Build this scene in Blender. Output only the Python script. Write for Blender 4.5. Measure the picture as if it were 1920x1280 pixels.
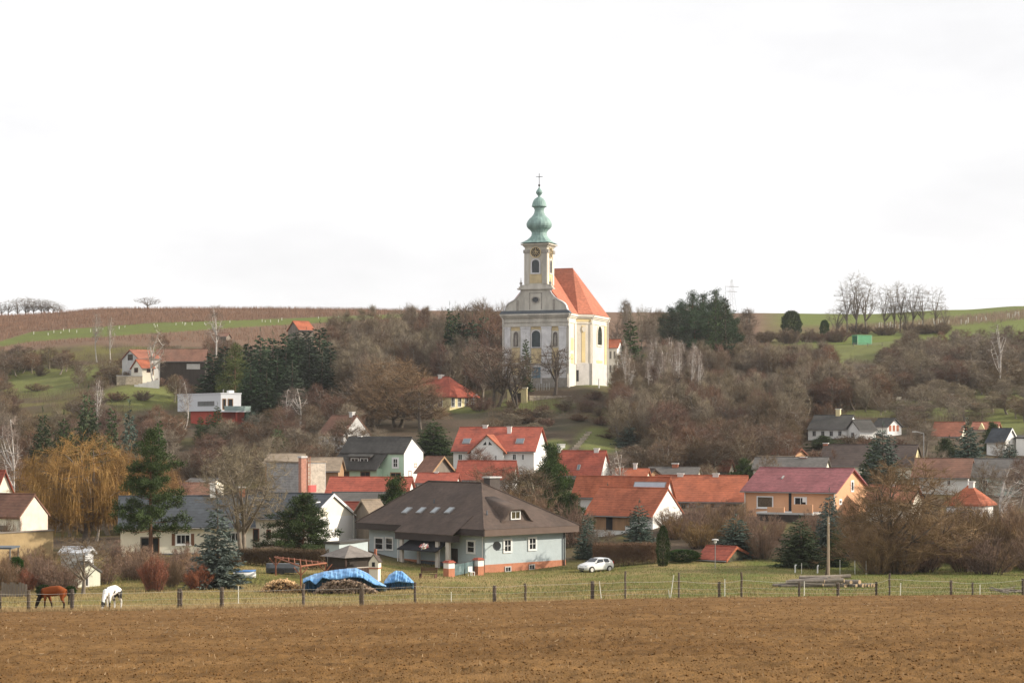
import bpy, math, random
import numpy as np
from mathutils import Vector, Matrix

# ------------------------------------------------------------------ camera, sky, sun, exposure
F = 3600.0          # focal length in photograph pixels (photograph 1920 x 1280)
HZ = 800.0          # pixel row of the horizon
CAMZ = 16.0         # eye height above the valley floor
scene = bpy.context.scene
for o in list(bpy.data.objects):
    bpy.data.objects.remove(o)
cam_d = bpy.data.cameras.new('camera')
cam = bpy.data.objects.new('camera', cam_d)
scene.collection.objects.link(cam)
cam.location = (0, 0, CAMZ)
cam.rotation_euler = (math.pi / 2, 0, 0)
cam_d.sensor_width = 36.0
cam_d.lens = 36.0 * F / 1920.0
cam_d.shift_y = (HZ - 640.0) / 1920.0
cam_d.clip_start = 0.5
cam_d.clip_end = 20000
scene.camera = cam

SUN_EL = math.radians(24)
SUN_DIR = Vector((math.cos(SUN_EL), 0.03 * math.cos(SUN_EL), math.sin(SUN_EL))).normalized()   # towards the sun
world = bpy.data.worlds.new('World')
scene.world = world
world.use_nodes = True
wn, wl = world.node_tree.nodes, world.node_tree.links
wn.clear()
w_out = wn.new('ShaderNodeOutputWorld')
w_bg = wn.new('ShaderNodeBackground')
w_sky = wn.new('ShaderNodeTexSky')
w_sky.sky_type = 'NISHITA'
w_sky.sun_disc = False
w_sky.sun_elevation = SUN_EL
w_sky.sun_rotation = math.atan2(SUN_DIR.x, SUN_DIR.y)
w_sky.dust_density = 3.0
w_tc = wn.new('ShaderNodeTexCoord')
w_map = wn.new('ShaderNodeMapping')
w_map.inputs['Scale'].default_value = (1.0, 1.0, 3.2)
w_noise = wn.new('ShaderNodeTexNoise')
w_noise.inputs['Scale'].default_value = 3.0
w_noise.inputs['Detail'].default_value = 6
w_noise.inputs['Roughness'].default_value = 0.55
w_ramp = wn.new('ShaderNodeValToRGB')
w_ramp.color_ramp.elements[0].position = 0.36
w_ramp.color_ramp.elements[0].color = (8.75, 8.7, 8.78, 1)
w_ramp.color_ramp.elements[1].position = 0.56
w_ramp.color_ramp.elements[1].color = (10.2, 10.15, 10.2, 1)
w_mix = wn.new('ShaderNodeMixRGB')      # thin bright cloud veil over the blue
w_mix.inputs['Fac'].default_value = 0.93
wl.new(w_tc.outputs['Generated'], w_map.inputs['Vector'])
wl.new(w_map.outputs['Vector'], w_noise.inputs['Vector'])
wl.new(w_noise.outputs['Fac'], w_ramp.inputs['Fac'])
wl.new(w_sky.outputs['Color'], w_mix.inputs['Color1'])
wl.new(w_ramp.outputs['Color'], w_mix.inputs['Color2'])
wl.new(w_mix.outputs['Color'], w_bg.inputs['Color'])
w_bg.inputs['Strength'].default_value = 0.095
wl.new(w_bg.outputs['Background'], w_out.inputs['Surface'])

sun_d = bpy.data.lights.new('sun', 'SUN')
sun_d.energy = 5.0
sun_d.angle = math.radians(0.9)
sun_d.color = (1.0, 0.90, 0.76)
sun = bpy.data.objects.new('sun', sun_d)
scene.collection.objects.link(sun)
sun.rotation_euler = (-SUN_DIR).to_track_quat('-Z', 'Y').to_euler()
vs = scene.view_settings
vs.view_transform = 'Standard'
vs.look = 'None'
vs.exposure = 0.27
vs.gamma = 1.0
vs.use_curve_mapping = False

# ------------------------------------------------------------------ helpers
COL = scene.collection
RNG = np.random.default_rng(11)
rnd = random.Random(5)

def at(px, py, d):
    """world point seen at photograph pixel (px, py) at depth d"""
    return Vector(((px - 960.0) / F * d, d, CAMZ + (HZ - py) / F * d))

def tag(o, label=None, cat=None, group=None, kind=None):
    if label: o['label'] = label
    if cat: o['category'] = cat
    if group: o['group'] = group
    if kind: o['kind'] = kind
    return o

def empty(name, loc, rz=0.0):
    o = bpy.data.objects.new(name, None)
    o.empty_display_size = 0.5
    o.location = loc
    o.rotation_euler = (0, 0, rz)
    COL.objects.link(o)
    return o

def link(name, mesh, parent=None, mats=None):
    o = bpy.data.objects.new(name, mesh)
    COL.objects.link(o)
    if parent is not None: o.parent = parent
    return o

def np_mesh(name, v, f, mat=None, smooth=False):
    """mesh from numpy arrays; f is (n,3) or (n,4)"""
    v = np.ascontiguousarray(v, dtype=np.float32)
    f = np.ascontiguousarray(f, dtype=np.int32)
    k = f.shape[1]
    me = bpy.data.meshes.new(name)
    me.vertices.add(len(v)); me.vertices.foreach_set('co', v.ravel())
    me.loops.add(f.size); me.loops.foreach_set('vertex_index', f.ravel())
    me.polygons.add(len(f))
    me.polygons.foreach_set('loop_start', np.arange(0, f.size, k, dtype=np.int32))
    if smooth: me.polygons.foreach_set('use_smooth', np.ones(len(f), dtype=bool))
    me.update(calc_edges=True)
    if mat is not None: me.materials.append(mat)
    return me

class MB:
    """collects simple shapes into one mesh"""
    def __init__(s): s.v = []; s.f = []
    def add(s, vs_, fs):
        b = len(s.v); s.v += [tuple(p) for p in vs_]; s.f += [tuple(i + b for i in q) for q in fs]
        return s
    def box(s, x0, y0, z0, x1, y1, z1):
        return s.add([(x0,y0,z0),(x1,y0,z0),(x1,y1,z0),(x0,y1,z0),(x0,y0,z1),(x1,y0,z1),(x1,y1,z1),(x0,y1,z1)],
                     [(3,2,1,0),(4,5,6,7),(0,1,5,4),(1,2,6,5),(2,3,7,6),(3,0,4,7)])
    def prism(s, a, b):
        """two rings of equal length -> closed solid"""
        n = len(a)
        fs = [tuple(reversed(range(n))), tuple(range(n, 2*n))]
        fs += [(i, (i+1) % n, n + (i+1) % n, n + i) for i in range(n)]
        return s.add(list(a) + list(b), fs)
    def loft(s, rings, cap=True):
        n = len(rings[0]); vs_ = [p for r in rings for p in r]; fs = []
        for k in range(len(rings) - 1):
            for i in range(n):
                j = (i + 1) % n
                fs.append((k*n+i, k*n+j, (k+1)*n+j, (k+1)*n+i))
        if cap:
            fs.append(tuple(reversed(range(n)))); m = (len(rings)-1)*n
            fs.append(tuple(range(m, m+n)))
        return s.add(vs_, fs)
    def lathe(s, prof, n=12, c=(0,0), rot=0.0, sq=None, seam=0.0):
        """prof: [(r, z)]; sq: list of squareness per ring"""
        rings = []
        for k, (r, z) in enumerate(prof):
            q = sq[k] if sq else 0.0
            ring = []
            for i in range(n):
                t = rot + 2*math.pi*i/n
                m = max(abs(math.cos(t-rot)), abs(math.sin(t-rot)))
                rr = r / (m ** q) * (1 + (seam if i % 2 else 0.0))
                ring.append((c[0] + rr*math.cos(t), c[1] + rr*math.sin(t), z))
            rings.append(ring)
        return s.loft(rings)
    def tube(s, p0, p1, r0, r1=None, n=6):
        p0, p1 = Vector(p0), Vector(p1); r1 = r0 if r1 is None else r1
        d = (p1 - p0)
        if d.length < 1e-6: return s
        d.normalize()
        u = d.cross(Vector((0,0,1)) if abs(d.z) < .95 else Vector((1,0,0))).normalized(); w = d.cross(u)
        a = [p0 + (u*math.cos(2*math.pi*i/n) + w*math.sin(2*math.pi*i/n))*r0 for i in range(n)]
        b = [p1 + (u*math.cos(2*math.pi*i/n) + w*math.sin(2*math.pi*i/n))*r1 for i in range(n)]
        return s.prism(a, b)
    def path(s, pts, r, n=5):
        for a, b in zip(pts[:-1], pts[1:]): s.tube(a, b, r, r, n)
        return s
    def extr(s, fr, pts, d0, d1):
        """polygon pts (s,z) in wall frame fr, from offset d0 to d1 along the outward normal"""
        return s.prism([fr.p(a, z, d0) for a, z in pts], [fr.p(a, z, d1) for a, z in pts])
    def ring(s, fr, outer, inner, d0, d1):
        n = len(outer); vs_ = []
        for d in (d0, d1):
            vs_ += [fr.p(a, z, d) for a, z in outer] + [fr.p(a, z, d) for a, z in inner]
        fs = []
        for i in range(n):
            j = (i+1) % n
            fs += [(i, j, n+j, n+i), (2*n+i, 2*n+j, 3*n+j, 3*n+i), (i, j, 2*n+j, 2*n+i), (n+i, n+j, 3*n+j, 3*n+i)]
        return s.add(vs_, fs)
    def build(s, name, mat, parent=None, smooth=False, bevel=0.0):
        me = bpy.data.meshes.new(name)
        me.from_pydata(s.v, [], s.f)
        import bmesh
        bm = bmesh.new(); bm.from_mesh(me)
        bmesh.ops.recalc_face_normals(bm, faces=bm.faces)
        if bevel > 0:
            bmesh.ops.remove_doubles(bm, verts=bm.verts, dist=1e-5)
            bmesh.ops.bevel(bm, geom=list(bm.edges), offset=bevel, segments=2, affect='EDGES', clamp_overlap=True)
        bm.to_mesh(me); bm.free()
        if smooth:
            for p in me.polygons: p.use_smooth = True
        me.materials.append(mat)
        return link(name, me, parent)

class Frame:
    def __init__(s, o, sd, n): s.o, s.s, s.n = Vector(o), Vector(sd), Vector(n)
    def p(s, a, z, d=0.0):
        q = s.o + s.s*a + s.n*d
        return (q.x, q.y, q.z + z)

def rect(a0, z0, a1, z1): return [(a0, z0), (a1, z0), (a1, z1), (a0, z1)]
def arch(a0, z0, a1, z1, n=8, rise=None):
    """rectangle with a rounded head; z1 is the crown"""
    r = (a1 - a0) / 2; rise = r if rise is None else rise; c = (a0 + a1) / 2
    pts = [(a0, z0), (a1, z0)]
    pts += [(c + r*math.cos(t), z1 - rise + rise*math.sin(t)) for t in [math.pi*i/n for i in range(n+1)]]
    return pts
def inset(pts, k):
    ca = sum(p[0] for p in pts)/len(pts)
    a0, a1 = min(p[0] for p in pts), max(p[0] for p in pts); z0, z1 = min(p[1] for p in pts), max(p[1] for p in pts)
    ka = ((a1-a0)-2*k)/(a1-a0); kz = ((z1-z0)-2*k)/(z1-z0); zc = (z0+z1)/2; ac = (a0+a1)/2
    return [(ac+(a-ac)*ka, zc+(z-zc)*kz) for a, z in pts]

# ------------------------------------------------------------------ materials
def srgb(r, g, b):
    f = lambda c: (c/255/12.92) if c/255 <= .04045 else ((c/255+.055)/1.055)**2.4
    return (f(r), f(g), f(b))
_mats = {}
def mat(name, col, rough=0.85, var=0.18, scale=1.2, bump=0.0, bscale=12.0, rows=0.0, rowdepth=0.5, metal=0.0, dirt=0.0, rand=0.0,
        dirtcol=(0.12,0.10,0.08), streak=False, spec=0.3, col2=None, scale2=0.35, sheen=0):
    if name in _mats: return _mats[name]
    m = bpy.data.materials.new(name); m.use_nodes = True
    N, L = m.node_tree.nodes, m.node_tree.links
    b = N['Principled BSDF']
    b.inputs['Roughness'].default_value = rough; b.inputs['Metallic'].default_value = metal
    b.inputs['Specular IOR Level'].default_value = spec
    tc = N.new('ShaderNodeTexCoord')
    cur = None
    base = N.new('ShaderNodeRGB'); base.outputs[0].default_value = (*col, 1); cur = base.outputs[0]
    if col2 is not None:
        n2 = N.new('ShaderNodeTexNoise'); n2.inputs['Scale'].default_value = scale2; n2.inputs['Detail'].default_value = 5
        L.new(tc.outputs['Object'], n2.inputs['Vector'])
        r2 = N.new('ShaderNodeValToRGB'); r2.color_ramp.elements[0].position = .42; r2.color_ramp.elements[1].position = .6
        L.new(n2.outputs['Fac'], r2.inputs['Fac'])
        mx = N.new('ShaderNodeMixRGB'); L.new(r2.outputs['Color'], mx.inputs['Fac']); L.new(cur, mx.inputs['Color1'])
        mx.inputs['Color2'].default_value = (*col2, 1); cur = mx.outputs['Color']
    if var > 0:
        n = N.new('ShaderNodeTexNoise'); n.inputs['Scale'].default_value = scale; n.inputs['Detail'].default_value = 8; n.inputs['Roughness'].default_value = .65
        if streak:
            mp = N.new('ShaderNodeMapping'); mp.inputs['Scale'].default_value = (1, 1, .18); L.new(tc.outputs['Object'], mp.inputs['Vector']); L.new(mp.outputs['Vector'], n.inputs['Vector'])
        else: L.new(tc.outputs['Object'], n.inputs['Vector'])
        mr = N.new('ShaderNodeMapRange'); mr.inputs['From Min'].default_value = .3; mr.inputs['From Max'].default_value = .7
        mr.inputs['To Min'].default_value = 1-var; mr.inputs['To Max'].default_value = 1+var
        L.new(n.outputs['Fac'], mr.inputs['Value'])
        mu = N.new('ShaderNodeMixRGB'); mu.blend_type = 'MULTIPLY'; mu.inputs['Fac'].default_value = 1
        L.new(cur, mu.inputs['Color1']); L.new(mr.outputs['Result'], mu.inputs['Color2']); cur = mu.outputs['Color']
    if dirt > 0:
        n = N.new('ShaderNodeTexNoise'); n.inputs['Scale'].default_value = scale*.6; n.inputs['Detail'].default_value = 10; n.inputs['Roughness'].default_value = .72
        mp = N.new('ShaderNodeMapping'); mp.inputs['Scale'].default_value = (1, 1, .35); mp.inputs['Location'].default_value = (7, 3, 1)
        L.new(tc.outputs['Object'], mp.inputs['Vector']); L.new(mp.outputs['Vector'], n.inputs['Vector'])
        cr = N.new('ShaderNodeValToRGB'); cr.color_ramp.elements[0].position = .48; cr.color_ramp.elements[1].position = .72
        cr.color_ramp.elements[1].color = (dirt, dirt, dirt, 1)
        L.new(n.outputs['Fac'], cr.inputs['Fac'])
        mx = N.new('ShaderNodeMixRGB'); L.new(cr.outputs['Color'], mx.inputs['Fac']); L.new(cur, mx.inputs['Color1']); mx.inputs['Color2'].default_value = (*dirtcol, 1)
        cur = mx.outputs['Color']
    if rand > 0:
        oi = N.new('ShaderNodeObjectInfo')
        hs = N.new('ShaderNodeHueSaturation')
        a = N.new('ShaderNodeMapRange'); a.inputs['To Min'].default_value = 1-rand; a.inputs['To Max'].default_value = 1+rand
        L.new(oi.outputs['Random'], a.inputs['Value']); L.new(a.outputs['Result'], hs.inputs['Value'])
        mth = N.new('ShaderNodeMath'); mth.operation = 'MULTIPLY'; mth.inputs[1].default_value = 7.31; L.new(oi.outputs['Random'], mth.inputs[0])
        fr = N.new('ShaderNodeMath'); fr.operation = 'FRACT'; L.new(mth.outputs[0], fr.inputs[0])
        a2 = N.new('ShaderNodeMapRange'); a2.inputs['To Min'].default_value = .5-.012*rand*2; a2.inputs['To Max'].default_value = .5+.035*rand*2
        L.new(fr.outputs[0], a2.inputs['Value']); L.new(a2.outputs['Result'], hs.inputs['Hue'])
        a3 = N.new('ShaderNodeMapRange'); a3.inputs['To Min'].default_value = 1-rand*.8; a3.inputs['To Max'].default_value = 1+rand*.6
        L.new(fr.outputs[0], a3.inputs['Value']); L.new(a3.outputs['Result'], hs.inputs['Saturation'])
        L.new(cur, hs.inputs['Color']); cur = hs.outputs['Color']
    h = None
    if rows > 0:
        sx = N.new('ShaderNodeSeparateXYZ'); L.new(tc.outputs['Object'], sx.inputs[0])
        ml = N.new('ShaderNodeMath'); ml.operation = 'MULTIPLY'; ml.inputs[1].default_value = 1/rows; L.new(sx.outputs['Z'], ml.inputs[0])
        nz = N.new('ShaderNodeTexNoise'); nz.inputs['Scale'].default_value = 1.5; L.new(tc.outputs['Object'], nz.inputs['Vector'])
        ad = N.new('ShaderNodeMath'); ad.operation = 'ADD'; L.new(ml.outputs[0], ad.inputs[0]); L.new(nz.outputs['Fac'], ad.inputs[1])
        fr = N.new('ShaderNodeMath'); fr.operation = 'FRACT'; L.new(ad.outputs[0], fr.inputs[0])
        mr = N.new('ShaderNodeMapRange'); mr.inputs['From Max'].default_value = .35; mr.inputs['To Min'].default_value = 1-rowdepth; mr.inputs['To Max'].default_value = 1
        L.new(fr.outputs[0], mr.inputs['Value'])
        mu = N.new('ShaderNodeMixRGB'); mu.blend_type = 'MULTIPLY'; mu.inputs['Fac'].default_value = 1
        L.new(cur, mu.inputs['Color1']); L.new(mr.outputs['Result'], mu.inputs['Color2']); cur = mu.outputs['Color']
        # tile to tile tone
        vo = N.new('ShaderNodeTexVoronoi'); vo.inputs['Scale'].default_value = 2.6; L.new(tc.outputs['Object'], vo.inputs['Vector'])
        sp = N.new('ShaderNodeSeparateColor'); L.new(vo.outputs['Color'], sp.inputs[0])
        m3 = N.new('ShaderNodeMapRange'); m3.inputs['To Min'].default_value = .86; m3.inputs['To Max'].default_value = 1.12; L.new(sp.outputs[0], m3.inputs['Value'])
        mu2 = N.new('ShaderNodeMixRGB'); mu2.blend_type = 'MULTIPLY'; mu2.inputs['Fac'].default_value = 1
        L.new(cur, mu2.inputs['Color1']); L.new(m3.outputs['Result'], mu2.inputs['Color2']); cur = mu2.outputs['Color']
        h = fr.outputs[0]
    if bump > 0:
        n = N.new('ShaderNodeTexNoise'); n.inputs['Scale'].default_value = bscale; n.inputs['Detail'].default_value = 6
        L.new(tc.outputs['Object'], n.inputs['Vector'])
        bp = N.new('ShaderNodeBump'); bp.inputs['Strength'].default_value = bump; bp.inputs['Distance'].default_value = .05
        L.new(n.outputs['Fac'], bp.inputs['Height']); L.new(bp.outputs['Normal'], b.inputs['Normal'])
    L.new(cur, b.inputs['Base Color'])
    _mats[name] = m
    return m

def glass(name='window glass', col=(0.018, 0.021, 0.024), rough=.08):
    return mat(name, col, rough=rough, var=.5, scale=.6, spec=.5)

# ------------------------------------------------------------------ terrain
TERR = {
 -700: [(130,1153),(165,1105),(200,1060),(240,1010),(280,955),(320,905),(360,850),(420,790),(480,735),(540,680),(600,638),(660,612),(720,596)],
 0:    [(130,1151),(165,1103),(200,1055),(240,1010),(280,955),(320,905),(360,850),(420,790),(480,735),(540,680),(600,635),(660,608),(720,591)],
 230:  [(130,1149),(165,1100),(200,1045),(240,1005),(280,955),(320,905),(360,850),(420,785),(470,722),(490,712),(540,668),(600,625),(660,598),(720,578)],
 400:  [(130,1145),(165,1100),(200,1042),(240,1005),(280,950),(320,900),(360,845),(400,803),(420,790),(480,730),(540,672),(600,625),(660,598),(720,577)],
 600:  [(130,1141),(165,1104),(200,1050),(215,1020),(240,985),(280,935),(320,865),(360,815),(420,760),(480,715),(540,668),(600,632),(660,600),(720,578)],
 800:  [(130,1135),(165,1103),(200,1070),(240,1005),(280,925),(320,865),(360,815),(400,771),(440,735),(500,690),(560,645),(640,604),(720,582)],
 950:  [(130,1132),(165,1105),(200,1077),(240,1020),(280,935),(320,875),(360,820),(395,768),(412,742),(420,725),(450,727),(500,690),(560,650),(640,605),(720,583)],
 1100: [(130,1128),(165,1100),(200,1072),(240,1010),(280,935),(320,865),(350,822),(380,785),(400,757),(415,733),(424,721),(450,717),(500,688),(560,650),(640,607),(720,584)],
 1250: [(130,1125),(165,1095),(200,1062),(240,985),(280,930),(320,880),(360,830),(420,765),(480,710),(560,650),(640,608),(720,585)],
 1400: [(130,1123),(165,1095),(200,1062),(240,980),(280,920),(320,875),(360,830),(420,770),(480,715),(560,655),(640,612),(720,586)],
 1600: [(130,1121),(165,1096),(200,1066),(240,975),(280,905),(320,860),(350,822),(380,790),(420,750),(480,705),(560,650),(590,637),(640,612),(720,588)],
 1800: [(130,1119),(165,1096),(200,1068),(240,990),(280,915),(320,860),(360,808),(400,762),(440,730),(500,690),(560,648),(640,605),(720,580)],
 1920: [(130,1119),(165,1096),(200,1070),(240,990),(280,915),(320,860),(360,805),(400,758),(440,725),(500,685),(560,640),(640,600),(720,573)],
 2700: [(130,1117),(165,1096),(200,1070),(240,990),(280,915),(320,860),(360,805),(400,758),(440,722),(500,680),(560,632),(640,590),(720,562)],
}
_cols = sorted(TERR)
_dg = np.arange(0, 821, 2.0)
_tab = []
for c in _cols:
    pts = TERR[c]
    ds = np.array([p[0] for p in pts], float); zs = (HZ - np.array([p[1] for p in pts], float)) / F * ds
    k = (zs[0] + 1.7) / 130.0
    ds = np.concatenate([[0, 60], ds, [760, 821]]); zs = np.concatenate([[-1.7, -1.7 + k*60], zs, [zs[-1] + .2, zs[-1] - 4]])
    z = np.interp(_dg, ds, zs)
    ker = np.hanning(11); ker /= ker.sum()
    zz = np.convolve(np.pad(z, 5, mode='edge'), ker, mode='valid')
    zz[:5] = z[:5]
    _tab.append(zz)
_tab = np.array(_tab)

def lattice(seed, n=256):
    return np.random.default_rng(seed).random((n, n))
_lat = [lattice(s) for s in range(6)]
def vnoise(x, y, k=0):
    """smooth value noise, period 256"""
    L = _lat[k % 6]; xi = np.floor(x).astype(int); yi = np.floor(y).astype(int); fx = x - xi; fy = y - yi
    fx = fx*fx*(3-2*fx); fy = fy*fy*(3-2*fy)
    a = L[xi % 256, yi % 256]; b = L[(xi+1) % 256, yi % 256]; c = L[xi % 256, (yi+1) % 256]; d = L[(xi+1) % 256, (yi+1) % 256]
    return (a*(1-fx)+b*fx)*(1-fy) + (c*(1-fx)+d*fx)*fy
def fbm(x, y, k=0, o=4):
    s = 0; a = .5; t = 0
    for i in range(o):
        s = s + a*vnoise(x*2**i + 17*i, y*2**i + 5*i, k+i); t += a; a *= .55
    return s/t

def ground_np(X, Y):
    X = np.asarray(X, float); Y = np.asarray(Y, float)
    u = np.clip(X/np.maximum(Y, 1.0)*F + 960, _cols[0], _cols[-1])
    d = np.clip(Y, 0, 820)
    ci = np.clip(np.searchsorted(_cols, u, side='right') - 1, 0, len(_cols)-2)
    ca = np.array(_cols, float); t = (u - ca[ci])/(ca[ci+1]-ca[ci]); t = t*t*(3-2*t)
    di = np.clip((d/2).astype(int), 0, len(_dg)-2); fd = d/2 - di
    za = _tab[ci, di]*(1-fd) + _tab[ci, di+1]*fd; zb = _tab[ci+1, di]*(1-fd) + _tab[ci+1, di+1]*fd
    z = za*(1-t) + zb*t
    far = np.clip((Y-820)/900.0, 0, 1); z = z*(1-far) - 5*far
    amp = np.clip((Y-150)/200, 0, 1)*np.clip((1200-Y)/400, 0, 1)
    z = z + amp*(fbm(X/22+50, Y/22+50, 1) - .5)*1.6*(1-np.clip((Y-650)/60, 0, 1)*.7)
    return z + CAMZ
def ground(X, Y): return float(ground_np(np.array([X]), np.array([Y]))[0])
# ------------------------------------------------------------------ ground sheet
def pix(X, Y, Z):
    return X/np.maximum(Y, 1)*F + 960, HZ - (Z - CAMZ)/np.maximum(Y, 1)*F

def blob(px, py, cx, cy, rx, ry, k=2.0):
    return np.clip(1.6 - ((px-cx)/rx)**2 - ((py-cy)/ry)**2, 0, 1)

def cover(X, Y, Z):
    """land cover colour (grass, litter, tilled soil) at a place"""
    px, py = pix(X, Y, Z)
    n1 = fbm(X/9, Y/9, 0); n2 = fbm(X/2.6+9, Y/3.4, 2); n3 = fbm(X/30+3, Y/30, 3)
    C = np.empty(X.shape + (3,))
    def lerp(a, b, t): return a + (b-a)*t[..., None]
    straw = np.array([.27,.20,.085]); olive = np.array([.150,.135,.038]); green = np.array([.108,.128,.032])
    litter = np.array([.088,.064,.044]); dark = np.array([.050,.045,.028]); soil = np.array([.16,.088,.042])
    # meadow
    t = np.clip((n1-.5)*3.2+.5 + (n2-.5)*1.2, 0, 1)
    M = lerp(np.broadcast_to(straw, C.shape), olive, t)
    gr = np.clip((px-850)/900, 0, 1)*.75 + np.clip((Y-158)/50, 0, 1)*.25
    M = lerp(M, green, np.clip(gr + (n2-.55)*1.8, 0, 1)*.85)
    M = lerp(M, straw, np.clip((142-Y + (n1-.5)*14)/8, 0, 1)*np.clip((1150-px)/300+.35, 0, 1))
    # village gardens
    V = lerp(np.broadcast_to(litter, C.shape), olive*.8, np.clip((n1-.45)*4, 0, 1)*.8)
    # hillside
    H = lerp(np.broadcast_to(litter, C.shape), dark, np.clip((n1-.5)*3+.3, 0, 1))
    H = lerp(H, olive*.7, np.clip((n3-.56)*6, 0, 1)*.7)
    H = lerp(H, olive, np.clip((420-px)/160, 0, 1)*np.clip((Y-400)/40, 0, 1)*np.clip((n1-.36)*4, 0, 1)*.75)
    C[:] = lerp(M, V, np.clip((Y-203 + (n1-.5)*10)/6, 0, 1))
    C[:] = lerp(C.copy(), H, np.clip((Y-318 + (n1-.5)*20)/14, 0, 1))
    g = np.zeros(X.shape)
    for (cx, cy, rx, ry) in [(70,715,85,26),(265,745,80,22),(150,700,50,14),(20,700,40,20),(1120,712,60,12),(1125,826,42,24),(1042,836,24,12),
                             (1000,760,70,14),(1640,655,95,22),(1545,672,48,24),(1880,740,55,18),(1890,790,40,26),(1650,775,80,7),(1790,772,70,8),(1700,756,60,5),(860,768,60,6)]:
        g = np.maximum(g, blob(px, py, cx, cy, rx, ry))
    g = np.where((Y > 325) & (Y < 640), g, 0)
    C[:] = lerp(C.copy(), np.array([.135,.150,.045]), np.clip(g*(.55+.9*n2), 0, 1)*.85)
    # hill top fields
    top = np.clip((Y-(560 + (n3-.5)*30))/8, 0, 1)
    T = np.empty_like(C); T[:] = np.array([.165,.105,.070])          # vineyard soil and leaf litter
    wedge_lo = np.interp(px, [0,60,300,480,740,800], [650,640,624,612,597,590]); wedge_hi = np.interp(px, [0,60,300,480,740,800], [640,622,604,599,589,590])
    wg = np.clip((wedge_lo-py)/2+.5, 0, 1)*np.clip((py-wedge_hi)/2+.5, 0, 1)*np.clip((790-px)/20, 0, 1)
    T = lerp(T, green*1.05, wg*np.clip(.75+.5*n2, 0, 1))
    rg = np.clip((px-1420)/60, 0, 1)
    T = lerp(T, green*1.15, rg*np.clip(.8+.5*n2, 0, 1))
    strip = np.interp(px, [1560,1700,1800,1920], [618,612,602,588])
    T = lerp(T, np.array([.13,.085,.05]), rg*np.clip(1.3-np.abs(py-strip)/9, 0, 1)*.8)
    C[:] = lerp(C.copy(), T, top)
    return np.clip(C*(.86+.28*n2)[..., None], 0, 1)

def vcol_mat(name, bump=.6, bscale=6, fine=2.5):
    m = bpy.data.materials.new(name); m.use_nodes = True
    N, L = m.node_tree.nodes, m.node_tree.links; b = N['Principled BSDF']
    b.inputs['Roughness'].default_value = .95; b.inputs['Specular IOR Level'].default_value = .1
    a = N.new('ShaderNodeVertexColor'); a.layer_name = 'cover'
    tc = N.new('ShaderNodeTexCoord')
    n = N.new('ShaderNodeTexNoise'); n.inputs['Scale'].default_value = fine; n.inputs['Detail'].default_value = 9; n.inputs['Roughness'].default_value = .75
    L.new(tc.outputs['Object'], n.inputs['Vector'])
    mr = N.new('ShaderNodeMapRange'); mr.inputs['From Min'].default_value = .3; mr.inputs['From Max'].default_value = .7; mr.inputs['To Min'].default_value = .6; mr.inputs['To Max'].default_value = 1.4
    L.new(n.outputs['Fac'], mr.inputs['Value'])
    mu = N.new('ShaderNodeMixRGB'); mu.blend_type = 'MULTIPLY'; mu.inputs['Fac'].default_value = 1
    L.new(a.outputs['Color'], mu.inputs['Color1']); L.new(mr.outputs['Result'], mu.inputs['Color2']); L.new(mu.outputs['Color'], b.inputs['Base Color'])
    n2 = N.new('ShaderNodeTexNoise'); n2.inputs['Scale'].default_value = bscale; n2.inputs['Detail'].default_value = 8; L.new(tc.outputs['Object'], n2.inputs['Vector'])
    bp = N.new('ShaderNodeBump'); bp.inputs['Strength'].default_value = bump; bp.inputs['Distance'].default_value = .12
    L.new(n2.outputs['Fac'], bp.inputs['Height']); L.new(bp.outputs['Normal'], b.inputs['Normal'])
    return m

def grid_mesh(name, pxs, ds, zoff, m, colour=None, wob=None):
    P, D = np.meshgrid(pxs, ds)
    X = (P-960)/F*np.maximum(D, 60); Y = D.astype(float)
    if wob is not None: X = X + wob[0](X, Y); Y = Y + wob[1](X, Y)
    Z = ground_np(X, Y) + (zoff(X, Y) if callable(zoff) else zoff)
    nr, nc = P.shape
    v = np.stack([X, Y, Z], -1).reshape(-1, 3)
    i = np.arange(nr*nc).reshape(nr, nc)
    f = np.stack([i[:-1,:-1], i[:-1,1:], i[1:,1:], i[1:,:-1]], -1).reshape(-1, 4)
    me = np_mesh(name, v, f, m, smooth=True)
    if colour is not None:
        c = colour(X, Y, Z).reshape(-1, 3)
        at_ = me.color_attributes.new('cover', 'FLOAT_COLOR', 'POINT')
        at_.data.foreach_set('color', np.concatenate([c, np.ones((len(c),1))], 1).astype(np.float32).ravel())
    return me

ground_mat = vcol_mat('ground cover')
gp = np.concatenate([np.arange(-5200, -240, 160), np.arange(-240, 2170, 10), np.arange(2170, 7200, 160)])
gd = np.concatenate([np.arange(-80, 120, 12), np.arange(120, 205, 1.0), np.arange(205, 480, 2.0), np.arange(480, 760, 3.0), np.arange(760, 1000, 20), np.array([1000, 1300, 1800, 2600, 4000, 7000, 12000])])
g_me = grid_mesh('ground', gp, gd, 0.0, ground_mat, cover)
tag(link('ground', g_me), kind='structure')

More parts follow.
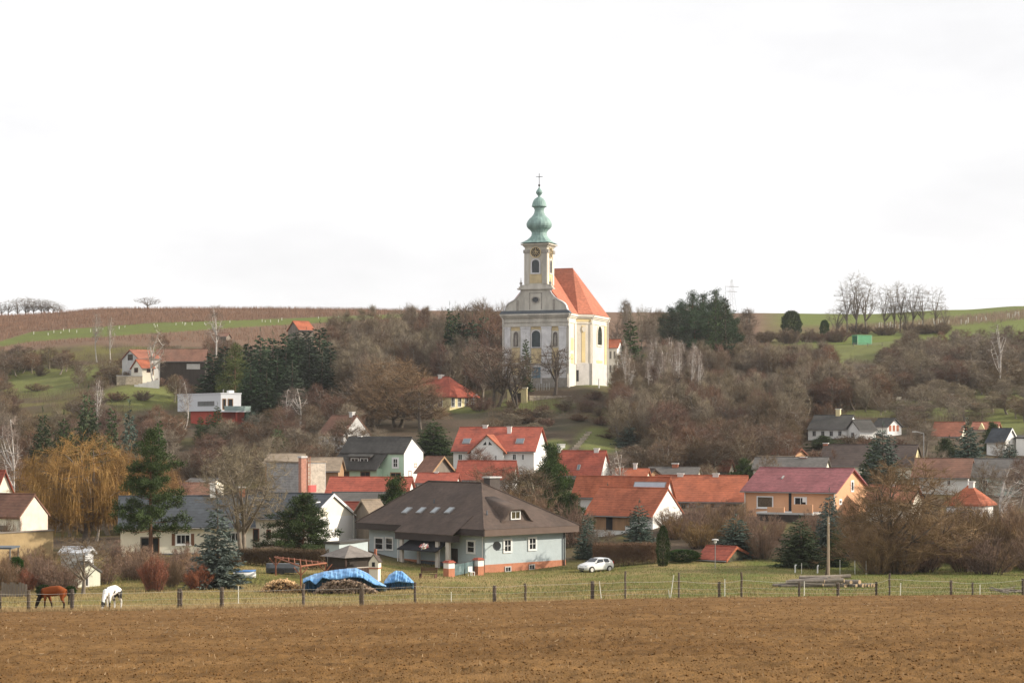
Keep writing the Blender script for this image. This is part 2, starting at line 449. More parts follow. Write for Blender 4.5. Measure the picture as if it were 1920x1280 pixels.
# ploughed field: its own sheet of rough tilled soil lying on the ground
def edge_d(px): return 131.0 + 0*px
soil_mat = mat('tilled soil', (.156,.083,.029), rough=.95, var=.35, scale=1.3, bump=.9, bscale=24, spec=.1, col2=(.196,.109,.041), scale2=.12)
fp = np.arange(-260, 2190, 4.0)
fd = [24.0]
while fd[-1] < 131.3: fd.append(fd[-1] + .0032*fd[-1]*.8 + .02)
fd = np.array(fd)
def clod(X, Y):
    e = np.clip((131.4 - Y)/1.2, 0, 1)
    r = fbm(X*5.5, Y*5.5, 0, 3); r2 = fbm(X/1.3, Y/.9, 2, 3); r3 = vnoise(X*12, Y*12, 4)
    return -.03 + e*(.08 + .12*np.maximum(r-.42, 0) + .10*(r2-.5) + .05*r3 + .05*np.sin(Y*2*math.pi/2.6 + X*.03)*(.4+fbm(X/7, Y/7, 5)))
f_me = grid_mesh('ploughed_field', fp, fd, clod, soil_mat)
fo = link('ploughed_field', f_me)
tag(fo, kind='structure')

# loose clods and straw lying on the field
def scatter_tris(n, pos, size, flat, shape='oct'):
    pass
def clods(n, seed, smin, smax, name, m):
    g = np.random.default_rng(seed)
    u = g.random(n)
    d = 27*(131/27.0)**(u**.85)
    px = g.uniform(-150, 2070, n)
    X = (px-960)/F*d; Y = d
    Z = ground_np(X, Y) + clod(X, Y)
    s = (smin + (smax-smin)*g.random(n)**2.5)*(.45+.55*d/131)
    oc = np.array([(1,0,0),(-1,0,0),(0,1,0),(0,-1,0),(0,0,1),(0,0,-1)], float)
    fc = np.array([(0,2,4),(2,1,4),(1,3,4),(3,0,4),(2,0,5),(1,2,5),(3,1,5),(0,3,5)])
    th = g.uniform(0, 6.28, n); c, sn = np.cos(th), np.sin(th)
    V = oc[None]*(0.6 + .8*g.random((n,6,1)))*s[:,None,None]*np.array([1,1,.7])
    x = V[...,0]*c[:,None]-V[...,1]*sn[:,None]; y = V[...,0]*sn[:,None]+V[...,1]*c[:,None]
    V = np.stack([x + X[:,None], y + Y[:,None], V[...,2] + Z[:,None] + .15*s[:,None]], -1).reshape(-1,3)
    T = (fc[None] + 6*np.arange(n)[:,None,None]).reshape(-1,3)
    return tag(link(name, np_mesh(name, V, T, m)), kind='stuff')
o = clods(100000, 3, .012, .055, 'soil_clods', mat('soil clod', (.15,.078,.028), rough=.95, var=.35, scale=.9, spec=.1))
tag(o, 'loose brown clods lying over the ploughed field', 'soil clods')

def blades(n, X, Y, Z, h, w, lean, g, droop=False):
    """n thin triangles standing on points"""
    th = g.uniform(0, 6.28, n); c, s = np.cos(th), np.sin(th)
    b0 = np.stack([X - c*w, Y - s*w, Z], -1); b1 = np.stack([X + c*w, Y + s*w, Z], -1)
    a = g.uniform(0, 6.28, n); l = lean*g.random(n)
    tip = np.stack([X + np.cos(a)*l*h, Y + np.sin(a)*l*h, Z + h], -1)
    V = np.stack([b0, b1, tip], 1).reshape(-1, 3)
    return V, np.arange(3*n).reshape(-1, 3)

g = np.random.default_rng(21)
n = 9000
d = 27*(130/27.0)**(g.random(n)**.8); px = g.uniform(-150, 2070, n); X = (px-960)/F*d
keep = (fbm(X/14, d/1.0, 1, 3) > .60) | (g.random(n) < .08)
X, Y = X[keep], d[keep]; n = len(X); Z = ground_np(X, Y) + clod(X, Y) + .02
th = g.uniform(0, 6.28, n); l = g.uniform(.0005, .0012, n)*Y; w = g.uniform(.00010, .0002, n)*Y
ex = np.stack([np.cos(th)*l, np.sin(th)*l, g.uniform(-.02, .09, n)], -1); p = np.stack([X, Y, Z], -1)
sd = np.stack([-np.sin(th)*w, np.cos(th)*w, w*.8], -1)
V = np.stack([p-ex-sd, p+ex-sd, p+ex+sd, p-ex+sd], 1).reshape(-1,3)
o = link('straw_litter', np_mesh('straw_litter', V, np.arange(4*n).reshape(-1,4), mat('straw', (.29,.20,.11), var=.3, scale=3)))
tag(o, 'pale straw bits scattered over the ploughed soil', 'straw', kind='stuff')

# meadow grass between the fence and the houses
def meadow(n, seed, hmin, hmax, m, name, label, test):
    g = np.random.default_rng(seed)
    d = g.uniform(130.6, 207, n); px = g.uniform(-120, 2040, n); X = (px-960)/F*d; Y = d
    k = test(X, Y, px, g)
    X, Y = X[k], Y[k]; n = len(X); Z = ground_np(X, Y) - .02
    h = hmin + (hmax-hmin)*g.random(n)**2
    V, T = blades(n, X, Y, Z, h, .012 + .02*g.random(n), .9, g)
    return tag(link(name, np_mesh(name, V, T, m)), label, 'grass', kind='stuff')
meadow(120000, 31, .05, .22, mat('green grass', (.125,.148,.037), var=.35, scale=.25, rough=.9), 'meadow_grass', 'short green grass of the meadow behind the wire fence',
       lambda X, Y, px, g: fbm(X/5, Y/5, 2) + (px-1000)/3300 + (Y-160)/300 > .47)
meadow(110000, 32, .06, .34, mat('dry grass', (.29,.215,.095), var=.35, scale=.25, rough=.9), 'dry_grass', 'dry straw coloured grass of the meadow and field edge',
       lambda X, Y, px, g: (fbm(X/5, Y/5, 2) + (px-900)/2600 + (Y-165)/220 < .58) | (g.random(len(X)) < .12))
# rank strip of dead grass along the field edge
g = np.random.default_rng(33); n = 42000
px = g.uniform(-120, 2040, n); Y = 130.9 + np.abs(g.normal(0, 1.6, n)); X = (px-960)/F*Y
keep = g.random(n) < np.clip(1.15-(px-100)/1500, .35, 1)
X, Y = X[keep], Y[keep]; n = len(X)
V, T = blades(n, X, Y, ground_np(X, Y)-.02, g.uniform(.08,.42,n)*np.clip(1.2-(X+36)/70, .45, 1), .014, .8, g)
tag(link('field_edge_grass', np_mesh('field_edge_grass', V, T, mat('edge grass', (.36,.255,.13), var=.3, scale=.3, rough=.9))), 'dead grass standing along the edge of the ploughed field', 'grass', kind='stuff')
# ------------------------------------------------------------------ building helper
class Site:
    """local frame of a building whose near corner stands at pixel (px,py), depth d; x runs along the wall to the right, y along the wall to the left"""
    def __init__(s, px, py, d, th):
        s.c = at(px, py, d); s.th = math.radians(th)
        s.b = Vector((math.cos(s.th), math.sin(s.th), 0)); s.a = Vector((-math.sin(s.th), math.cos(s.th), 0))
    def ray(s, px): return (px-960)/F
    def lenL(s, px):
        t = s.ray(px); return (t*s.c.y - s.c.x)/(s.a.x - t*s.a.y)
    def lenR(s, px):
        t = s.ray(px); return (t*s.c.y - s.c.x)/(s.b.x - t*s.b.y)
    def zat(s, py, x, y):
        """local height of pixel row py at local position x,y"""
        d = s.c.y + s.b.y*x + s.a.y*y
        return CAMZ + (HZ-py)/F*d - s.c.z
    def sz(s, fr, px, py):
        """pixel -> (s, z) on wall frame fr (local)"""
        o = s.c + s.b*fr.o.x + s.a*fr.o.y; v = s.b*fr.s.x + s.a*fr.s.y
        t = s.ray(px); q = (t*o.y - o.x)/(v.x - t*v.y)
        d = o.y + v.y*q
        return q, CAMZ + (HZ-py)/F*d - s.c.z - fr.o.z
    def prect(s, fr, x0, y0, x1, y1):
        """pixel rectangle -> (a0,z0,a1,z1) on the wall"""
        ym = (y0+y1)/2; xm = (x0+x1)/2
        a0 = s.sz(fr, x0, ym)[0]; a1 = s.sz(fr, x1, ym)[0]; z0 = s.sz(fr, xm, y1)[1]; z1 = s.sz(fr, xm, y0)[1]
        return min(a0,a1), z0, max(a0,a1), z1
    def plane(s, p0, n, px, py):
        """pixel -> local point on a plane through local p0 with local normal n"""
        r = Vector((s.ray(px), 1, (HZ-py)/F)); cam_ = Vector((0,0,CAMZ)) - s.c
        R = Matrix.Rotation(-s.th, 3, 'Z'); r = R @ r; cam_ = R @ cam_
        n = Vector(n); t = (Vector(p0)-cam_).dot(n)/r.dot(n)
        return cam_ + r*t
    def local(s, x, y, z=0): return s.c + s.b*x + s.a*y + Vector((0,0,z))
    def root(s, name): return empty(name, s.c, s.th)

M_white_frame = mat('white paint', (.72,.72,.70), rough=.55, var=.08)
M_brown_frame = mat('brown paint', (.16,.075,.04), rough=.6, var=.2)
M_glass = glass()

def window(parent, fr, a0, z0, a1, z1, fw=.12, frame=None, pane=None, proud=.07, bars=(1,0), head=None, sill=False, name='window', barw=.05):
    frame = frame or M_white_frame; pane = pane or M_glass
    o = arch(a0,z0,a1,z1,8,head) if head else rect(a0,z0,a1,z1)
    i = inset(o, fw)
    m = MB().ring(fr, o, i, -.02, proud)
    w_ = (a1-a0-2*fw); h_ = (z1-z0-2*fw)
    for k in range(bars[0]):
        c = a0+fw+w_*(k+1)/(bars[0]+1); m.extr(fr, rect(c-barw/2, z0+fw*.9, c+barw/2, z1-fw*.9), -.02, proud-.02)
    for k in range(bars[1]):
        c = z0+fw+h_*(k+1)/(bars[1]+1); m.extr(fr, rect(a0+fw*.9, c-barw/2, a1-fw*.9, c+barw/2), -.02, proud-.025)
    w = m.build(name, frame, parent)
    MB().extr(fr, inset(o, fw*.95), -.03, .012).build('pane', pane, w)
    if sill: MB().extr(fr, rect(a0-.06, z0-.09, a1+.06, z0-.005), -.02, proud+.08).build('sill', frame, w)
    return w

# ------------------------------------------------------------------ the church
S = Site(1064, 722, 423, 70)
ch = S.root('baroque_church')
tag(ch, 'tall baroque church with green onion tower and orange roof on the hill', 'church')
k = 1/8.51
def hz(py): return (722-py)*k
Wf = S.lenL(945.5)
LF = Frame((0,0,0), (0,1,0), (-1,0,0))                 # facade
M_fac = mat('weathered plaster', (.50,.47,.41), var=.22, scale=.5, dirt=.75, dirtcol=(.20,.18,.155), streak=True)
M_fac_w = mat('grey white plaster', (.60,.59,.59), var=.2, scale=.7, dirt=.7, dirtcol=(.28,.25,.24))
M_fac_y = mat('ochre plaster', (.54,.43,.25), var=.18, scale=.6, dirt=.5, dirtcol=(.28,.22,.16))
M_side_w = mat('sunlit plaster', (.68,.62,.52), var=.12, scale=.4, dirt=.4, dirtcol=(.42,.38,.33))  # lighter than the facade plaster: sunlight on the sides put into the colour
M_side_y = mat('sunlit yellow plaster', (.70,.55,.28), var=.12, scale=.5, dirt=.35, dirtcol=(.5,.42,.28))  # lighter copy of the ochre, with the sun on side walls painted in
M_tower = mat('tower plaster', (.50,.465,.385), var=.16, scale=.5, dirt=.45, dirtcol=(.27,.24,.19), streak=True)
M_stone = mat('weathered stone', (.30,.275,.24), var=.25, scale=1.5, dirt=.4, dirtcol=(.14,.125,.11))
M_slate = mat('grey sheet metal', (.10,.115,.13), var=.2, rough=.6)
M_church_roof = mat('orange church tiles', (.42,.145,.085), rows=.45, rowdepth=.3, var=.14, scale=.4, rough=.85)
M_copper = mat('green copper', (.225,.335,.305), var=.3, scale=1.1, rough=.6, dirt=.6, dirtcol=(.10,.15,.14), streak=True)
M_pipe = mat('white downpipe', (.66,.64,.58), var=.1, rough=.5)
M_dark = mat('dark recess', (.02,.02,.022), var=.2)
M_gold = mat('gilding', (.62,.48,.26), var=.15, rough=.5)
M_iron = mat('dark iron', (.035,.035,.037), var=.2, rough=.6)

He = hz(586)          # eave height
c1 = 6.2; ck = 2.65; c2 = c1 + ck + 12.0     # nave side, chamfer, transept side
right = [(0,0), (c1,0), (c1+ck,-ck), (c2,-ck), (c2+ck, 0), (c2+ck+6, 0)]
plan = right + [(x, Wf-y) for x, y in reversed(right)]
MB().prism([(x,y,-3.0) for x,y in plan], [(x,y,He) for x,y in plan]).build('wall', M_side_w, ch)
# facade skin
MB().extr(LF, rect(-.06, -3, Wf+.06, He-.05), 0, .10).build('facade', M_fac, ch)
MB().extr(LF, rect(-.12, -3, Wf+.12, hz(708)), .10, .30).build('plinth', M_stone, ch)
MB().extr(LF, rect(-.12, hz(684), Wf+.12, hz(681)), .10, .42).build('string_course', M_stone, ch)
m = MB()                                                 # cornice in steps
for (y0, y1, p) in [(611,606,.30),(603,600,.22),(594,590.5,.45),(590.5,587,.85)]:
    m.extr(LF, rect(-.2-p*.6, hz(y0), Wf+.2+p*.6, hz(y1)), .09, .1+p)
m.build('cornice', M_fac, ch)
m = MB().extr(LF, [(-.9, hz(587)+.01), (Wf+.9, hz(587)+.01), (Wf+.4, hz(581)), (-.4, hz(581))], -.5, .8)
m.build('skirt_roof', M_slate, ch)
# pilasters and painted fields on the facade
for (x0, x1) in [(946.5,957.5),(977,995),(1016,1034),(1048.5,1062)]:
    a0, _, a1, _ = S.prect(LF, x0, 640, x1, 650)
    MB().extr(LF, rect(a0, hz(680), a1, hz(612)), .09, .26).extr(LF, rect(a0-.12, hz(614.5), a1+.12, hz(611)), .09, .34).build('pilaster', M_fac_w, ch)
    MB().extr(LF, rect(a0+.05, hz(708)+.02, a1-.05, hz(684.5)), .09, .22).build('lower_pilaster', M_fac_w, ch)
for (x0, x1, y0, y1) in [(959,975,611,620),(996,1015,611,617.5),(1035,1047.5,611,620),(996.5,1015,653,681),(960,975,652,680),(1036,1047.5,652,680),(1036,1047.5,690,703),(960,975,690,703)]:
    a0, z0, a1, z1 = S.prect(LF, x0, y0, x1, y1)
    MB().extr(LF, rect(a0, z0, a1, z1), .09, .135).build('ochre_panel', M_fac_y, ch)
for (x0, x1) in [(961.5,974.5),(1035.5,1048)]:           # statue niches
    a0, z0, a1, z1 = S.prect(LF, x0, 620, x1, 651)
    nn = MB().ring(LF, arch(a0,z0,a1,z1), inset(arch(a0,z0,a1,z1), .22), .08, .26).build('niche', M_fac, ch)
    MB().extr(LF, inset(arch(a0,z0,a1,z1), .2), .08, .115).build('niche_back', mat('shaded niche plaster', (.16,.14,.125), var=.2), nn)  # flat back; the shade of the hollow is put into its dark colour
    ac = (a0+a1)/2
    MB().lathe([(.30,z0+.25),(.34,z0+.9),(.26,z0+1.5),(.33,z0+2.0),(.12,z0+2.35),(.17,z0+2.55),(.02,z0+2.75)], 8, (-.2, ac)).build('statue', M_stone, nn, smooth=True)
a0, z0, a1, z1 = S.prect(LF, 996.5, 618.5, 1015, 652)
LF2 = Frame((-.1,0,0), (0,1,0), (-1,0,0))
window(ch, LF2, a0, z0, a1, z1, .16, M_fac_w, mat('grey church glass', (.035,.05,.055), rough=.35, var=.3, scale=.8), .24, (0,0), head=.9)
a0, z0, a1, z1 = S.prect(LF, 998.5, 688, 1014.5, 719)
dr = MB().ring(LF, rect(a0-.35, z0, a1+.35, z1+.4), rect(a0, z0+.01, a1, z1), .09, .34).build('door', M_fac_w, ch)
MB().extr(LF, rect(a0, z0, a1, z1), .09, .16).build('door_leaf', mat('blue grey door', (.13,.20,.25), var=.2, scale=2, streak=True), dr)
MB().extr(LF, rect((a0+a1)/2-.05, z0+.05, (a0+a1)/2+.05, z1-.05), .15, .2).build('door_joint', M_slate, dr)
# volute gable above the cornice
a_c = Wf/2; half = Wf/2
prof = [(half-.1, hz(581)), (half-.25, hz(578)), (half-.45, hz(572.5)), (half-.85, hz(568)), (half-1.5, hz(564.5)), (half-2.3, hz(561)), (half-3.0, hz(556.5)), (half-3.6, hz(551)), (half-4.0, hz(546)), (half-4.05, hz(541))]
poly = [(a_c-h, z) for h, z in prof] + [(a_c+h, z) for h, z in reversed(prof)]
MB().extr(LF, poly, -.9, .05).build('volute_gable', M_fac, ch)
edge = [(a_c-h, z) for h, z in prof]
for sgn in (-1, 1):
    m = MB(); pts = [(a_c+sgn*h, z) for h, z in prof]
    for (p, q) in zip(pts[:-1], pts[1:]):
        dz = Vector((q[0]-p[0], q[1]-p[1])); nv = Vector((dz.y, -dz.x)).normalized()*.16*(1 if sgn > 0 else -1)
        m.extr(LF, [p, q, (q[0]+nv.x, q[1]+nv.y), (p[0]+nv.x, p[1]+nv.y)], -.95, .2)
    m.build('volute_moulding', M_fac_w, ch)
for r_ in (rect(a_c-half+2.9, hz(580.5), a_c-half+3.4, hz(560)), rect(a_c+half-3.4, hz(580.5), a_c+half-2.9, hz(560)), rect(a_c-1.5, hz(579), a_c-1.3, hz(547)), rect(a_c+1.3, hz(579), a_c+1.5, hz(547)), rect(a_c-1.29, hz(548), a_c+1.29, hz(547))):
    MB().extr(LF, r_, .04, .14).build('gable_strip', M_stone, ch)
n_ = 16; cz = hz(560.5)
ro = [(a_c+.95*math.cos(6.283*i/n_), cz+.8*math.sin(6.283*i/n_)) for i in range(n_)]; ri = [(a_c+.72*math.cos(6.283*i/n_), cz+.58*math.sin(6.283*i/n_)) for i in range(n_)]
oc = MB().ring(LF, ro, ri, .03, .2).build('round_window', M_stone, ch); MB().extr(LF, ri, .03, .09).build('pane', M_glass, oc)
MB().extr(LF, rect(a_c-4.2, hz(541), a_c+4.2, hz(538.5)), -1.0, .5).extr(LF, rect(a_c-3.9, hz(538.5), a_c+3.9, hz(535.5)), -.9, .3).extr(LF, rect(a_c-3.3, hz(535.5), a_c+3.3, hz(532)), -1.2, .2).build('ledge', M_fac, ch)
# urns
for sy in (-1, 1):
    z0 = hz(535.5); yc = a_c + sy*3.45
    MB().lathe([(.26,z0),(.26,z0+.2),(.12,z0+.3),(.36,z0+.75),(.30,z0+.95),(.10,z0+1.1),(.13,z0+1.3),(.04,z0+1.55),(.07,z0+1.7),(.015,z0+2.1)], 8, (-.05, yc)).build('urn', M_stone, ch, smooth=True)
# tower shaft
tw = (S.lenL(984)-S.lenL(1025.5)); t0 = a_c - tw/2; t1 = a_c + tw/2; td = 4.7
zt0, zt1 = hz(541)-1, hz(457)
MB().box(.05, t0, He-1, td, t1, zt1).build('tower_shaft', M_tower, ch)
TF = Frame((.05, t0, 0), (0,1,0), (-1,0,0)); TR = Frame((.05, t0, 0), (1,0,0), (0,-1,0)); TL = Frame((.05, t1, 0), (1,0,0), (0,1,0)); TB = Frame((td, t0, 0), (0,1,0), (1,0,0))
for fr, w_ in ((TF, tw), (TR, td-.05), (TL, td-.05), (TB, tw)):
    for e in (.02, w_-1.0-.02):
        pl = MB().extr(fr, rect(e, hz(531), e+1.0, hz(472)), -.02, .14).build('tower_pilaster', M_fac if fr is TF else M_side_w, ch)
        MB().extr(fr, rect(e-.1, hz(471.9), e+1.1, hz(466)), -.02, .32).build('capital', M_stone, pl)
    MB().extr(fr, rect(1.2, hz(529), w_-1.2, hz(512)), -.02, .07).build('tower_panel', M_side_y if fr is TR else M_fac_y, ch)
    # clock
    cc, cr = w_/2, 1.12; zc = hz(471)
    N_ = 24; ring_o = [(cc+cr*math.cos(6.283*i/N_), zc+cr*math.sin(6.283*i/N_)) for i in range(N_)]
    cl = MB().extr(fr, ring_o, -.02, .12).build('clock', mat('black clock face', (.03,.028,.026), var=.1), ch)
    m = MB().ring(fr, [(cc+(a-cc)*1.1, zc+(z-zc)*1.1) for a, z in ring_o], [(cc+(a-cc)*.96, zc+(z-zc)*.96) for a, z in ring_o], .0, .18)
    m.ring(fr, [(cc+(a-cc)*.42, zc+(z-zc)*.42) for a, z in ring_o], [(cc+(a-cc)*.34, zc+(z-zc)*.34) for a, z in ring_o], .11, .15)
    for i in range(12):
        t = 6.283*i/12; p = lambda r, o_: (cc + r*math.sin(t) + o_*math.cos(t), zc + r*math.cos(t) - o_*math.sin(t))
        m.extr(fr, [p(.66, -.05), p(.66, .05), p(.94, .05), p(.94, -.05)], .11, .15)
    m.build('clock_numerals', M_gold, cl)
    m = MB()
    for t, ln, wd in ((0.05, .85, .06), (-2.2+3.14+3.9, .55, .08)):
        p = lambda r, o_: (cc + r*math.sin(t) + o_*math.cos(t), zc + r*math.cos(t) - o_*math.sin(t))
        m.extr(fr, [p(-.15, -wd), p(-.15, wd), p(ln, wd*.4), p(ln, -wd*.4)], .15, .19)
    m.build('clock_hands', M_gold, cl)
    # bell opening
    hw = .85 if fr in (TF, TB) else .75
    ww = window(ch, fr, cc-hw-.3, hz(512), cc+hw+.3, hz(482.5), .3, M_fac_w if fr is TF else M_side_w, mat('louvre grey', (.075,.085,.09), var=.2, rough=.6), .2, (0,0), head=.9, name='bell_window')
    m = MB()
    for i in range(9): m.extr(fr, rect(cc-hw+.02, hz(511)+.3+i*.3, cc+hw-.02, hz(511)+.42+i*.3), .0, .09)
    m.build('louvre', mat('louvre grey'  , (.075,.085,.09)), ww)
cx, cy = (td+.05)/2, a_c
m = MB()
for (za, zb, p) in [(hz(461), hz(459), .18), (hz(459), hz(457), .35), (hz(457), hz(454.6), .7)]:
    m.box(.05-p, t0-p, za, td+p, t1+p, zb)
m.build('tower_cornice', M_tower, ch)
# onion dome of seamed copper
P5 = [(150,752),(135,742),(108,722),(90,700),(76,678),(74,655),(80,640),(92,625),(112,610),(124,592),(127,575),(124,560),(114,542),(98,522),(78,505),(62,488),(51,468),(46,448),(48,430),(58,415),(75,408),(74,402),(70,385),(64,365),(55,348),(43,334),(26,324),(11,315),(14,303),(26,292),(33,278),(30,264),(20,250),(10,238),(5,228),(5,222)]
sc = 1/4.92/8.51
prof = [(r*sc*.93, hz(300+y/4.92)) for r, y in P5]
sq = [max(0, 1 - i/5.0)*.92 for i in range(len(prof))]
lantern = MB().lathe(prof, 40, (cx, cy), rot=0, sq=sq, seam=.018)
lantern.build('onion_dome', M_copper, ch)
z0 = hz(300+222/4.92)
MB().lathe([(.08,z0-.1),(.10,z0+.05),(.22,z0+.18),(.25,z0+.33),(.2,z0+.48),(.06,z0+.6),(.05,z0+.9)], 10, (cx, cy)).build('finial_ball', M_iron, ch, smooth=True)
zt = hz(320)
MB().box(cx-.05, cy-.06, z0+.6, cx+.05, cy+.06, zt).box(cx-.045, cy-.8, zt-.82, cx+.045, cy+.8, zt-.70).build('cross', M_iron, ch)
# side walls: cornice, pilasters, windows, pipes
def side(p, q):
    v = Vector((q[0]-p[0], q[1]-p[1], 0)); L_ = v.length; v.normalize(); return Frame((p[0],p[1],0), v, (v.y, -v.x, 0)), L_
m = MB()
ring_ = right[:-1] + [right[-1]]
def off(pl, e):
    out = []
    cxm = sum(p[0] for p in pl)/len(pl); cym = sum(p[1] for p in pl)/len(pl)
    for x, y in pl:
        out.append((x + (e if x > cxm else -e*.3), y + (e if y > cym else -e)))
    return out
for (za, zb, e) in [(hz(604), hz(602), .15), (hz(594), hz(591), .25), (hz(591), hz(586.4), .5)]:
    q = off(plan, e); m.prism([(x if x > .2 else .2, y, za) for x, y in q], [(x if x > .2 else .2, y, zb) for x, y in q])
m.build('side_cornice', M_side_w, ch)
f1, l1 = side(right[0], right[1]); f2, l2 = side(right[1], right[2]); f3, l3 = side(right[2], right[3])
MB().extr(f1, rect(.1, hz(700), 1.6, hz(604.5)), -.02, .16).build('side_pilaster', M_side_w, ch)
MB().extr(f1, rect(l1-1.5, hz(681), l1-.1, hz(604.5)), -.02, .16).build('side_pilaster', M_side_w, ch)
MB().extr(f1, rect(2.4, hz(680), 4.2, hz(662)), -.02, .05).extr(f1, rect(2.4, hz(655), 4.2, hz(632)), -.02, .05).build('side_panel', M_side_y, ch)
MB().extr(f2, rect(.05, hz(600), l2-.05, hz(594.2)), -.02, .05).build('frieze', M_side_y, ch)
pa = MB().extr(f2, rect(l2*.36, hz(677), l2*.60, hz(607)), -.02, .07).build('side_panel', M_side_y, ch)
MB().extr(f2, [(l2*.48+.42*math.cos(6.283*i/12), hz(614)+.7*math.sin(6.283*i/12)) for i in range(12)], .06, .2).build('medallion', M_side_w, pa)
MB().extr(f2, rect(.02, -3, l2-.02, hz(679)), -.02, .10).build('base_band', mat('base plaster', (.56,.53,.50), var=.15, scale=.8, dirt=.4, dirtcol=(.36,.33,.29)), ch)
MB().extr(f3, rect(.02, -3, l3-.02, hz(679)), -.02, .10).build('base_band', _mats['base plaster'], ch)
dd = MB().extr(f2, rect(-.02+.02, 1.0, .55, hz(692)), .08, .16).build('side_door', M_dark, ch)
a0, _, a1, _ = S.prect(f3, 1120, 620, 1127.5, 630)
q = arch(a0-.5, hz(645), a1+.5, hz(602), 8, 2.4)
ww = MB().ring(f3, q, inset(q, .38), -.02, .16).build('window', M_side_w, ch)
MB().extr(f3, inset(q, .36), -.03, .03).build('pane', M_glass, ww)
m = MB()
for i in range(1, 4): m.extr(f3, rect(a0-.1, hz(640)+i*.9-.03, a1+.1, hz(640)+i*.9+.03), .03, .06)
m.extr(f3, rect((a0+a1)/2-.03, hz(640), (a0+a1)/2+.03, hz(609.5)), .03, .06).build('glazing_bar', M_iron, ww)
MB().extr(f3, rect(a0-.7, hz(677), a1+.7, hz(672)), -.02, .06).build('side_panel', M_side_y, ch)
for e in (.8, l3-1.9): MB().extr(f3, rect(e, hz(679), e+1.1, hz(604.5)), -.02, .14).build('side_pilaster', M_side_y if e > 2 else M_side_w, ch)
for (x, y) in [(.05,-.28), (c1+ck-.1, -ck-.25), (c2-.1, -ck-.25), (-.25, Wf+.2)]:
    m = MB().tube((x, y, -2.5), (x, y, He-1.3), .13, .13, 8).tube((x, y, He-1.3), (x+(-.5 if y > 0 else .3), y+(.6 if y > 0 else -.5), He-.1), .13, .13, 8)
    m.build('downpipe', M_pipe, ch)
# roofs: front nave gable roof running back, then the broad hipped transept roof
zr = S.zat(503.5, c1+ck+6, 3.6)
xm = (c1+ck+c2)/2
e = .55
ctr = [(c1-.2,-e), (c1+ck-.15,-ck-e), (c2+.15,-ck-e), (c2+ck+.2,-e)]
hexa = ctr + [(x, Wf-y) for x, y in reversed(ctr)]
ya = 3.6
R1, R2 = (xm, ya, zr), (xm, Wf-ya, zr)
ze = He + .02
vs_ = [(x,y,ze) for x, y in hexa] + [R1, R2]
MB().add(vs_, [(0,1,8),(1,2,8),(2,3,8),(3,4,9,8),(4,5,9),(5,6,9),(6,7,9),(7,0,8,9),(7,6,5,4,3,2,1,0)]).build('roof', M_church_roof, ch)
zn = S.zat(519, 1.5, a_c)+1.0
MB().add([(.25,-e,ze-.03),(xm,-e,ze-.03),(xm,Wf+e,ze-.03),(.25,Wf+e,ze-.03),(.25,a_c,zn),(xm,a_c,zn)], [(0,1,5,4),(2,3,4,5),(3,0,4),(1,2,5),(3,2,1,0)]).build('nave_roof', M_church_roof, ch)
MB().add([(c2,-e,ze-.05),(c2+ck+7,-e,ze-.05),(c2+ck+7,Wf+e,ze-.05),(c2,Wf+e,ze-.05),(xm+2,a_c,zr-1.5),(c2+ck+2,a_c,zr-1.5)], [(0,1,5,4),(2,3,4,5),(1,2,5),(3,0,4),(3,2,1,0)]).build('choir_roof', M_church_roof, ch)
MB().tube(R1, R2, .16, .16, 6).build('ridge_tiles', M_church_roof, ch)
# low wall and fence posts in front of the portal
# ------------------------------------------------------------------ village houses
def roof_mat(name, col, rows=.28, depth=.35, var=.2, **kw):
    kw.setdefault('col2', tuple(c*.78 for c in col)); kw.setdefault('scale2', .3); kw.setdefault('dirt', .5); kw.setdefault('dirtcol', tuple(c*.45+.02 for c in col))
    return mat(name, col, rows=rows, rowdepth=depth, var=var, scale=.5, rough=.85, **kw)
R_red = roof_mat('red tiles', (.35,.085,.052))
R_orange = roof_mat('orange tiles', (.40,.118,.058))
R_old = roof_mat('old brown tiles', (.21,.105,.070), dirt=.5, dirtcol=(.12,.09,.07))
R_rust = roof_mat('faded red tiles', (.33,.125,.075), dirt=.5, dirtcol=(.20,.11,.08))
R_brown = roof_mat('brown shingles', (.105,.072,.056), depth=.12, var=.15)
R_darkb = roof_mat('dark brown tiles', (.085,.062,.052), dirt=.4, dirtcol=(.13,.10,.08))
R_grey = roof_mat('grey roof sheets', (.125,.115,.105), depth=.15, dirt=.4, dirtcol=(.10,.09,.08))
R_slate = roof_mat('blue grey slates', (.060,.068,.078), depth=.3)
R_anthr = roof_mat('dark grey tiles', (.070,.066,.060), depth=.15)
R_purple = roof_mat('wine red metal tiles', (.27,.095,.100), depth=.25, rows=.35, var=.10)
R_tan = roof_mat('tan fibre sheets', (.30,.235,.17), depth=.15)
W_white = mat('white render', (.74,.73,.70), var=.07, scale=.6, dirt=.2, dirtcol=(.55,.52,.48))
W_grey = mat('grey render', (.50,.49,.47), var=.12, scale=.8, dirt=.4, dirtcol=(.33,.31,.29))
W_cream = mat('cream render', (.74,.69,.57), var=.08, scale=.6, dirt=.3, dirtcol=(.48,.43,.34))
W_orange = mat('orange render', (.62,.345,.195), var=.08, scale=.5, dirt=.2, dirtcol=(.45,.22,.12))
W_mint = mat('mint green render', (.47,.62,.47), var=.06)
W_yellow = mat('yellow render', (.68,.58,.33), var=.1, dirt=.2, dirtcol=(.5,.43,.3))
W_tanw = mat('tan boards', (.33,.20,.11), var=.25, scale=1.5, streak=True)
W_bark = mat('weathered boards', (.19,.16,.13), var=.3, scale=1.5, streak=True)
W_darkw = mat('dark boards', (.05,.04,.033), var=.3, scale=1.5, streak=True)
W_brick = mat('pale brick', (.46,.40,.33), var=.18, scale=3, rows=.16, rowdepth=.2)
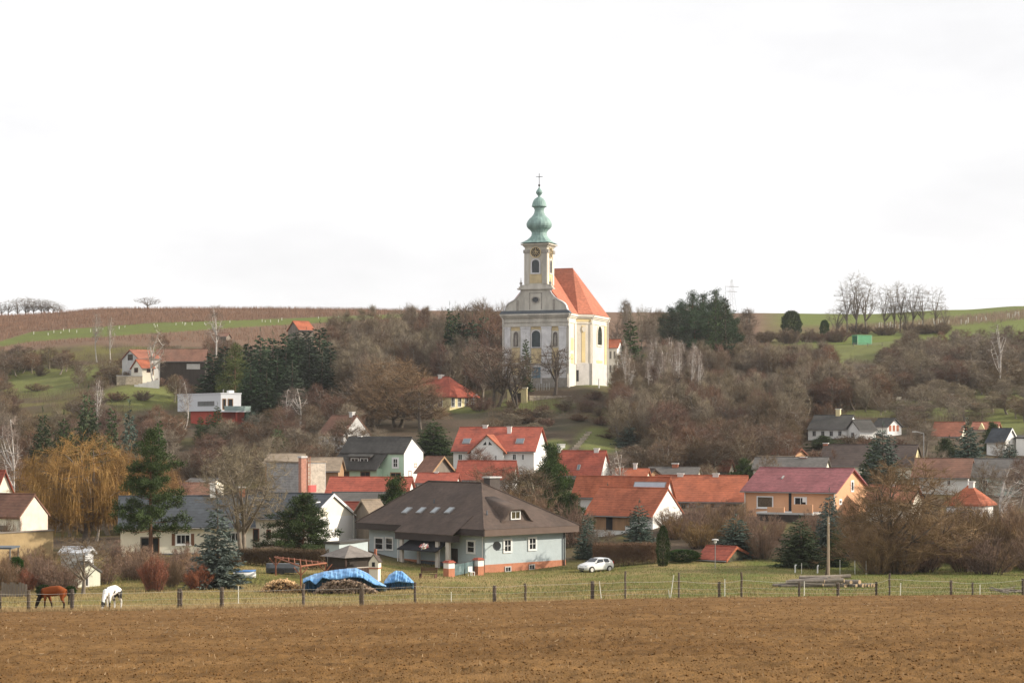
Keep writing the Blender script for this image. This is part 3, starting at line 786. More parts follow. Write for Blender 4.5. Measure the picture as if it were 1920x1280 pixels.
W_chim = mat('chimney render', (.68,.66,.62), var=.15, dirt=.3, dirtcol=(.3,.28,.26))
W_redbrick = mat('red brick', (.36,.13,.075), var=.25, scale=4)
W_sky = mat('skylight glass', (.10,.12,.14), rough=.06, var=.2, spec=.6)
M_zinc = mat('zinc gutter', (.22,.21,.20), rough=.5, var=.1)

class H:
    """gabled or hipped house from the pixels of its near corner; keeps its frames for details"""
    def __init__(h, name, label, cat, corner, d, th, xl, xr, eave, ridge, axis='L', wall=None, roof=None, over=.45, gov=.3, hipn=0, hipf=0, rf=.5, thick=.2, group=None, gable=None, gutter=True, ridgecap=True, verge=None, w=None):
        px, py = corner
        h.S = S = Site(px, py, d, th - math.degrees(math.atan((px-960)/F))); h.o = tag(S.root(name), label, cat, group)
        h.Ll = Ll = S.lenL(xl); h.Lr = Lr = (w or S.lenR(xr))
        h.axis = axis; h.he = he = S.zat(eave, 0, 0)
        if axis == 'L': h.zr = zr = S.zat(ridge, Lr*rf, 0 if hipn == 0 else hipn)
        else: h.zr = zr = S.zat(ridge, 0 if hipn == 0 else hipn, Ll*rf)
        h.wall, h.roof = wall, roof
        h.FL = Frame((0,0,0), (0,1,0), (-1,0,0)); h.FR = Frame((0,0,0), (1,0,0), (0,-1,0))
        # generic axes: along ridge (t), across (w)
        W, T = (Lr, Ll) if axis == 'L' else (Ll, Lr)
        P = (lambda w, t, z: (w, t, z)) if axis == 'L' else (lambda w, t, z: (t, w, z))
        h.P, h.W, h.T = P, W, T
        pk = W*rf
        h.sl0 = (zr-he)/pk; h.sl1 = (zr-he)/(W-pk)
        hip = hipn > 0 or hipf > 0
        m = MB()
        if not hip:
            sec = [(0,-3.0),(W,-3.0),(W,he),(pk,zr-.02),(0,he)]
            m.prism([P(w,0,z) for w,z in sec], [P(w,T,z) for w,z in sec])
        else:
            m.box(0,0,-3.0,Lr,Ll,he)
        m.build('wall', wall, h.o)
        if gable is not None and not hip:
            fr = h.FR if axis == 'L' else h.FL
            MB().extr(fr, [(0,he),(W,he),(pk,zr-.04)], -.01, .03).build('gable', gable, h.o)
        m = MB()
        ov0 = he - over*h.sl0; ov1 = he - over*h.sl1; t_ = thick
        if not hip:
            for (w0, z0, w1, z1) in ((-over, ov0, pk, zr), (W+over, ov1, pk, zr)):
                a = [P(w0,-gov,z0+.03), P(w1,-gov,z1+.03), P(w1,-gov,z1+t_+.03), P(w0,-gov,z0+t_+.03)]
                b = [P(w0,T+gov,z0+.03), P(w1,T+gov,z1+.03), P(w1,T+gov,z1+t_+.03), P(w0,T+gov,z0+t_+.03)]
                m.prism(a, b)
        else:
            e = [P(-over,-over,ov0), P(W+over,-over,ov0), P(W+over,T+over,ov0), P(-over,T+over,ov0)]
            zt = t_
            e2 = [(x,y,z+zt) for x,y,z in e]
            r1 = P(pk, hipn if hipn else -gov, zr+t_); r2 = P(pk, T-hipf if hipf else T+gov, zr+t_)
            m.add(e + e2 + [r1, r2], [(3,2,1,0),(0,1,5,4),(1,2,6,5),(2,3,7,6),(3,0,4,7),(4,5,8),(5,6,9,8),(6,7,9),(7,4,8,9)])
        ro = m.build('roof', roof, h.o); h.ro = ro
        if ridgecap:
            MB().tube(P(pk, (hipn if hipn else -gov), zr+t_+.02), P(pk, (T-hipf if hipf else T+gov), zr+t_+.02), .10, .10, 6).build('ridge_cap', roof, ro)
        if gutter and not hip:
            w0 = -over
            MB().tube(P(w0-.06, -gov, ov0+.08), P(w0-.06, T+gov, ov0+.08), .075, .075, 6).build('gutter', M_zinc, h.o)
        if verge is not None and not hip:
            for (w0, z0) in ((-over, ov0), (W+over, ov1)):
                MB().prism([P(w0,-gov-.06,z0-.05), P(pk,-gov-.06,zr-.05), P(pk,-gov-.06,zr+t_+.06), P(w0,-gov-.06,z0+t_+.06)],
                           [P(w0,-gov-.004,z0-.05), P(pk,-gov-.004,zr-.05), P(pk,-gov-.004,zr+t_+.06), P(w0,-gov-.004,z0+t_+.06)]).build('verge_board', verge, h.o)
    def win(h, wall, x0, y0, x1, y1, **kw):
        fr = h.FL if wall == 'L' else h.FR
        a0, z0, a1, z1 = h.S.prect(fr, x0, y0, x1, y1)
        return window(h.o, fr, a0, z0, a1, z1, **kw)
    def panel(h, wall, x0, y0, x1, y1, m, name, d1=.05):
        fr = h.FL if wall == 'L' else h.FR
        a0, z0, a1, z1 = h.S.prect(fr, x0, y0, x1, y1)
        return MB().extr(fr, rect(a0, z0, a1, z1), -.02, d1).build(name, m, h.o)
    def slope_plane(h):
        """front slope: local point and normal (the slope on the w=0 side)"""
        p0 = h.P(0, 0, h.he + .23); n = Vector(h.P(-h.sl0, 0, 1)).normalized() if h.axis == 'L' else Vector((0, -h.sl0, 1)).normalized()
        return p0, n
    def skylight(h, x0, y0, x1, y1, m=None, name='skylight'):
        """pixel box on the front slope"""
        p0, n = h.slope_plane()
        a = h.S.plane(p0, n, x0, y1); b = h.S.plane(p0, n, x1, y0)
        t0, t1 = (a.y, b.y) if h.axis == 'L' else (a.x, b.x)
        w0, w1 = (a.x, b.x) if h.axis == 'L' else (a.y, b.y)
        return h.sky_local(min(t0,t1), max(t0,t1), min(w0,w1), max(w0,w1), m, name)
    def sky_local(h, t0, t1, w0, w1, m=None, name='skylight'):
        P = h.P; z = lambda w: h.he + .23 + w*h.sl0
        def ring(t0, t1, w0, w1, o): return [P(w0,t0,z(w0)+o), P(w0,t1,z(w0)+o), P(w1,t1,z(w1)+o), P(w1,t0,z(w1)+o)]
        f = MB(); A, B = ring(t0,t1,w0,w1,.0), ring(t0,t1,w0,w1,.14); f.prism(A, B)
        fo = f.build(name, M_zinc, h.ro)
        MB().prism(ring(t0+.1,t1-.1,w0+.08,w1-.08,.1), ring(t0+.1,t1-.1,w0+.08,w1-.08,.16)).build('pane', m or W_sky, fo)
        return fo
    def chimney(h, px, ytop, wpx=None, w=.6, m=None, offw=0.0, cap=True, name='chimney', dy=None):
        """on the ridge (or offw metres down the front slope) at pixel column px"""
        S = h.S; pk = h.W*.5 if h.axis else 0
        pk = h.pkw() - offw
        best = None
        for i in range(400):
            t = h.T*i/399; x, y, _ = h.P(pk, t, 0); q = S.local(x, y); u = 960 + q.x/q.y*F
            if best is None or abs(u-px) < best[0]: best = (abs(u-px), t, x, y)
        _, t, x, y = best; zt = S.zat(ytop, x, y); z0 = h.zr - offw*h.sl0 - .9
        b = MB().box(x-w/2, y-w/2, z0, x+w/2, y+w/2, zt-.12).build(name, m or W_chim, h.ro)
        if cap: MB().box(x-w/2-.09, y-w/2-.09, zt-.12, x+w/2+.09, y+w/2+.09, zt).build('chimney_cap', W_chim, h.ro)
        return b
    def pkw(h): return h.W*getattr(h, 'rfv', .5)

# --- far slope, beside the vineyard
h = H('cottage', 'grey white gabled cottage standing high below the vineyard', 'cottage', (260,705), 480, 22, 229, 300, 672, 657, 'R', W_grey, R_rust, over=.3)
h.win('L', 240, 664, 249, 675, frame=M_iron, bars=(1,0))
h.win('R', 262, 684, 270, 695, frame=M_brown_frame)
h = H('garden_porch', 'small cream porch with orange roof in front of the high cottage', 'porch', (267,706), 472, 22, 246, 289, 690, 675, 'R', W_cream, R_orange, over=.35)
h.win('L', 252, 689, 259, 698, frame=M_brown_frame); h.win('R', 275, 688, 282, 698, frame=M_brown_frame, bars=(1,0)); h.win('R', 284, 690, 288, 703, frame=M_brown_frame, bars=(0,0), name='door')
h = H('long_barn', 'long dark barn with rusty brown roof beside the high cottage', 'barn', (384,700), 484, 84, 291, 392, 676, 656, 'L', W_darkw, R_old, over=.5, w=8)
h.panel('L', 350, 682, 375, 692, W_grey, 'barn_door')
h = H('field_hut', 'tiny grey hut half hidden below the vineyard rows', 'hut', (424,640), 545, 75, 406, 430, 631, 626, 'L', W_bark, R_old, w=5)
h = H('red_roof_barn', 'weathered barn with bright orange roof above the fir trees', 'barn', (561,634), 520, 25, 540, 588, 618, 603, 'R', W_bark, R_orange, over=.4)
# --- yellow school house beside the church hill
h = H('yellow_house', 'yellow house with red hipped roof below the church', 'house', (843,772), 400, 48, 742, 894, 741, 708, 'L', W_yellow, R_red, over=.5, hipn=4.0, hipf=4.0)
for x in (845, 857, 870, 882): h.win('R', x+1, 744.5, x+8, 763, fw=.14, bars=(1,1))
for x in (752, 775, 798, 821): h.win('L', x, 745, x+9, 763, fw=.14, bars=(1,1))
h.chimney(827, 702, w=.9)
# --- rectory behind the church
h = H('rectory', 'white two storey rectory with red roof just behind the church', 'house', (1157,706), 452, 78, 1122, 1172, 652, 638, 'L', W_white, R_orange, over=.3, w=6)
for y in (658, 684):
    for x in (1142.5, 1150): h.win('L', x, y, x+4.5, y+15, frame=W_grey)
# --- grey white house with the bright old gable
h = H('old_grey_house', 'two storey grey white house with patchy bright gable and brown roof', 'house', (644,857), 330, 46, 597, 694, 815, 781, 'L', W_grey, R_old, over=.25, gov=.1, gutter=False)
for x in (603, 615, 627): h.win('L', x, 818, x+6, 831, frame=W_white, bars=(1,0))
for x in (604, 618): h.win('L', x, 842, x+7, 853, frame=W_grey, bars=(0,0))
h.chimney(660, 772, w=.7, m=W_grey)
# --- mint house
h = H('mint_house', 'mint green house with broad dark grey roof and tall white gable', 'house', (757,897), 290, 62, 640, 793, 849, 822, 'L', W_mint, R_anthr, over=.25, gov=.15, rf=.4, gutter=False)
h.rfv = .4
fr = h.FR; MB().extr(fr, [(0.01,-2),(h.Lr-.01,-2),(h.Lr-.01,h.he),(h.Lr*.4,h.zr-.03),(0.01,h.he)], -.01, .05).build('gable', W_white, h.o)
h.win('L', 735, 857, 748, 878, fw=.28, bars=(1,1), frame=M_white_frame); h.win('L', 732, 885, 752, 896, frame=W_tanw, bars=(1,0))
h.win('R', 765, 882, 771, 893, frame=M_brown_frame, fw=.1); h.win('R', 776, 868, 781, 876, frame=W_tanw)
yl = h.Ll; ye0 = S_y = h.S.lenL(722)
# catslide roof reaching low over the entrance side
zl = h.S.zat(882, -2.2, ye0+3); zt_ = h.zr+.22
m = MB(); x0, x1 = -2.4, h.Lr*.4
m.prism([(x0, ye0+.2, zl), (x1, ye0-1.2, zt_), (x1, ye0-1.2, zt_+.14), (x0, ye0+.2, zl+.22)], [(x0, yl+1.0, zl), (x1, yl-.4, zt_), (x1, yl-.4, zt_+.14), (x0, yl+1.0, zl+.22)])
m.build('catslide_roof', R_anthr, h.o)
MB().box(-1.7, ye0+.5, -3, .02, yl-.1, zl+.35).build('lower_wall', W_mint, h.o)
FX = Frame((-1.7,0,0), (0,1,0), (-1,0,0))
for (a, b) in ((642,655),(676,694)):
    q = h.S.prect(FX, a, 883.5, b, 895); window(h.o, FX, *q, frame=M_brown_frame, bars=(1,0))
# wide dormer in the catslide
sl = (zt_-zl)/(x1-x0); q = h.S.prect(Frame((-.9,0,0),(0,1,0),(-1,0,0)), 659, 858, 693, 871)
D = Frame((-1.15,0,0), (0,1,0), (-1,0,0)); a0, z0, a1, z1 = h.S.prect(D, 658, 858.5, 690, 871)
dm = MB().box(-1.15, a0-.25, z0-.4, 1.6, a1+.25, z1+.12).build('dormer', mat('dormer boards', (.075,.05,.042), var=.2), h.o)
MB().prism([(-1.5,a0-.6,z1+.1),(-1.5,a1+.6,z1+.1),(-1.5,a1+.6,z1+.3),(-1.5,a0-.6,z1+.3)], [(2.2,a0-.6,z1+1.1),(2.2,a1+.6,z1+1.1),(2.2,a1+.6,z1+1.3),(2.2,a0-.6,z1+1.3)]).build('dormer_roof', R_anthr, dm)
for q in ((a0, (a0+a1)/2-.12), ((a0+a1)/2+.12, a1)): window(dm, D, q[0], z0, q[1], z1, bars=(1,0), fw=.1)
h.chimney(676, 817, w=.5, m=M_dark)
h = H('brown_barn', 'small barn with mottled brown roof and bare timber gable beside the mint house', 'barn', (809,893), 284, 56, 783, 848, 884, 858, 'L', W_bark, R_old, over=.5, gov=.4, verge=W_tanw)
# --- red gable dormer house
h = H('red_roof_house', 'white house with big red roof and central pointed cross gable below the church', 'house', (1001,890), 310, 80, 850, 1026, 845, 803, 'L', W_white, R_red, over=.5, gov=.35)
for (a, b) in ((858,868),(877,884),(960,969),(977,984)): h.win('L', a, 850, b, 863, frame=M_white_frame, bars=(1,0), fw=.16)
for (a, b) in ((866,884),(966,984)): h.skylight(a, 823, b, 832)
h.chimney(910, 796, w=.75); h.chimney(955, 799, w=.65, offw=1.6)
ya_, yb_ = h.S.lenL(946), h.S.lenL(886); yc_ = (ya_+yb_)/2
zc_ = h.S.zat(817, -1.2, yc_); hx = -1.2; zg = h.he
sec = [(ya_,-3),(yb_,-3),(yb_,zg),(yc_,zc_),(ya_,zg)]
cg = MB().prism([(hx,y,z) for y,z in sec], [(h.Lr*.45,y,z) for y,z in sec]).build('cross_gable', W_white, h.o)
m = MB(); e_ = .55; slp = (zc_-zg)/((yb_-ya_)/2)
for (y0, y1) in ((ya_-e_, yc_), (yb_+e_, yc_)):
    z0 = zg-e_*slp
    m.prism([(hx-.35,y0,z0+.03),(hx-.35,y1,zc_+.03),(hx-.35,y1,zc_+.25),(hx-.35,y0,z0+.25)], [(h.Lr*.5,y0,z0+.03),(h.Lr*.5,y1,zc_+.03),(h.Lr*.5,y1,zc_+.25),(h.Lr*.5,y0,z0+.25)])
m.build('cross_gable_roof', R_orange, cg)
GX = Frame((hx,0,0), (0,1,0), (-1,0,0))
for (a, b) in ((893,900),(906,913),(926,933)): window(cg, GX, *h.S.prect(GX, a, 852, b, 864), fw=.18, bars=(1,0))
for (a, b, c) in ((905,912,911),(916,923,917)):
    p, q, r = h.S.sz(GX, a, 834), h.S.sz(GX, b, 834), h.S.sz(GX, c, 827)
    tw_ = MB().extr(GX, [p, q, r], -.02, .03).build('triangular_window', M_glass, cg)
h = H('red_shed', 'low red roofed shed in front of the pointed cross gable house', 'shed', (960,905), 286, 82, 856, 968, 899, 866, 'L', W_white, R_red, over=.3, w=6)
# --- red roofed house with two chimneys
h = H('twin_chimney_house', 'red roofed house with two white chimneys at the foot of the church slope', 'house', (1124,910), 300, 76, 1036, 1144, 889, 847, 'L', W_white, R_red, over=.4)
h.skylight(1081, 872, 1089, 881); h.chimney(1048, 841, w=.75); h.chimney(1119, 840, w=.75)
h.win('L', 1060, 894, 1068, 905)
# --- block of barns and the factory like building
h = H('grey_block', 'tall windowless grey block with red brick pillar and pale side wall', 'building', (563,935), 262, 42, 500, 611, 868, 867, 'L', mat('grey cladding', (.34,.33,.32), var=.1, rows=.35, rowdepth=.25), R_tan, over=.15, gov=.1, gutter=False, ridgecap=False)
h.panel('R', 575.5, 869, 609.5, 940, W_brick, 'brick_wall', .06)
a0, z0, a1, z1 = h.S.prect(h.FR, 562, 858, 574, 940)
MB().box(a0-.2, -.55, -3, a0+.75, .02, z1).build('brick_pillar', mat('pale red brick', (.40,.20,.145), var=.25, scale=3), h.o); MB().box(a0-.3, -.65, z1, a0+.85, .12, z1+.25).build('pillar_cap', W_grey, h.o)
h.panel('R', 577, 909, 592, 922, mat('faded red sign', (.62,.13,.12), var=.1), 'sign_board', .12)
m = MB(); f = h.FR; a = h.S.sz(f, 574, 890)[0]
for i in range(9): m.extr(f, rect(a, 1+i*.55, a+.5, 1.06+i*.55), .25, .3)
m.extr(f, rect(a, .5, a+.06, 5.8), .24, .31).extr(f, rect(a+.44, .5, a+.5, 5.8), .24, .31)
m.build('ladder', W_redbrick, h.o)
h = H('tan_barn', 'tan sheet roofed barn behind the tall grey block', 'barn', (560,875), 285, 80, 497, 575, 868, 853, 'L', W_tanw, R_tan, w=8)
h = H('tan_lean_to', 'tan roofed lean-to between the grey block and the mint house', 'shed', (634,900), 278, 82, 574, 640, 882, 860, 'L', W_tanw, R_tan, w=6)
h = H('long_red_barn', 'long low barn with plain bright red roof behind the brown hipped house', 'barn', (762,950), 250, 82, 612, 790, 929, 897, 'L', W_white, R_red, over=.4, w=8)
h = H('raised_red_barn', 'red roofed barn with small wall opening behind the long red barn', 'barn', (853,915), 268, 84, 782, 858, 906, 889, 'L', W_white, R_red, over=.3, w=6)
h.chimney(818, 884, w=.5)
h = H('grey_sheet_barn', 'grey sheet roofed barn below the long red barn', 'barn', (752,965), 236, 78, 612, 775, 953, 926, 'L', W_bark, R_grey, over=.4, w=8)
h = H('timber_shed', 'old timber shed with narrow gable behind the brown hipped house', 'shed', (694,985), 222, 30, 668, 722, 962, 940, 'R', W_bark, R_tan, over=.3)
h = H('red_lean_to', 'small bright red roof against the white gabled barn', 'lean-to', (672,985), 226, 75, 630, 685, 968, 944, 'L', W_white, R_red, over=.2)
# --- slate roofed pair
h = H('white_gable_house', 'cream house with blue grey slate roof and big bare white gable', 'house', (582,1016), 216, 60, 440, 663, 972, 929, 'L', W_cream, R_slate, over=.5, gov=.2, verge=W_white)
h.win('L', 474, 990, 486, 1014, frame=M_brown_frame, name='door', bars=(0,0)); h.win('L', 500, 992, 508, 1010, frame=M_brown_frame, bars=(0,0)); h.win('L', 540, 990, 553, 1008)
MB().tube(h.FR.p(h.Lr-.15, 0, .12), h.FR.p(h.Lr-.15, h.he, .12), .07).build('downpipe', M_pipe, h.o)
MB().extr(h.FR, rect(.0,-1,h.Lr*.99,h.he), -.01, .04).build('gable_wall', W_white, h.o)
h.panel('R', 590, 940, 600, 942, W_white, 'ledge')
h = H('long_slate_house', 'long cream house with slate roof behind the Scots pine', 'house', (474,1040), 205, 93, 226, 486, 984, 932, 'L', W_cream, R_slate, over=.55, gov=.3, w=9)
h.win('L', 329, 1000, 358, 1021, frame=M_white_frame, bars=(2,0), fw=.16, sill=True)
for x in (322, 358): h.panel('L', x, 1000, x+6, 1022, M_brown_frame, 'shutter', .08)
h.win('L', 263, 1006, 281, 1040, frame=W_bark, bars=(0,0), name='door'); h.win('L', 284, 1006, 299, 1040, frame=M_brown_frame, bars=(0,0), name='door')
h.win('L', 425, 997, 450, 1016, frame=M_white_frame, bars=(2,0)); h.chimney(399, 905, w=.6); h.chimney(454, 912, w=.6, m=W_redbrick)
h.panel('L', 300, 1036, 470, 1039, M_slate, 'base_strip', .12)
h = H('brick_roof_house', 'house with mottled brick red roof behind the long slate house', 'house', (392,945), 240, 84, 300, 400, 934, 908, 'L', W_cream, R_old, over=.3, w=8)
h.chimney(383, 917, w=.6, m=W_redbrick, offw=1.5)
h = H('grey_gable_barn', 'small grey roofed barn with pale gable above the brick red roof', 'barn', (392,915), 265, 70, 346, 400, 909, 899, 'L', W_cream, R_grey, w=6)
# --- far left
h = H('brown_roof_house', 'old house with brown roof and branch shadowed white gable beside the willow', 'house', (37,1000), 190, 52, -75, 89, 968, 930, 'L', W_cream, R_old, over=.3, gov=.15, gutter=False)
h.panel('L', 0, 985, 14, 996, W_bark, 'shutter')
MB().extr(h.FR, [(0.01,-2),(h.Lr-.01,-2),(h.Lr-.01,h.he),(h.Lr*.5,h.zr-.03),(0.01,h.he)], -.01, .05).build('gable', mat('branch shadowed gable', (.66,.57,.49), var=.15, scale=.9, dirt=.5, dirtcol=(.40,.31,.25)), h.o)  # streaks in the plaster colour stand for branch shadows on the gable
h = H('red_gable_house', 'bright red steep roof peeping behind the old brown roofed house', 'house', (-12,950), 226, 40, -70, 27, 934, 885, 'L', W_cream, R_red, over=.4)
# --- modern box house
S = Site(414, 803, 402, 34); mo = tag(S.root('modern_house'), 'modern flat roofed white box house on a red ground floor', 'house')
Ll, Lr = S.lenL(333), S.lenR(452); z0, z1 = S.zat(770, 0, 0), S.zat(738, 0, 0)
W_mod = mat('pale grey panels', (.60,.61,.63), var=.04); W_modred = mat('red render', (.44,.075,.05), var=.08)
MB().box(0,0,z0,Lr,Ll,z1).build('upper_floor', W_mod, mo); MB().box(-.12,-.12,z1,Lr+.12,Ll+.12,z1+.22).build('parapet', W_mod, mo)
MB().box(.6,.5,-3,Lr+1.0,Ll*.75,z0-.02).build('ground_floor', W_modred, mo)
MB().box(-.2,-2.2,z0-.25,Lr+1.2,-.01,z0).build('balcony', W_mod, mo)
m = MB().box(-.2,-2.2,z0,Lr+1.2,-2.16,z0+1.0).box(Lr+1.16,-2.15,z0,Lr+1.2,-.01,z0+1.0)
m.build('glass_railing', mat('greenish railing glass', (.33,.42,.40), rough=.15, var=.05), mo)
MB().box(Lr*.55,-2.0,-3,Lr*.62,-1.6,z0-.25).build('balcony_post', W_modred, mo)
FL, FR = Frame((0,0,0),(0,1,0),(-1,0,0)), Frame((0,0,0),(1,0,0),(0,-1,0))
window(mo, FL, *S.prect(FL, 371, 752, 402, 761), frame=mat('grey frame', (.22,.22,.22), var=.05), pane=mat('grey glass', (.16,.17,.17), rough=.15), bars=(2,0))
window(mo, FR, *S.prect(FR, 417, 747, 424, 768), frame=W_tanw, bars=(0,0)); window(mo, FR, *S.prect(FR, 427, 747, 437, 768), frame=W_tanw, bars=(0,0))
MB().tube((2,3,z1),(2,3,z1+1.0),.12).build('roof_vent', M_zinc, mo); MB().box(Lr*.5,1,z1+.2,Lr*.5+1.2,2,z1+.75).build('roof_light', W_white, mo)
# --- right hand side of the village
h = H('white_gable_barn', 'orange roofed barn with dazzling white gable and timber front', 'barn', (1224,985), 235, 60, 1098, 1279, 965, 918, 'L', W_white, R_orange, over=.5, gov=.12, gutter=True)
h.panel('L', 1113, 966, 1172, 993, W_tanw, 'timber_front', .06); h.panel('L', 1137, 968, 1149, 993, M_dark, 'doorway', .09); h.panel('L', 1172.5, 966, 1182, 985, W_tanw, 'timber_door', .06)
h = H('solar_roof_house', 'orange roofed house with large pale solar panel behind the white gable barn', 'house', (1246,945), 247, 66, 1076, 1262, 928, 897, 'L', W_white, R_orange, over=.4)
p0, n = h.slope_plane(); a = h.S.plane(p0, n, 1215, 919); b = h.S.plane(p0, n, 1238, 905); c = h.S.plane(p0, n, 1246, 919)
sp = MB(); 
pn = h.sky_local(min(a.y,c.y), max(a.y,c.y)+2.2, min(a.x,b.x), max(a.x,b.x), mat('solar glass', (.36,.40,.45), rough=.25, var=.1), 'solar_panel')
h.chimney(1098, 911, w=.6)
h = H('long_orange_house', 'long orange roofed house with grey white wall and two chimneys', 'house', (1392,985), 262, 84, 1222, 1412, 938, 894, 'L', mat('dull white render', (.50,.48,.45), var=.1, dirt=.4, dirtcol=(.35,.32,.29)), R_orange, over=.6, w=10)
h.chimney(1276, 887, w=.8); h.chimney(1342, 887, w=.8)
for (a, b) in ((1277,1287),(1292,1305),(1332,1339)): h.win('L', a, 944, b, 957, frame=W_tanw)
h.panel('L', 1360, 946, 1384, 964, M_dark, 'garage_door', .08)
h = H('orange_house', 'orange rendered house with wine red metal roof and sunlit gable', 'house', (1566,975), 240, 70, 1396, 1626, 922, 881, 'L', W_orange, R_purple, over=.55, gov=.4)
h.win('L', 1419, 929.5, 1450, 952, fw=.14, bars=(0,0), sill=True, pane=mat('curtained glass', (.10,.075,.05), rough=.2, var=.4, scale=2.5))
h.panel('L', 1479, 924, 1484, 962, M_dark, 'recess_shade', .05)  # flat dark strip painted for the shade of the balcony recess
h.win('L', 1489, 931, 1513, 951, fw=.14, bars=(1,0)); h.panel('L', 1505, 932, 1511, 941, W_white, 'curtain', .09)
h.win('R', 1595, 900, 1600.5, 922, fw=.22, bars=(0,0)); h.win('R', 1573, 935, 1578, 946, fw=.2, bars=(0,0))
MB().tube(h.FL.p(.1,-2,.1), h.FL.p(.1,h.he-.2,.1), .08).build('downpipe', M_pipe, h.o); MB().tube(h.FL.p(h.Ll-.1,-2,.1), h.FL.p(h.Ll-.1,h.he-.2,.1), .08).build('downpipe', M_pipe, h.o)
h.skylight(1464, 893, 1471, 898, W_white, 'roof_hatch'); 
TZ = h.S.zat(958, -3, 6)
ty0, ty1 = h.S.lenL(1545), h.S.lenL(1440)
te = MB().box(-4.0, ty0, TZ-.35, -.02, ty1, TZ-.1).build('terrace', W_grey, h.o)
MB().box(-4.0, ty0+.02, TZ-.1, -3.8, ty0+(ty1-ty0)*.36, TZ+.95).build('terrace_parapet', W_orange, te); MB().box(-4.0, ty0+(ty1-ty0)*.5, TZ-.1, -3.8, ty1-1.5, TZ+.55).build('terrace_parapet', W_orange, te)
MB().box(-3.9, ty0+.1, -3.5, -.2, ty1-.1, TZ-.36).build('terrace_base', W_darkw, te)
h = H('broad_brown_house', 'house with broad plain brown roof and small cream gable behind the orange house', 'house', (1708,885), 290, 80, 1535, 1738, 874, 836, 'L', W_cream, R_darkb, over=.3, w=10)
MB().extr(h.FR, [(0.01,h.he-1),(h.Lr-.01,h.he-1),(h.Lr-.01,h.he),(h.Lr*.5,h.zr-.03),(0.01,h.he)], -.01, .05).build('gable', W_yellow, h.o)
h.chimney(1506+40, 830, w=.7, m=W_redbrick)
h = H('grey_flat_house', 'low house with grey roof and brick chimney behind the wine red roof', 'house', (1545,895), 282, 84, 1412, 1556, 880, 860, 'L', W_cream, R_grey, over=.3, w=8)
h.chimney(1507, 856, w=.9, m=W_redbrick); h.chimney(1493, 858, w=.5)
h = H('long_brown_house', 'long low house with reddish brown roof and white wall', 'house', (1815,925), 270, 84, 1712, 1824, 895, 862, 'L', W_white, R_old, over=.4, w=9)
h.win('L', 1775, 899, 1783, 910)
h = H('long_grey_house', 'long low house with grey brown roof adjoining the reddish brown one', 'house', (1975,925), 268, 85, 1820, 1985, 894, 863, 'L', mat('pale green render', (.46,.52,.46), var=.1), R_grey, over=.4, w=9)
h.win('L', 1842, 899, 1852, 912); h.win('L', 1880, 899, 1890, 912)
h = H('four_window_house', 'white cottage with four front windows and dark grey roof near the wood edge', 'house', (1587,823), 350, 74, 1515, 1612, 804, 780, 'L', W_white, R_anthr, over=.3, gov=.15)
for x in (1523, 1539, 1555, 1571): h.win('L', x, 807, x+7.5, 818, frame=W_grey, bars=(1,0), fw=.12)
h.chimney(1572, 766, w=.8, m=W_yellow)
h = H('white_annexe', 'small white annexe with dark roof stepping down beside the four window cottage', 'shed', (1612,826), 346, 30, 1588, 1642, 806, 789, 'R', W_white, R_anthr, over=.3)
h.win('L', 1596, 810, 1602, 822, frame=W_grey)
h = H('striped_shed', 'narrow shed with red and white striped wall behind a conifer', 'shed', (1664,815), 352, 50, 1636, 1690, 800, 786, 'L', W_white, R_anthr, over=.25)
for i, x in enumerate((1667, 1674, 1681)): h.panel('R', x, 797, x+4, 808, W_redbrick, 'red_stripe', .05)
h = H('rust_roof_house', 'small house with rusty red roof behind dark garden conifers', 'house', (1800,830), 350, 80, 1748, 1808, 818, 793, 'L', W_cream, R_rust, over=.3, w=7)
h = H('dormer_house', 'small house with faded orange roof and a pale dormer', 'house', (1868,822), 356, 82, 1822, 1876, 806, 793, 'L', W_cream, R_rust, over=.3, w=6)
MB().extr(h.FL, [(h.Ll*.45,h.he),(h.Ll*.75,h.he),(h.Ll*.6,h.he+1.3)], -.8, .25).build('dormer', W_yellow, h.o)
h = H('dark_roof_house', 'house with dark blue grey roof and bright white gable near the tall conifers', 'house', (1884,852), 322, 62, 1850, 1908, 828, 805, 'L', W_white, R_slate, over=.3, gov=.2, verge=W_white)
h = H('white_garage', 'flat white garage beside the bright gabled dark roof house', 'garage', (1945,850), 322, 80, 1905, 1955, 822, 818, 'L', W_white, R_anthr, over=.1, gutter=False, ridgecap=False, w=5)
h = H('dark_hill_barn', 'dark timber barn on the grassy slope at the edge of the picture', 'barn', (1960,790), 400, 78, 1909, 1975, 770, 752, 'L', W_darkw, R_anthr, over=.3, w=7)
h = H('orange_cottage', 'small cottage with rusty orange roof above the grey roofs', 'cottage', (1366,892), 305, 55, 1318, 1376, 880, 864, 'L', W_cream, R_rust, over=.3)
h = H('orange_gable_hut', 'little hut with orange roof and sunlit orange gable', 'hut', (1491,866), 312, 50, 1446, 1511, 853, 843, 'L', mat('peach render', (.60,.36,.20), var=.1), R_rust, over=.25)
h = H('tan_gable_barn', 'barn with tan grey roof above the wine red roof', 'barn', (1470,885), 296, 55, 1408, 1500, 872, 858, 'L', W_tanw, R_tan, over=.3)
h = H('dormer_orange_house', 'orange roofed house with white dormer beside the twin birches', 'house', (1205,920), 278, 80, 1146, 1226, 908, 881, 'L', W_cream, R_orange, over=.3, w=8)
q = h.S.prect(Frame((-.1,0,0),(0,1,0),(-1,0,0)), 1183, 898, 1196, 908)
MB().box(-.1, q[0], q[1], 1.6, q[2], q[3]).build('dormer', W_white, h.o); window(h.o, Frame((-.1,0,0),(0,1,0),(-1,0,0)), q[0]+.1, q[1]+.1, q[2]-.1, q[3]-.1, bars=(1,0), fw=.08)
h.chimney(1191, 868, w=.5)
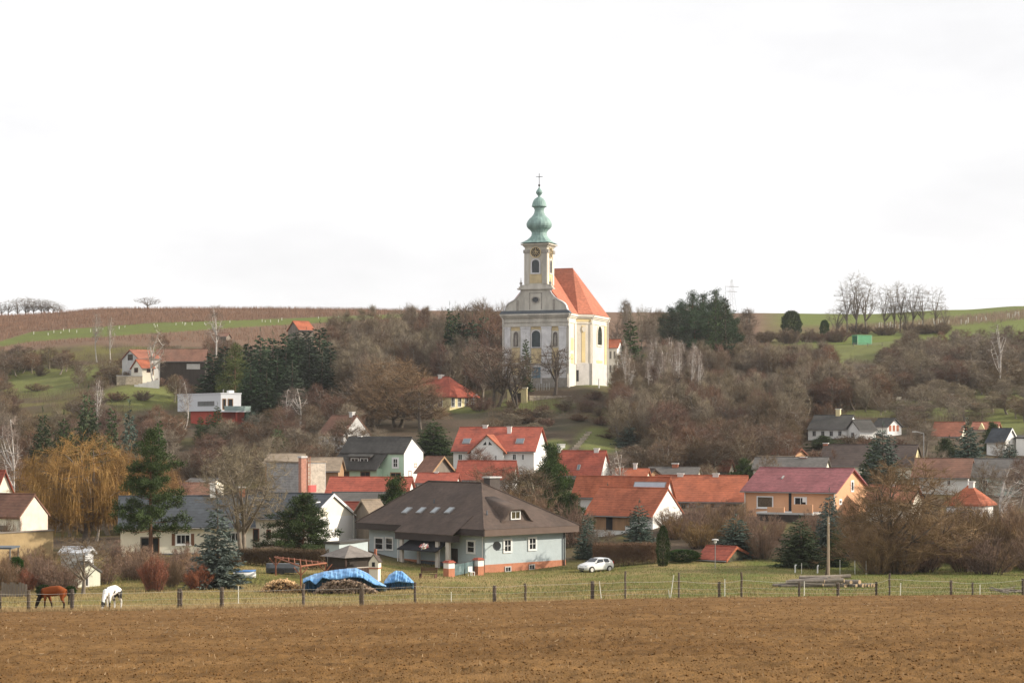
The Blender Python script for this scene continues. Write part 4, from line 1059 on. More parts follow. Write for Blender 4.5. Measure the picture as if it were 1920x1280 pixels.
h = H('grey_roof_house', 'house with grey roof and brick chimney between the orange roofs', 'house', (1305,898), 290, 84, 1214, 1312, 893, 878, 'L', W_cream, R_grey, over=.3, w=7)
h.chimney(1266, 868, w=.9, m=W_redbrick)
h = H('low_brown_house', 'low cottage with brown roof and tan gable beside the grey roof', 'cottage', (1213,905), 284, 40, 1198, 1240, 893, 881, 'L', W_tanw, R_darkb, over=.3)
h = H('chimney_orange_house', 'orange hipped roof with white chimney beyond the thicket of shrubs', 'house', (1836,965), 232, 70, 1775, 1862, 944, 914, 'L', W_white, R_orange, over=.4, hipn=1.7, hipf=1.7)
h.chimney(1822, 902, w=.6)
h = H('hidden_orange_house', 'orange roof glimpsed through the big spreading bush', 'house', (1708,965), 238, 80, 1624, 1722, 942, 913, 'L', W_cream, R_rust, over=.4, w=8)
h.chimney(1674, 903, w=.5)
# --- red tiled log shed
h = H('log_shed', 'low shed with red tiled roof and ivy green side behind the meadow', 'shed', (1362,1064), 203, 62, 1309, 1410, 1050, 1028, 'L', mat('ivy boards', (.07,.065,.035), var=.5, scale=3), R_red, over=.3, gov=.15, rf=.35, verge=R_orange)
h.panel('L', 1311, 1051, 1336, 1062, M_dark, 'opening', .06); h.panel('L', 1341, 1051, 1360, 1062, W_darkw, 'opening', .06)
# ------------------------------------------------------------------ brown hipped house in the meadow
S = Site(909, 1079, 200, 42 + .8)
bh = S.root('hipped_house')
tag(bh, 'pale blue house with large brown hipped roof standing in the meadow', 'house')
W_blue = mat('pale blue render', (.42,.48,.495), var=.08, scale=.9, dirt=.25, dirtcol=(.30,.38,.41), bump=.25, bscale=5)
W_plinth = mat('terracotta plinth', (.44,.185,.105), var=.15, scale=2, dirt=.3, dirtcol=(.30,.14,.09))
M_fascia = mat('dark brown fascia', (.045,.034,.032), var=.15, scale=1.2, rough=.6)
M_fascia_sun = mat('brown fascia', (.115,.078,.060), var=.12, scale=1.2, rough=.7)  # lighter copy of the fascia for the sunny side, sunlight put into the colour
Ll, Lr = S.lenL(692), S.lenR(1060)
FL, FR = Frame((0,0,0),(0,1,0),(-1,0,0)), Frame((0,0,0),(1,0,0),(0,-1,0))
he = S.zat(1004, 0, 0); zp = S.zat(1058.5, 0, 0)
MB().box(0,0,zp,Lr,Ll,he).build('wall', W_blue, bh)
MB().box(-.03,-.03,-2.5,Lr+.03,Ll+.03,zp).build('plinth', W_plinth, bh)
ov = 1.05; zf0, zf1 = S.zat(1005.5, -ov, -ov), S.zat(993, -ov, -ov)
MB().box(-ov,-ov,zf0,Lr+ov,Ll+ov,zf0+.06).build('soffit', M_fascia, bh)
# fascia boards
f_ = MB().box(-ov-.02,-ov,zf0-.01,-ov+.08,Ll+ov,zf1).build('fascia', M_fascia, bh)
MB().box(-ov+.085,-ov-.02,zf0-.01,Lr+ov,-ov+.08,zf1).build('fascia', M_fascia_sun, bh)
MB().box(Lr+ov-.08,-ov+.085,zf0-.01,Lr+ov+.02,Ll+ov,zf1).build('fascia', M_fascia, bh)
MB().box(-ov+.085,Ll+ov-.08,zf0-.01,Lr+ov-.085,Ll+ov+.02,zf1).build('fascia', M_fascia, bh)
xm = Lr/2
# hip roof: ridge along y
best = None
for i in range(300):
    y = Ll*i/299; q = S.local(xm, y); u = 960+q.x/q.y*F
    if best is None or abs(u-903) < best[0]: best = (abs(u-903), y)
yr0 = best[1]; best = None
for i in range(300):
    y = Ll*i/299; q = S.local(xm, y); u = 960+q.x/q.y*F
    if best is None or abs(u-803) < best[0]: best = (abs(u-803), y)
yr1 = best[1]
zr = S.zat(905, xm, yr0)
e = ov+.06; ze = zf1
R_hip = roof_mat('brown roof shingles', (.092,.064,.050), rows=.22, depth=.10, var=.12)
roof = MB().add([(-e,-e,ze),(Lr+e,-e,ze),(Lr+e,Ll+e,ze),(-e,Ll+e,ze),(xm,yr0,zr),(xm,yr1,zr)], [(3,2,1,0),(0,1,4),(1,2,5,4),(2,3,5),(3,0,4,5)]).build('roof', R_hip, bh)
m = MB().tube((xm,yr0,zr+.02),(xm,yr1,zr+.02),.11)
for c in ((-e,-e),(Lr+e,-e)): m.tube((c[0],c[1],ze+.02),(xm,yr0,zr+.02),.09,.09,6)
for c in ((-e,Ll+e),(Lr+e,Ll+e)): m.tube((c[0],c[1],ze+.02),(xm,yr1,zr+.02),.09,.09,6)
m.build('ridge_cap', R_hip, roof)
nL = Vector((-(zr-ze), 0, xm+e)).normalized(); nR = Vector((0, -(zr-ze), yr0+e)).normalized()
# roof windows on the front slope
for (x0, x1) in ((752.5,769),(779.5,795.5),(806,821.5),(832.5,849)):
    a = S.plane((-e,0,ze), nL, x0, 962); b = S.plane((-e,0,ze), nL, x1-6, 962); c = S.plane((-e,0,ze), nL, x1, 951.5)
    up_ = Vector((xm+e, 0, zr-ze)).normalized(); al = Vector((0,1,0)); ln = (c-b).dot(up_); wd = abs((a-b).y)
    p = Vector((a.x, min(a.y,b.y), a.z)); q = lambda s_, t_, o_: tuple(p + al*s_ + up_*t_ + nL*o_)
    sk = MB().prism([q(0,0,0),q(wd,0,0),q(wd,ln,0),q(0,ln,0)], [q(0,0,.12),q(wd,0,.12),q(wd,ln,.12),q(0,ln,.12)]).build('skylight', mat('grey window sash', (.30,.30,.30), var=.05), roof)
    MB().prism([q(.1,.1,.1),q(wd-.1,.1,.1),q(wd-.1,ln-.1,.1),q(.1,ln-.1,.1)], [q(.1,.1,.14),q(wd-.1,.1,.14),q(wd-.1,ln-.1,.14),q(.1,ln-.1,.14)]).build('pane', mat('bright sky glass', (.22,.25,.27), rough=.05, spec=.8, var=.1), sk)
p = S.plane((-e,0,ze), nL, 814, 943)
MB().tube(tuple(p), (p.x, p.y, p.z+.45), .08).build('roof_vent', M_slate, roof)
p = S.plane((0,-e,ze), nR, 913, 965); MB().tube(tuple(p), (p.x, p.y, p.z+.5), .1, .06).build('roof_vent', M_slate, roof)
# chimney behind the ridge
cp = Vector((xm+1.6, yr0+.1, 0)); zt = S.zat(893, cp.x, cp.y)
ck_ = MB().box(cp.x-.75,cp.y-.5,zr-2.5,cp.x+.75,cp.y+.5,zt-.15).build('chimney', mat('slate clad chimney', (.085,.070,.062), var=.2), roof); MB().box(cp.x-.9,cp.y-.65,zt-.15,cp.x+.9,cp.y+.65,zt).build('chimney_cap', W_grey, roof)
# eyebrow dormer on the right slope: loft from the window arch back to the slope
def onR(px, py): return S.plane((0,-e,ze), nR, px, py)
b0, b1 = onR(936, 976), onR(998, 975)
yf = (b0.y+b1.y)/2 - .02; dm_x0, dm_x1 = b0.x, b1.x
DF = Frame((0, yf, 0), (1,0,0), (0,-1,0)); w_ = dm_x1-dm_x0; zb = (b0.z+b1.z)/2
ht = S.sz(DF, 968, 952)[1] - zb
def archz(s):
    s = abs(s)
    return ht*(1 if s < .3 else max(0, .5+.5*math.cos((s-.3)/.7*math.pi)))
ns = 18; front, back = [], []
for i in range(ns+1):
    s = -1 + 2*i/ns; x = (dm_x0+dm_x1)/2 + s*w_/2
    front.append((x, yf-.25, zb + archz(s) - .02))
    zt_ = zb + archz(s)*1.75 + .03; yb = (zt_-ze)/((zr-ze)/(yr0+e)) - e
    back.append((x + w_*.05, yb+.3, zt_+.12))
v = front + back + [(a, b, c-.22) for a, b, c in front] + [(a, b, c-.4) for a, b, c in back]; n = ns+1
fs = []
for i in range(ns):
    fs += [(i,i+1,n+i+1,n+i), (2*n+i,2*n+i+1,3*n+i+1,3*n+i), (i,i+1,2*n+i+1,2*n+i), (n+i,n+i+1,3*n+i+1,3*n+i)]
dorm = MB().add(v, fs).build('eyebrow_dormer', R_hip, bh, smooth=True)
fp_ = [((dm_x0+dm_x1)/2 + (-1+2*i/ns)*w_*.44, zb + archz(-1+2*i/ns)*.9 - .1) for i in range(ns+1)]
MB().extr(DF, [(fp_[0][0], zb-.3)] + fp_ + [(fp_[-1][0], zb-.3)], -.4, -.06).build('dormer_front', mat('dormer cladding', (.13,.10,.085), var=.2), dorm)
DF2 = Frame((0, yf+.04, 0), (1,0,0), (0,-1,0))
window(dorm, DF2, *S.prect(DF2, 957, 957, 975, 973.5), fw=.11, bars=(1,0), pane=mat('warm glass', (.07,.06,.03), rough=.1, var=.4, scale=2), proud=.1)
# windows
for q in ((702.5,1006,720,1031.5), (722.5,1006,738,1031.5)): window(bh, FL, *S.prect(FL, *q), fw=.17, bars=(0,1), proud=.1)
for q in ((875,1011.5,892,1038),): window(bh, FL, *S.prect(FL, *q), fw=.2, bars=(0,1), proud=.1)
for q in ((943,1009,959.5,1036),(989.5,1005.5,1006,1032)): window(bh, FR, *S.prect(FR, *q), fw=.2, bars=(1,1), proud=.1)
for q in ((946,1061,957.5,1072),(991,1057,1002,1068)): window(bh, Frame((0,-.03,0),(1,0,0),(0,-1,0)), *S.prect(FR, *q), fw=.1, bars=(1,0), frame=W_grey, proud=.08, name='cellar_window')
window(bh, Frame((-.03,0,0),(0,1,0),(-1,0,0)), *S.prect(FL, 725, 1057, 738, 1069), fw=.08, bars=(1,0), frame=W_redbrick, proud=.08, name='cellar_window')
MB().tube(FR.p(Lr-.3,-.8,.14), FR.p(Lr-.3,he-.1,.14), .08).build('downpipe', M_iron, bh)
MB().tube(FL.p(.25,-.8,.1), FL.p(.25,he-.1,.1), .05).build('corner_strip', W_white, bh)
# satellite dish
a, z = S.sz(FR, 921, 1022); c = Vector(FR.p(a, z, .7))
rings = []
for k in range(5):
    r = .48*(k+.02)/4; rings.append([(c.x + r*math.cos(t)*.75, c.y + .28*(r/.62)**2*-1 - r*math.cos(t)*.55, c.z + r*math.sin(t)) for t in [6.283*i/14 for i in range(14)]])
ds = MB().loft(rings, cap=False).build('satellite_dish', mat('dish grey', (.09,.095,.10), var=.1), bh, smooth=True)
MB().tube(FR.p(a,z,0), tuple(c), .04).tube((c.x,c.y,c.z-.5),(c.x+.85,c.y-.7,c.z-.35),.025).build('dish_arm', M_iron, ds)
# porch: lowered roof over white posts
px0 = -2.1; PF = Frame((px0,0,0),(0,1,0),(-1,0,0)); y0, y1 = S.sz(PF, 842, 1010)[0], S.sz(PF, 746, 1010)[0]
zq0, zq1 = S.zat(1013, px0, (y0+y1)/2), S.zat(1001, px0, (y0+y1)/2)
MB().box(px0, y0-.5, zq0, px0+.1, y1+.5, zq1).box(px0+.1, y0-.5, zq0, -ov, y0-.4, zq1).box(px0+.1, y1+.4, zq0, -ov, y1+.5, zq1).build('porch_fascia', M_fascia, bh)
slope = (zr-ze)/(xm+e)
MB().prism([(px0-.05,y0-.55,zq1+.01),(px0-.05,y1+.55,zq1+.01),(px0-.05,y1+.55,zq1+.1),(px0-.05,y0-.55,zq1+.1)], [(.8,y0-.55,ze+(.8+e)*slope-.05),(.8,y1+.55,ze+(.8+e)*slope-.05),(.8,y1+.55,ze+(.8+e)*slope+.06),(.8,y0-.55,ze+(.8+e)*slope+.06)]).build('porch_roof', R_hip, bh)
W_post = mat('bleached timber', (.52,.47,.42), var=.2, scale=2, streak=True)
for (yy, xx, w) in ((y0+.45,px0+.25,.55),(y0+2.2,px0+.3,.5),(y1-.35,px0+.25,.5),(y1-1.6,-.5,.35)):
    MB().box(xx-.13, yy-w/2, -1.5, xx+.13, yy+w/2, zq0).build('porch_post', W_post, bh)
MB().tube((px0+.2,y1+.25,-1.2),(px0+.2,y1+.25,zq0+.1),.06).build('downpipe', W_white, bh)
# dark inner canopy
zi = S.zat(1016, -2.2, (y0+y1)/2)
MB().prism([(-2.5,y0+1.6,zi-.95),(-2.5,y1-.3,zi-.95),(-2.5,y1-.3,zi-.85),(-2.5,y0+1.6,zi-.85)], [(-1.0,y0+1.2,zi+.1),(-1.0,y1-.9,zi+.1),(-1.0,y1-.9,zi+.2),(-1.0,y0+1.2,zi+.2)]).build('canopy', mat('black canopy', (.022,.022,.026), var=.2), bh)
FD = Frame((0,0,0),(0,1,0),(-1,0,0))
MB().extr(FD, rect(y0+1.0, zp-1.2, y0+2.0, zp+1.5), -.02, .05).build('door', W_darkw, bh)
MB().extr(FD, rect(y0+2.6, zp-.7, y1-1.0, zp-.05), -.02, .06).build('terrace_niche', M_slate, bh)

def thing(name, label, cat, loc, rz=0, group=None): return tag(empty(name, loc, rz), label, cat, group, 'thing')
def gz(px, d):
    X = (px-960)/F*d; return Vector((X, d, ground(X, d)))
# hanging flower ball under the canopy
p = at(795, 1024, 196.4)
fb = thing('hanging_basket', 'red and white hanging flower basket under the porch canopy', 'basket', p)
m = MB().lathe([(.05,-.28),(.22,-.2),(.28,0),(.2,.12)], 10); m.build('bowl', W_white, fb)
g = np.random.default_rng(4)
for nm, mm in (('white_flowers', W_white), ('red_flowers', mat('red petals', (.5,.04,.05)))):
    P = g.normal(0,1,(60,3)); P /= np.linalg.norm(P,axis=1,keepdims=True); P = P*np.array([.45,.3,.18]) + np.array([0,0,.05])
    V, T = (np.stack([P, P+g.normal(0,.09,P.shape), P+g.normal(0,.09,P.shape)],1).reshape(-1,3), np.arange(180).reshape(-1,3))
    link(nm, np_mesh(nm, V, T, mm), fb)
MB().tube((0,0,.1),(0,0,1.0),.012).build('hanging_wire', M_iron, fb)
# brick pillars and wind screen
for (px, yb, yt, d, l) in ((842,1082,1050,188,'stout brick and plaster pillar before the porch'),(897,1079,1045,195,'brick and plaster pillar at the corner of the blue house')):
    b = gz(px, d); hh = CAMZ+(HZ-yt)/F*d - b.z; t = thing('garden_pillar', l, 'pillar', b, S.th)
    MB().box(-.40,-.40,-.5,.40,.40,hh*.52).build('brick_base', W_plinth, t); MB().box(-.39,-.39,hh*.52,.39,.39,hh-.22).build('plaster_shaft', W_white, t)
    MB().prism([(-.5,-.5,hh-.22),(.5,-.5,hh-.22),(.5,.5,hh-.22),(-.5,.5,hh-.22)], [(-.3,-.3,hh),(.3,-.3,hh),(.3,.3,hh),(-.3,.3,hh)]).build('tiled_cap', R_red, t)
a, b = gz(852, 189.5), gz(890, 195); v = b-a
t = thing('wind_screen', 'low tinted glass screen between the two brick pillars', 'screen', a, math.atan2(v.y, v.x))
MB().box(0,-.01,.05,v.length,.01,1.15).build('glass_panel', mat('tinted screen', (.10,.15,.16), rough=.08, var=.3), t); MB().box(0,-.03,1.15,v.length,.03,1.22).build('top_rail', M_iron, t)
for i in range(3): MB().box(v.length*i/2-.03,-.035,-.3,v.length*i/2+.03,.035,1.15).build('screen_post', M_iron, t)
c = gz(884, 192); t = thing('garden_chair', 'pale plastic garden chair behind the glass screen', 'chair', c, .6)
MB().box(-.25,-.25,.40,.25,.25,.45).build('seat', W_white, t); MB().box(-.25,.22,.45,.25,.27,.95).build('backrest', W_white, t)
for sx in (-.22,.22):
    for sy in (-.22,.22): MB().box(sx-.025,sy-.025,-.05,sx+.025,sy+.025,.40).build('leg', W_white, t)
# slatted garden bench
c = gz(802, 184); t = thing('garden_bench', 'brown slatted garden bench tipped in the grass', 'bench', c, -.3)
W_bench = mat('bench wood', (.10,.05,.035), var=.2)
for i in range(4): MB().box(-.85,-.2+i*.13,.38,.85,-.10+i*.13,.42).build('seat_slat', W_bench, t)
for i in range(4): MB().box(-.85,.33+i*.03,.5+i*.13,.85,.36+i*.03,.60+i*.13).build('back_slat', W_bench, t)
for sx in (-.8,.76): MB().box(sx,-.2,-.05,sx+.05,.32,.375).build('leg', W_bench, t)
for sx in (-.8,.76): MB().prism([(sx,.36,-.05),(sx+.05,.36,-.05),(sx+.05,.42,-.05),(sx,.42,-.05)], [(sx,.47,1.0),(sx+.05,.47,1.0),(sx+.05,.53,1.0),(sx,.53,1.0)]).build('upright', W_bench, t)
# wooden gazebo
c = gz(656, 178); t = thing('gazebo', 'dark timber gazebo with grey pyramid roof', 'gazebo', c, .7)
hh = CAMZ+(HZ-1042)/F*178 - c.z; ht_ = CAMZ+(HZ-1021)/F*178 - c.z; r = 1.75
W_gaz = mat('gazebo timber', (.075,.045,.035), var=.25, scale=2)
for sx in (-1,1):
    for sy in (-1,1): MB().box(sx*r*.9-.07,sy*r*.9-.07,-.4,sx*r*.9+.07,sy*r*.9+.07,hh).build('corner_post', W_gaz, t)
for k in range(4):
    fr = [Frame((-r*.9,-r*.9,0),(1,0,0),(0,-1,0)),Frame((r*.9,-r*.9,0),(0,1,0),(1,0,0)),Frame((r*.9,r*.9,0),(-1,0,0),(0,1,0)),Frame((-r*.9,r*.9,0),(0,-1,0),(-1,0,0))][k]
    for i in range(10): MB().extr(fr, rect(.1+i*.3,-.3,.38+i*.3,1.0), -.06-.01*(i%2), -.02-.01*(i%2)).build('wall_board', W_gaz, t)
    MB().extr(fr, rect(.06, 1.0, r*1.8-.06, 1.08), -.07, .0).build('rail', W_post if k == 0 else W_gaz, t)
MB().box(-r*.84,-r*.84,.9,r*.84,r*.84,hh-.05).build('inner_shade', W_darkw, t)  # solid dark block standing in for the shade inside the open gazebo
MB().add([(-r-.25,-r-.25,hh),(r+.25,-r-.25,hh),(r+.25,r+.25,hh),(-r-.25,r+.25,hh),(0,0,ht_)], [(3,2,1,0),(0,1,4),(1,2,4),(2,3,4),(3,0,4)]).build('pyramid_roof', mat('grey bitumen shingles', (.20,.175,.155), var=.15, rows=.15, rowdepth=.15), t)
# grey garage beside the hipped house
h = H('garage', 'blue grey flat roofed garage behind the gazebo', 'garage', (636,1062), 195, 60, 610, 690, 1020, 1018, 'L', W_blue, R_anthr, over=.15, gov=.15, gutter=False, ridgecap=False)
h.panel('R', 644, 1026, 668, 1058, M_slate, 'garage_door', .05)
# bird house like barbecue kiln
c = gz(703, 176); t = thing('garden_oven', 'small house shaped garden oven with pale gable', 'oven', c, -.25)
sh = CAMZ+(HZ-1042)/F*176 - c.z
MB().box(-.42,-.4,-.3,.42,.4,sh*.5).build('oven_base', W_cream, t); MB().box(-.5,-.48,sh*.5,.5,.48,sh*.5+.1).build('shelf', W_redbrick, t)
MB().prism([(-.46,-.42,sh*.5+.1),(.46,-.42,sh*.5+.1),(.46,-.42,sh*.78),(0,-.42,sh+.15),(-.46,-.42,sh*.78)], [(-.46,.42,sh*.5+.1),(.46,.42,sh*.5+.1),(.46,.42,sh*.78),(0,.42,sh+.15),(-.46,.42,sh*.78)]).build('oven_body', W_cream, t)
MB().box(-.14,-.46,sh*.5+.2,.14,-.419,sh*.5+.6).build('oven_mouth', M_dark, t)
MB().prism([(-.56,-.5,sh*.74),(0,-.5,sh+.16),(0,-.5,sh+.24),(-.56,-.5,sh*.74+.08)], [(-.56,.5,sh*.74),(0,.5,sh+.16),(0,.5,sh+.24),(-.56,.5,sh*.74+.08)]).prism([(.56,-.5,sh*.74),(0.001,-.5,sh+.16),(0.001,-.5,sh+.24),(.56,-.5,sh*.74+.08)], [(.56,.5,sh*.74),(0.001,.5,sh+.16),(0.001,.5,sh+.24),(.56,.5,sh*.74+.08)]).build('oven_roof', R_darkb, t)
MB().box(-.1,.05,sh+.1,.1,.25,sh+.65).build('oven_chimney', W_redbrick, t)
# pergola
a, b = gz(517, 176), gz(560, 168); W_perg = mat('rust red timber', (.27,.105,.06), var=.2)
t = thing('pergola', 'rust red timber pergola behind the wood piles', 'pergola', gz(560, 172), 0)
zt = CAMZ+(HZ-1053)/F*172 - t.location.z
for (px, d) in ((517,178),(564,166),(610,170)):
    q = gz(px, d) - t.location
    pz = MB().box(q.x-.06,q.y-.06,-.5,q.x+.06,q.y+.06,zt).build('post', W_perg, t)
    for s_ in (-1,1): MB().tube((q.x,q.y,zt-.75),(q.x+s_*.6,q.y,zt-.05),.045,.045,4).build('brace', W_perg, pz)
q0, q1, q2 = [gz(*k_) - t.location for k_ in ((515,178),(564,166),(612,170))]
for (a, b) in ((q0,q1),(q1,q2),(q0,q2)): MB().tube((a.x,a.y,zt+.04),(b.x,b.y,zt+.04),.08,.08,4).build('beam', W_perg, t)
for i in range(9):
    f = (i+.5)/9; a = q0.lerp(q2, f); b = q1 if f < .5 else q1
    b = q0.lerp(q1, f*2) if f < .5 else q1.lerp(q2, f*2-1)
    MB().tube((a.x,a.y,zt+.14),(b.x,b.y,zt+.14),.04,.04,4).build('rafter', W_perg, t)
# ---- firewood and tarpaulins
def wood_pile(name, label, px0, px1, d, ytop, seed, n, light, depth=1.6):
    g = np.random.default_rng(seed); V, F_ = [], []; m = MB()
    for i in range(n):
        u = g.random(); px = px0+(px1-px0)*u; c = gz(px, d + g.uniform(0, depth))
        top = (CAMZ+(HZ-ytop)/F*d - c.z)*(1-(2*u-1)**4)*(.5+.5*math.sin(3.1*u+.2))
        z = c.z + max(.04, top*g.random()**.8); L = g.uniform(.15,.3); a = g.normal(0,.5); r = g.uniform(.05,.11)
        dv = Vector((math.sin(a), math.cos(a), g.normal(0,.25)))*L
        p = Vector((c.x, c.y, z)); m.tube(p-dv, p+dv, r, r, 5)
    o = m.build(name, mat('split firewood '+light, dict(pale=(.46,.30,.15), grey=(.25,.18,.13))[light], var=.6, scale=7, rough=.9, dirt=.5, dirtcol=(.14,.085,.05)))
    return tag(o, label, 'firewood', kind='stuff')
wood_pile('firewood_heap', 'pale split firewood heaped beside the blue tarpaulin', 490, 572, 157, 1088, 5, 420, 'pale')
wood_pile('covered_firewood', 'grey split firewood showing under the long blue tarpaulin', 588, 708, 154.5, 1087, 6, 560, 'grey', .8)
M_tarp = mat('blue tarpaulin', (.10,.27,.53), rough=.42, var=.2, scale=2.5, bump=.6, bscale=4, col2=(.19,.38,.62), scale2=.9)
def tarp(name, label, prof_top, prof_bot, d0, d1, seed):
    """sheet draped over a heap: front hem follows prof_bot, crest follows prof_top (pixel polylines)"""
    g = np.random.default_rng(seed); xs = np.linspace(prof_top[0][0], prof_top[-1][0], 110)
    yt = np.interp(xs, [p[0] for p in prof_top], [p[1] for p in prof_top]); yb = np.interp(xs, [p[0] for p in prof_bot], [p[1] for p in prof_bot])
    rows = 26; V = np.zeros((rows, len(xs), 3))
    for r in range(rows):
        f = r/(rows-1)           # 0 front hem, .6 crest, 1 back
        if f < .6:
            k = f/.6; y = yb + (yt-yb)*(k**.75); d = d0 + (d1-d0)*.5*k**1.6
        else:
            k = (f-.6)/.4; d = d0 + (d1-d0)*(.5+.5*k); y = yt + 0*xs
        X = (xs-960)/F*d; Z = CAMZ+(HZ-y)/F*d
        if f >= .6:
            zg = ground_np(X, np.full_like(X, d)); Z = Z - (Z-zg)*k**2
        wr = .09*np.sin(xs*.55 + 3*f + 2*np.sin(xs*.13)) + .06*np.sin(xs*1.3 - 5*f) + .05*np.sin(xs*.27+r*.9)
        wr = wr*(1-.75*abs(f-.6)/.6*(f < .6)) + g.normal(0,.012,len(xs))
        V[r] = np.stack([X, np.full_like(X, d) - wr*1.5, Z + wr*.18], -1)
    n = len(xs); i = np.arange(rows*n).reshape(rows, n)
    f4 = np.stack([i[:-1,:-1], i[:-1,1:], i[1:,1:], i[1:,:-1]], -1).reshape(-1,4)
    o = link(name, np_mesh(name, V.reshape(-1,3), f4, M_tarp, smooth=True))
    md = o.modifiers.new('thickness', 'SOLIDIFY'); md.thickness = .02
    return tag(o, label, 'tarpaulin')
tarp('blue_tarpaulin', 'long crumpled blue tarpaulin draped over the firewood stack', [(568,1084),(590,1075),(612,1070),(640,1066),(668,1064),(690,1074),(705,1086),(724,1097)], [(568,1092),(580,1087),(592,1096),(604,1083),(625,1086),(640,1085),(660,1081),(680,1083),(700,1095),(724,1099)], 154.8, 158.5, 8)
tarp('blue_tarpaulin', 'smaller blue tarpaulin over a mound near the porch', [(720,1090),(730,1076),(742,1069),(754,1070),(766,1080),(776,1090)], [(720,1094),(735,1092),(750,1090),(765,1092),(776,1092)], 160.5, 163, 9)
# ---- white car
def car():
    c = at(1117, 1071, 198.5); c.z = ground(c.x, 198.5); t = thing('parked_car', 'small white hatchback parked on the grass beside the blue house', 'car', c, math.radians(180+38))
    P_ = mat('white car paint', (.80,.80,.78), rough=.25, var=.02, spec=.5); D_ = mat('black trim', (.015,.015,.016), rough=.5, var=.1)
    # stations along x (front = +x): (x, half width, z bottom, z belt, z top, half width at top)
    st = [(1.92,.62,.32,.55,.58,.55),(1.80,.76,.22,.66,.72,.66),(1.45,.82,.20,.76,.86,.72),(1.0,.83,.20,.84,.96,.72),(.62,.83,.20,.90,1.06,.68),(.15,.83,.20,.92,1.36,.60),(-.3,.83,.20,.94,1.44,.58),(-.9,.83,.20,.96,1.45,.57),(-1.35,.82,.20,.98,1.38,.56),(-1.62,.80,.22,1.0,1.20,.60),(-1.82,.74,.28,.90,.98,.62),(-1.9,.66,.34,.75,.80,.56)]
    rings = []
    for x, w, zb, zm, zt, wt in st:
        rings.append([(x,-w*.92,zb),(x,-w,zb+.14),(x,-w,zm-.12),(x,-w*.97,zm),(x,-(w*.4+wt*.6),zm+(zt-zm)*.55),(x,-wt,zt-.05),(x,-wt*.8,zt),(x,wt*.8,zt),(x,wt,zt-.05),(x,(w*.4+wt*.6),zm+(zt-zm)*.55),(x,w*.97,zm),(x,w,zm-.12),(x,w,zb+.14),(x,w*.92,zb)])
    MB().loft(rings).build('body', P_, t, smooth=True)
    G_ = glass('car glass', (.03,.035,.04), .05)
    ws = MB().add([(.66,-.60,1.04),(.66,.60,1.04),(.17,.50,1.375),(.17,-.50,1.375)], [(0,1,2,3)])
    ws = MB().prism([(.67,-.62,1.06),(.67,.62,1.06),(.18,.52,1.37),(.18,-.52,1.37)], [(.70,-.62,1.09),(.70,.62,1.09),(.20,.52,1.40),(.20,-.52,1.40)]); ws.build('windscreen', G_, t)
    for s in (-1,1):
        def sw(x0,x1,x2,x3,nm):
            q = [(x0,.985),(x1,.985),(x2,1.33),(x3,1.33)]
            yy = lambda z: s*(.808 - (z-.95)*.46)
            MB().prism([(x,yy(z)-s*.05,z) for x,z in q], [(x,yy(z)+s*.012,z) for x,z in q]).build(nm, G_, t)
        sw(.50,-.42,-.42,.16,'side_window'); sw(-.50,-1.22,-1.08,-.50,'side_window')
        for x in (1.22,-1.18):
            wh = MB(); n=18
            a = [(x+.30*math.cos(6.283*i/n), s*.86, .30+.30*math.sin(6.283*i/n)) for i in range(n)]; b = [(p[0], s*.66, p[2]) for p in a]
            w = wh.prism(a,b).build('wheel', D_, t)
            a = [(x+.20*math.cos(6.283*i/n), s*.875, .30+.20*math.sin(6.283*i/n)) for i in range(n)]; b = [(p[0], s*.80, p[2]) for p in a]
            MB().prism(a,b).build('rim', mat('light alloy', (.62,.60,.55), var=.1, rough=.4), w)
            a = [(x+.37*math.cos(math.pi*i/12), s*.845, .28+.37*math.sin(math.pi*i/12)) for i in range(13)]; b = [(p[0], s*.70, p[2]) for p in a]
            MB().prism(a,b).build('wheel_arch', D_, t)
        MB().box(1.66, s*.40-.2+.08*s, .60, 1.84, s*.40+.2+.08*s, .72).build('headlight', mat('lamp glass', (.45,.47,.48), rough=.1), t)
        MB().box(.38, s*.86-.1+s*.07, .96, .56, s*.86+.1+s*.02, 1.08).build('mirror', D_, t)
        MB().box(-1.80, s*.66-.08, .70, -1.64, s*.66+.1, 1.05).build('tail_light', mat('red lamp', (.35,.02,.02), rough=.2), t)
    MB().box(1.78,-.42,.32,1.93,.42,.44).build('lower_grille', D_, t); MB().box(1.80,-.28,.56,1.9,.28,.63).build('upper_grille', D_, t); MB().box(1.90,-.26,.45,1.945,.26,.55).build('number_plate', W_white, t)
    return t
car()
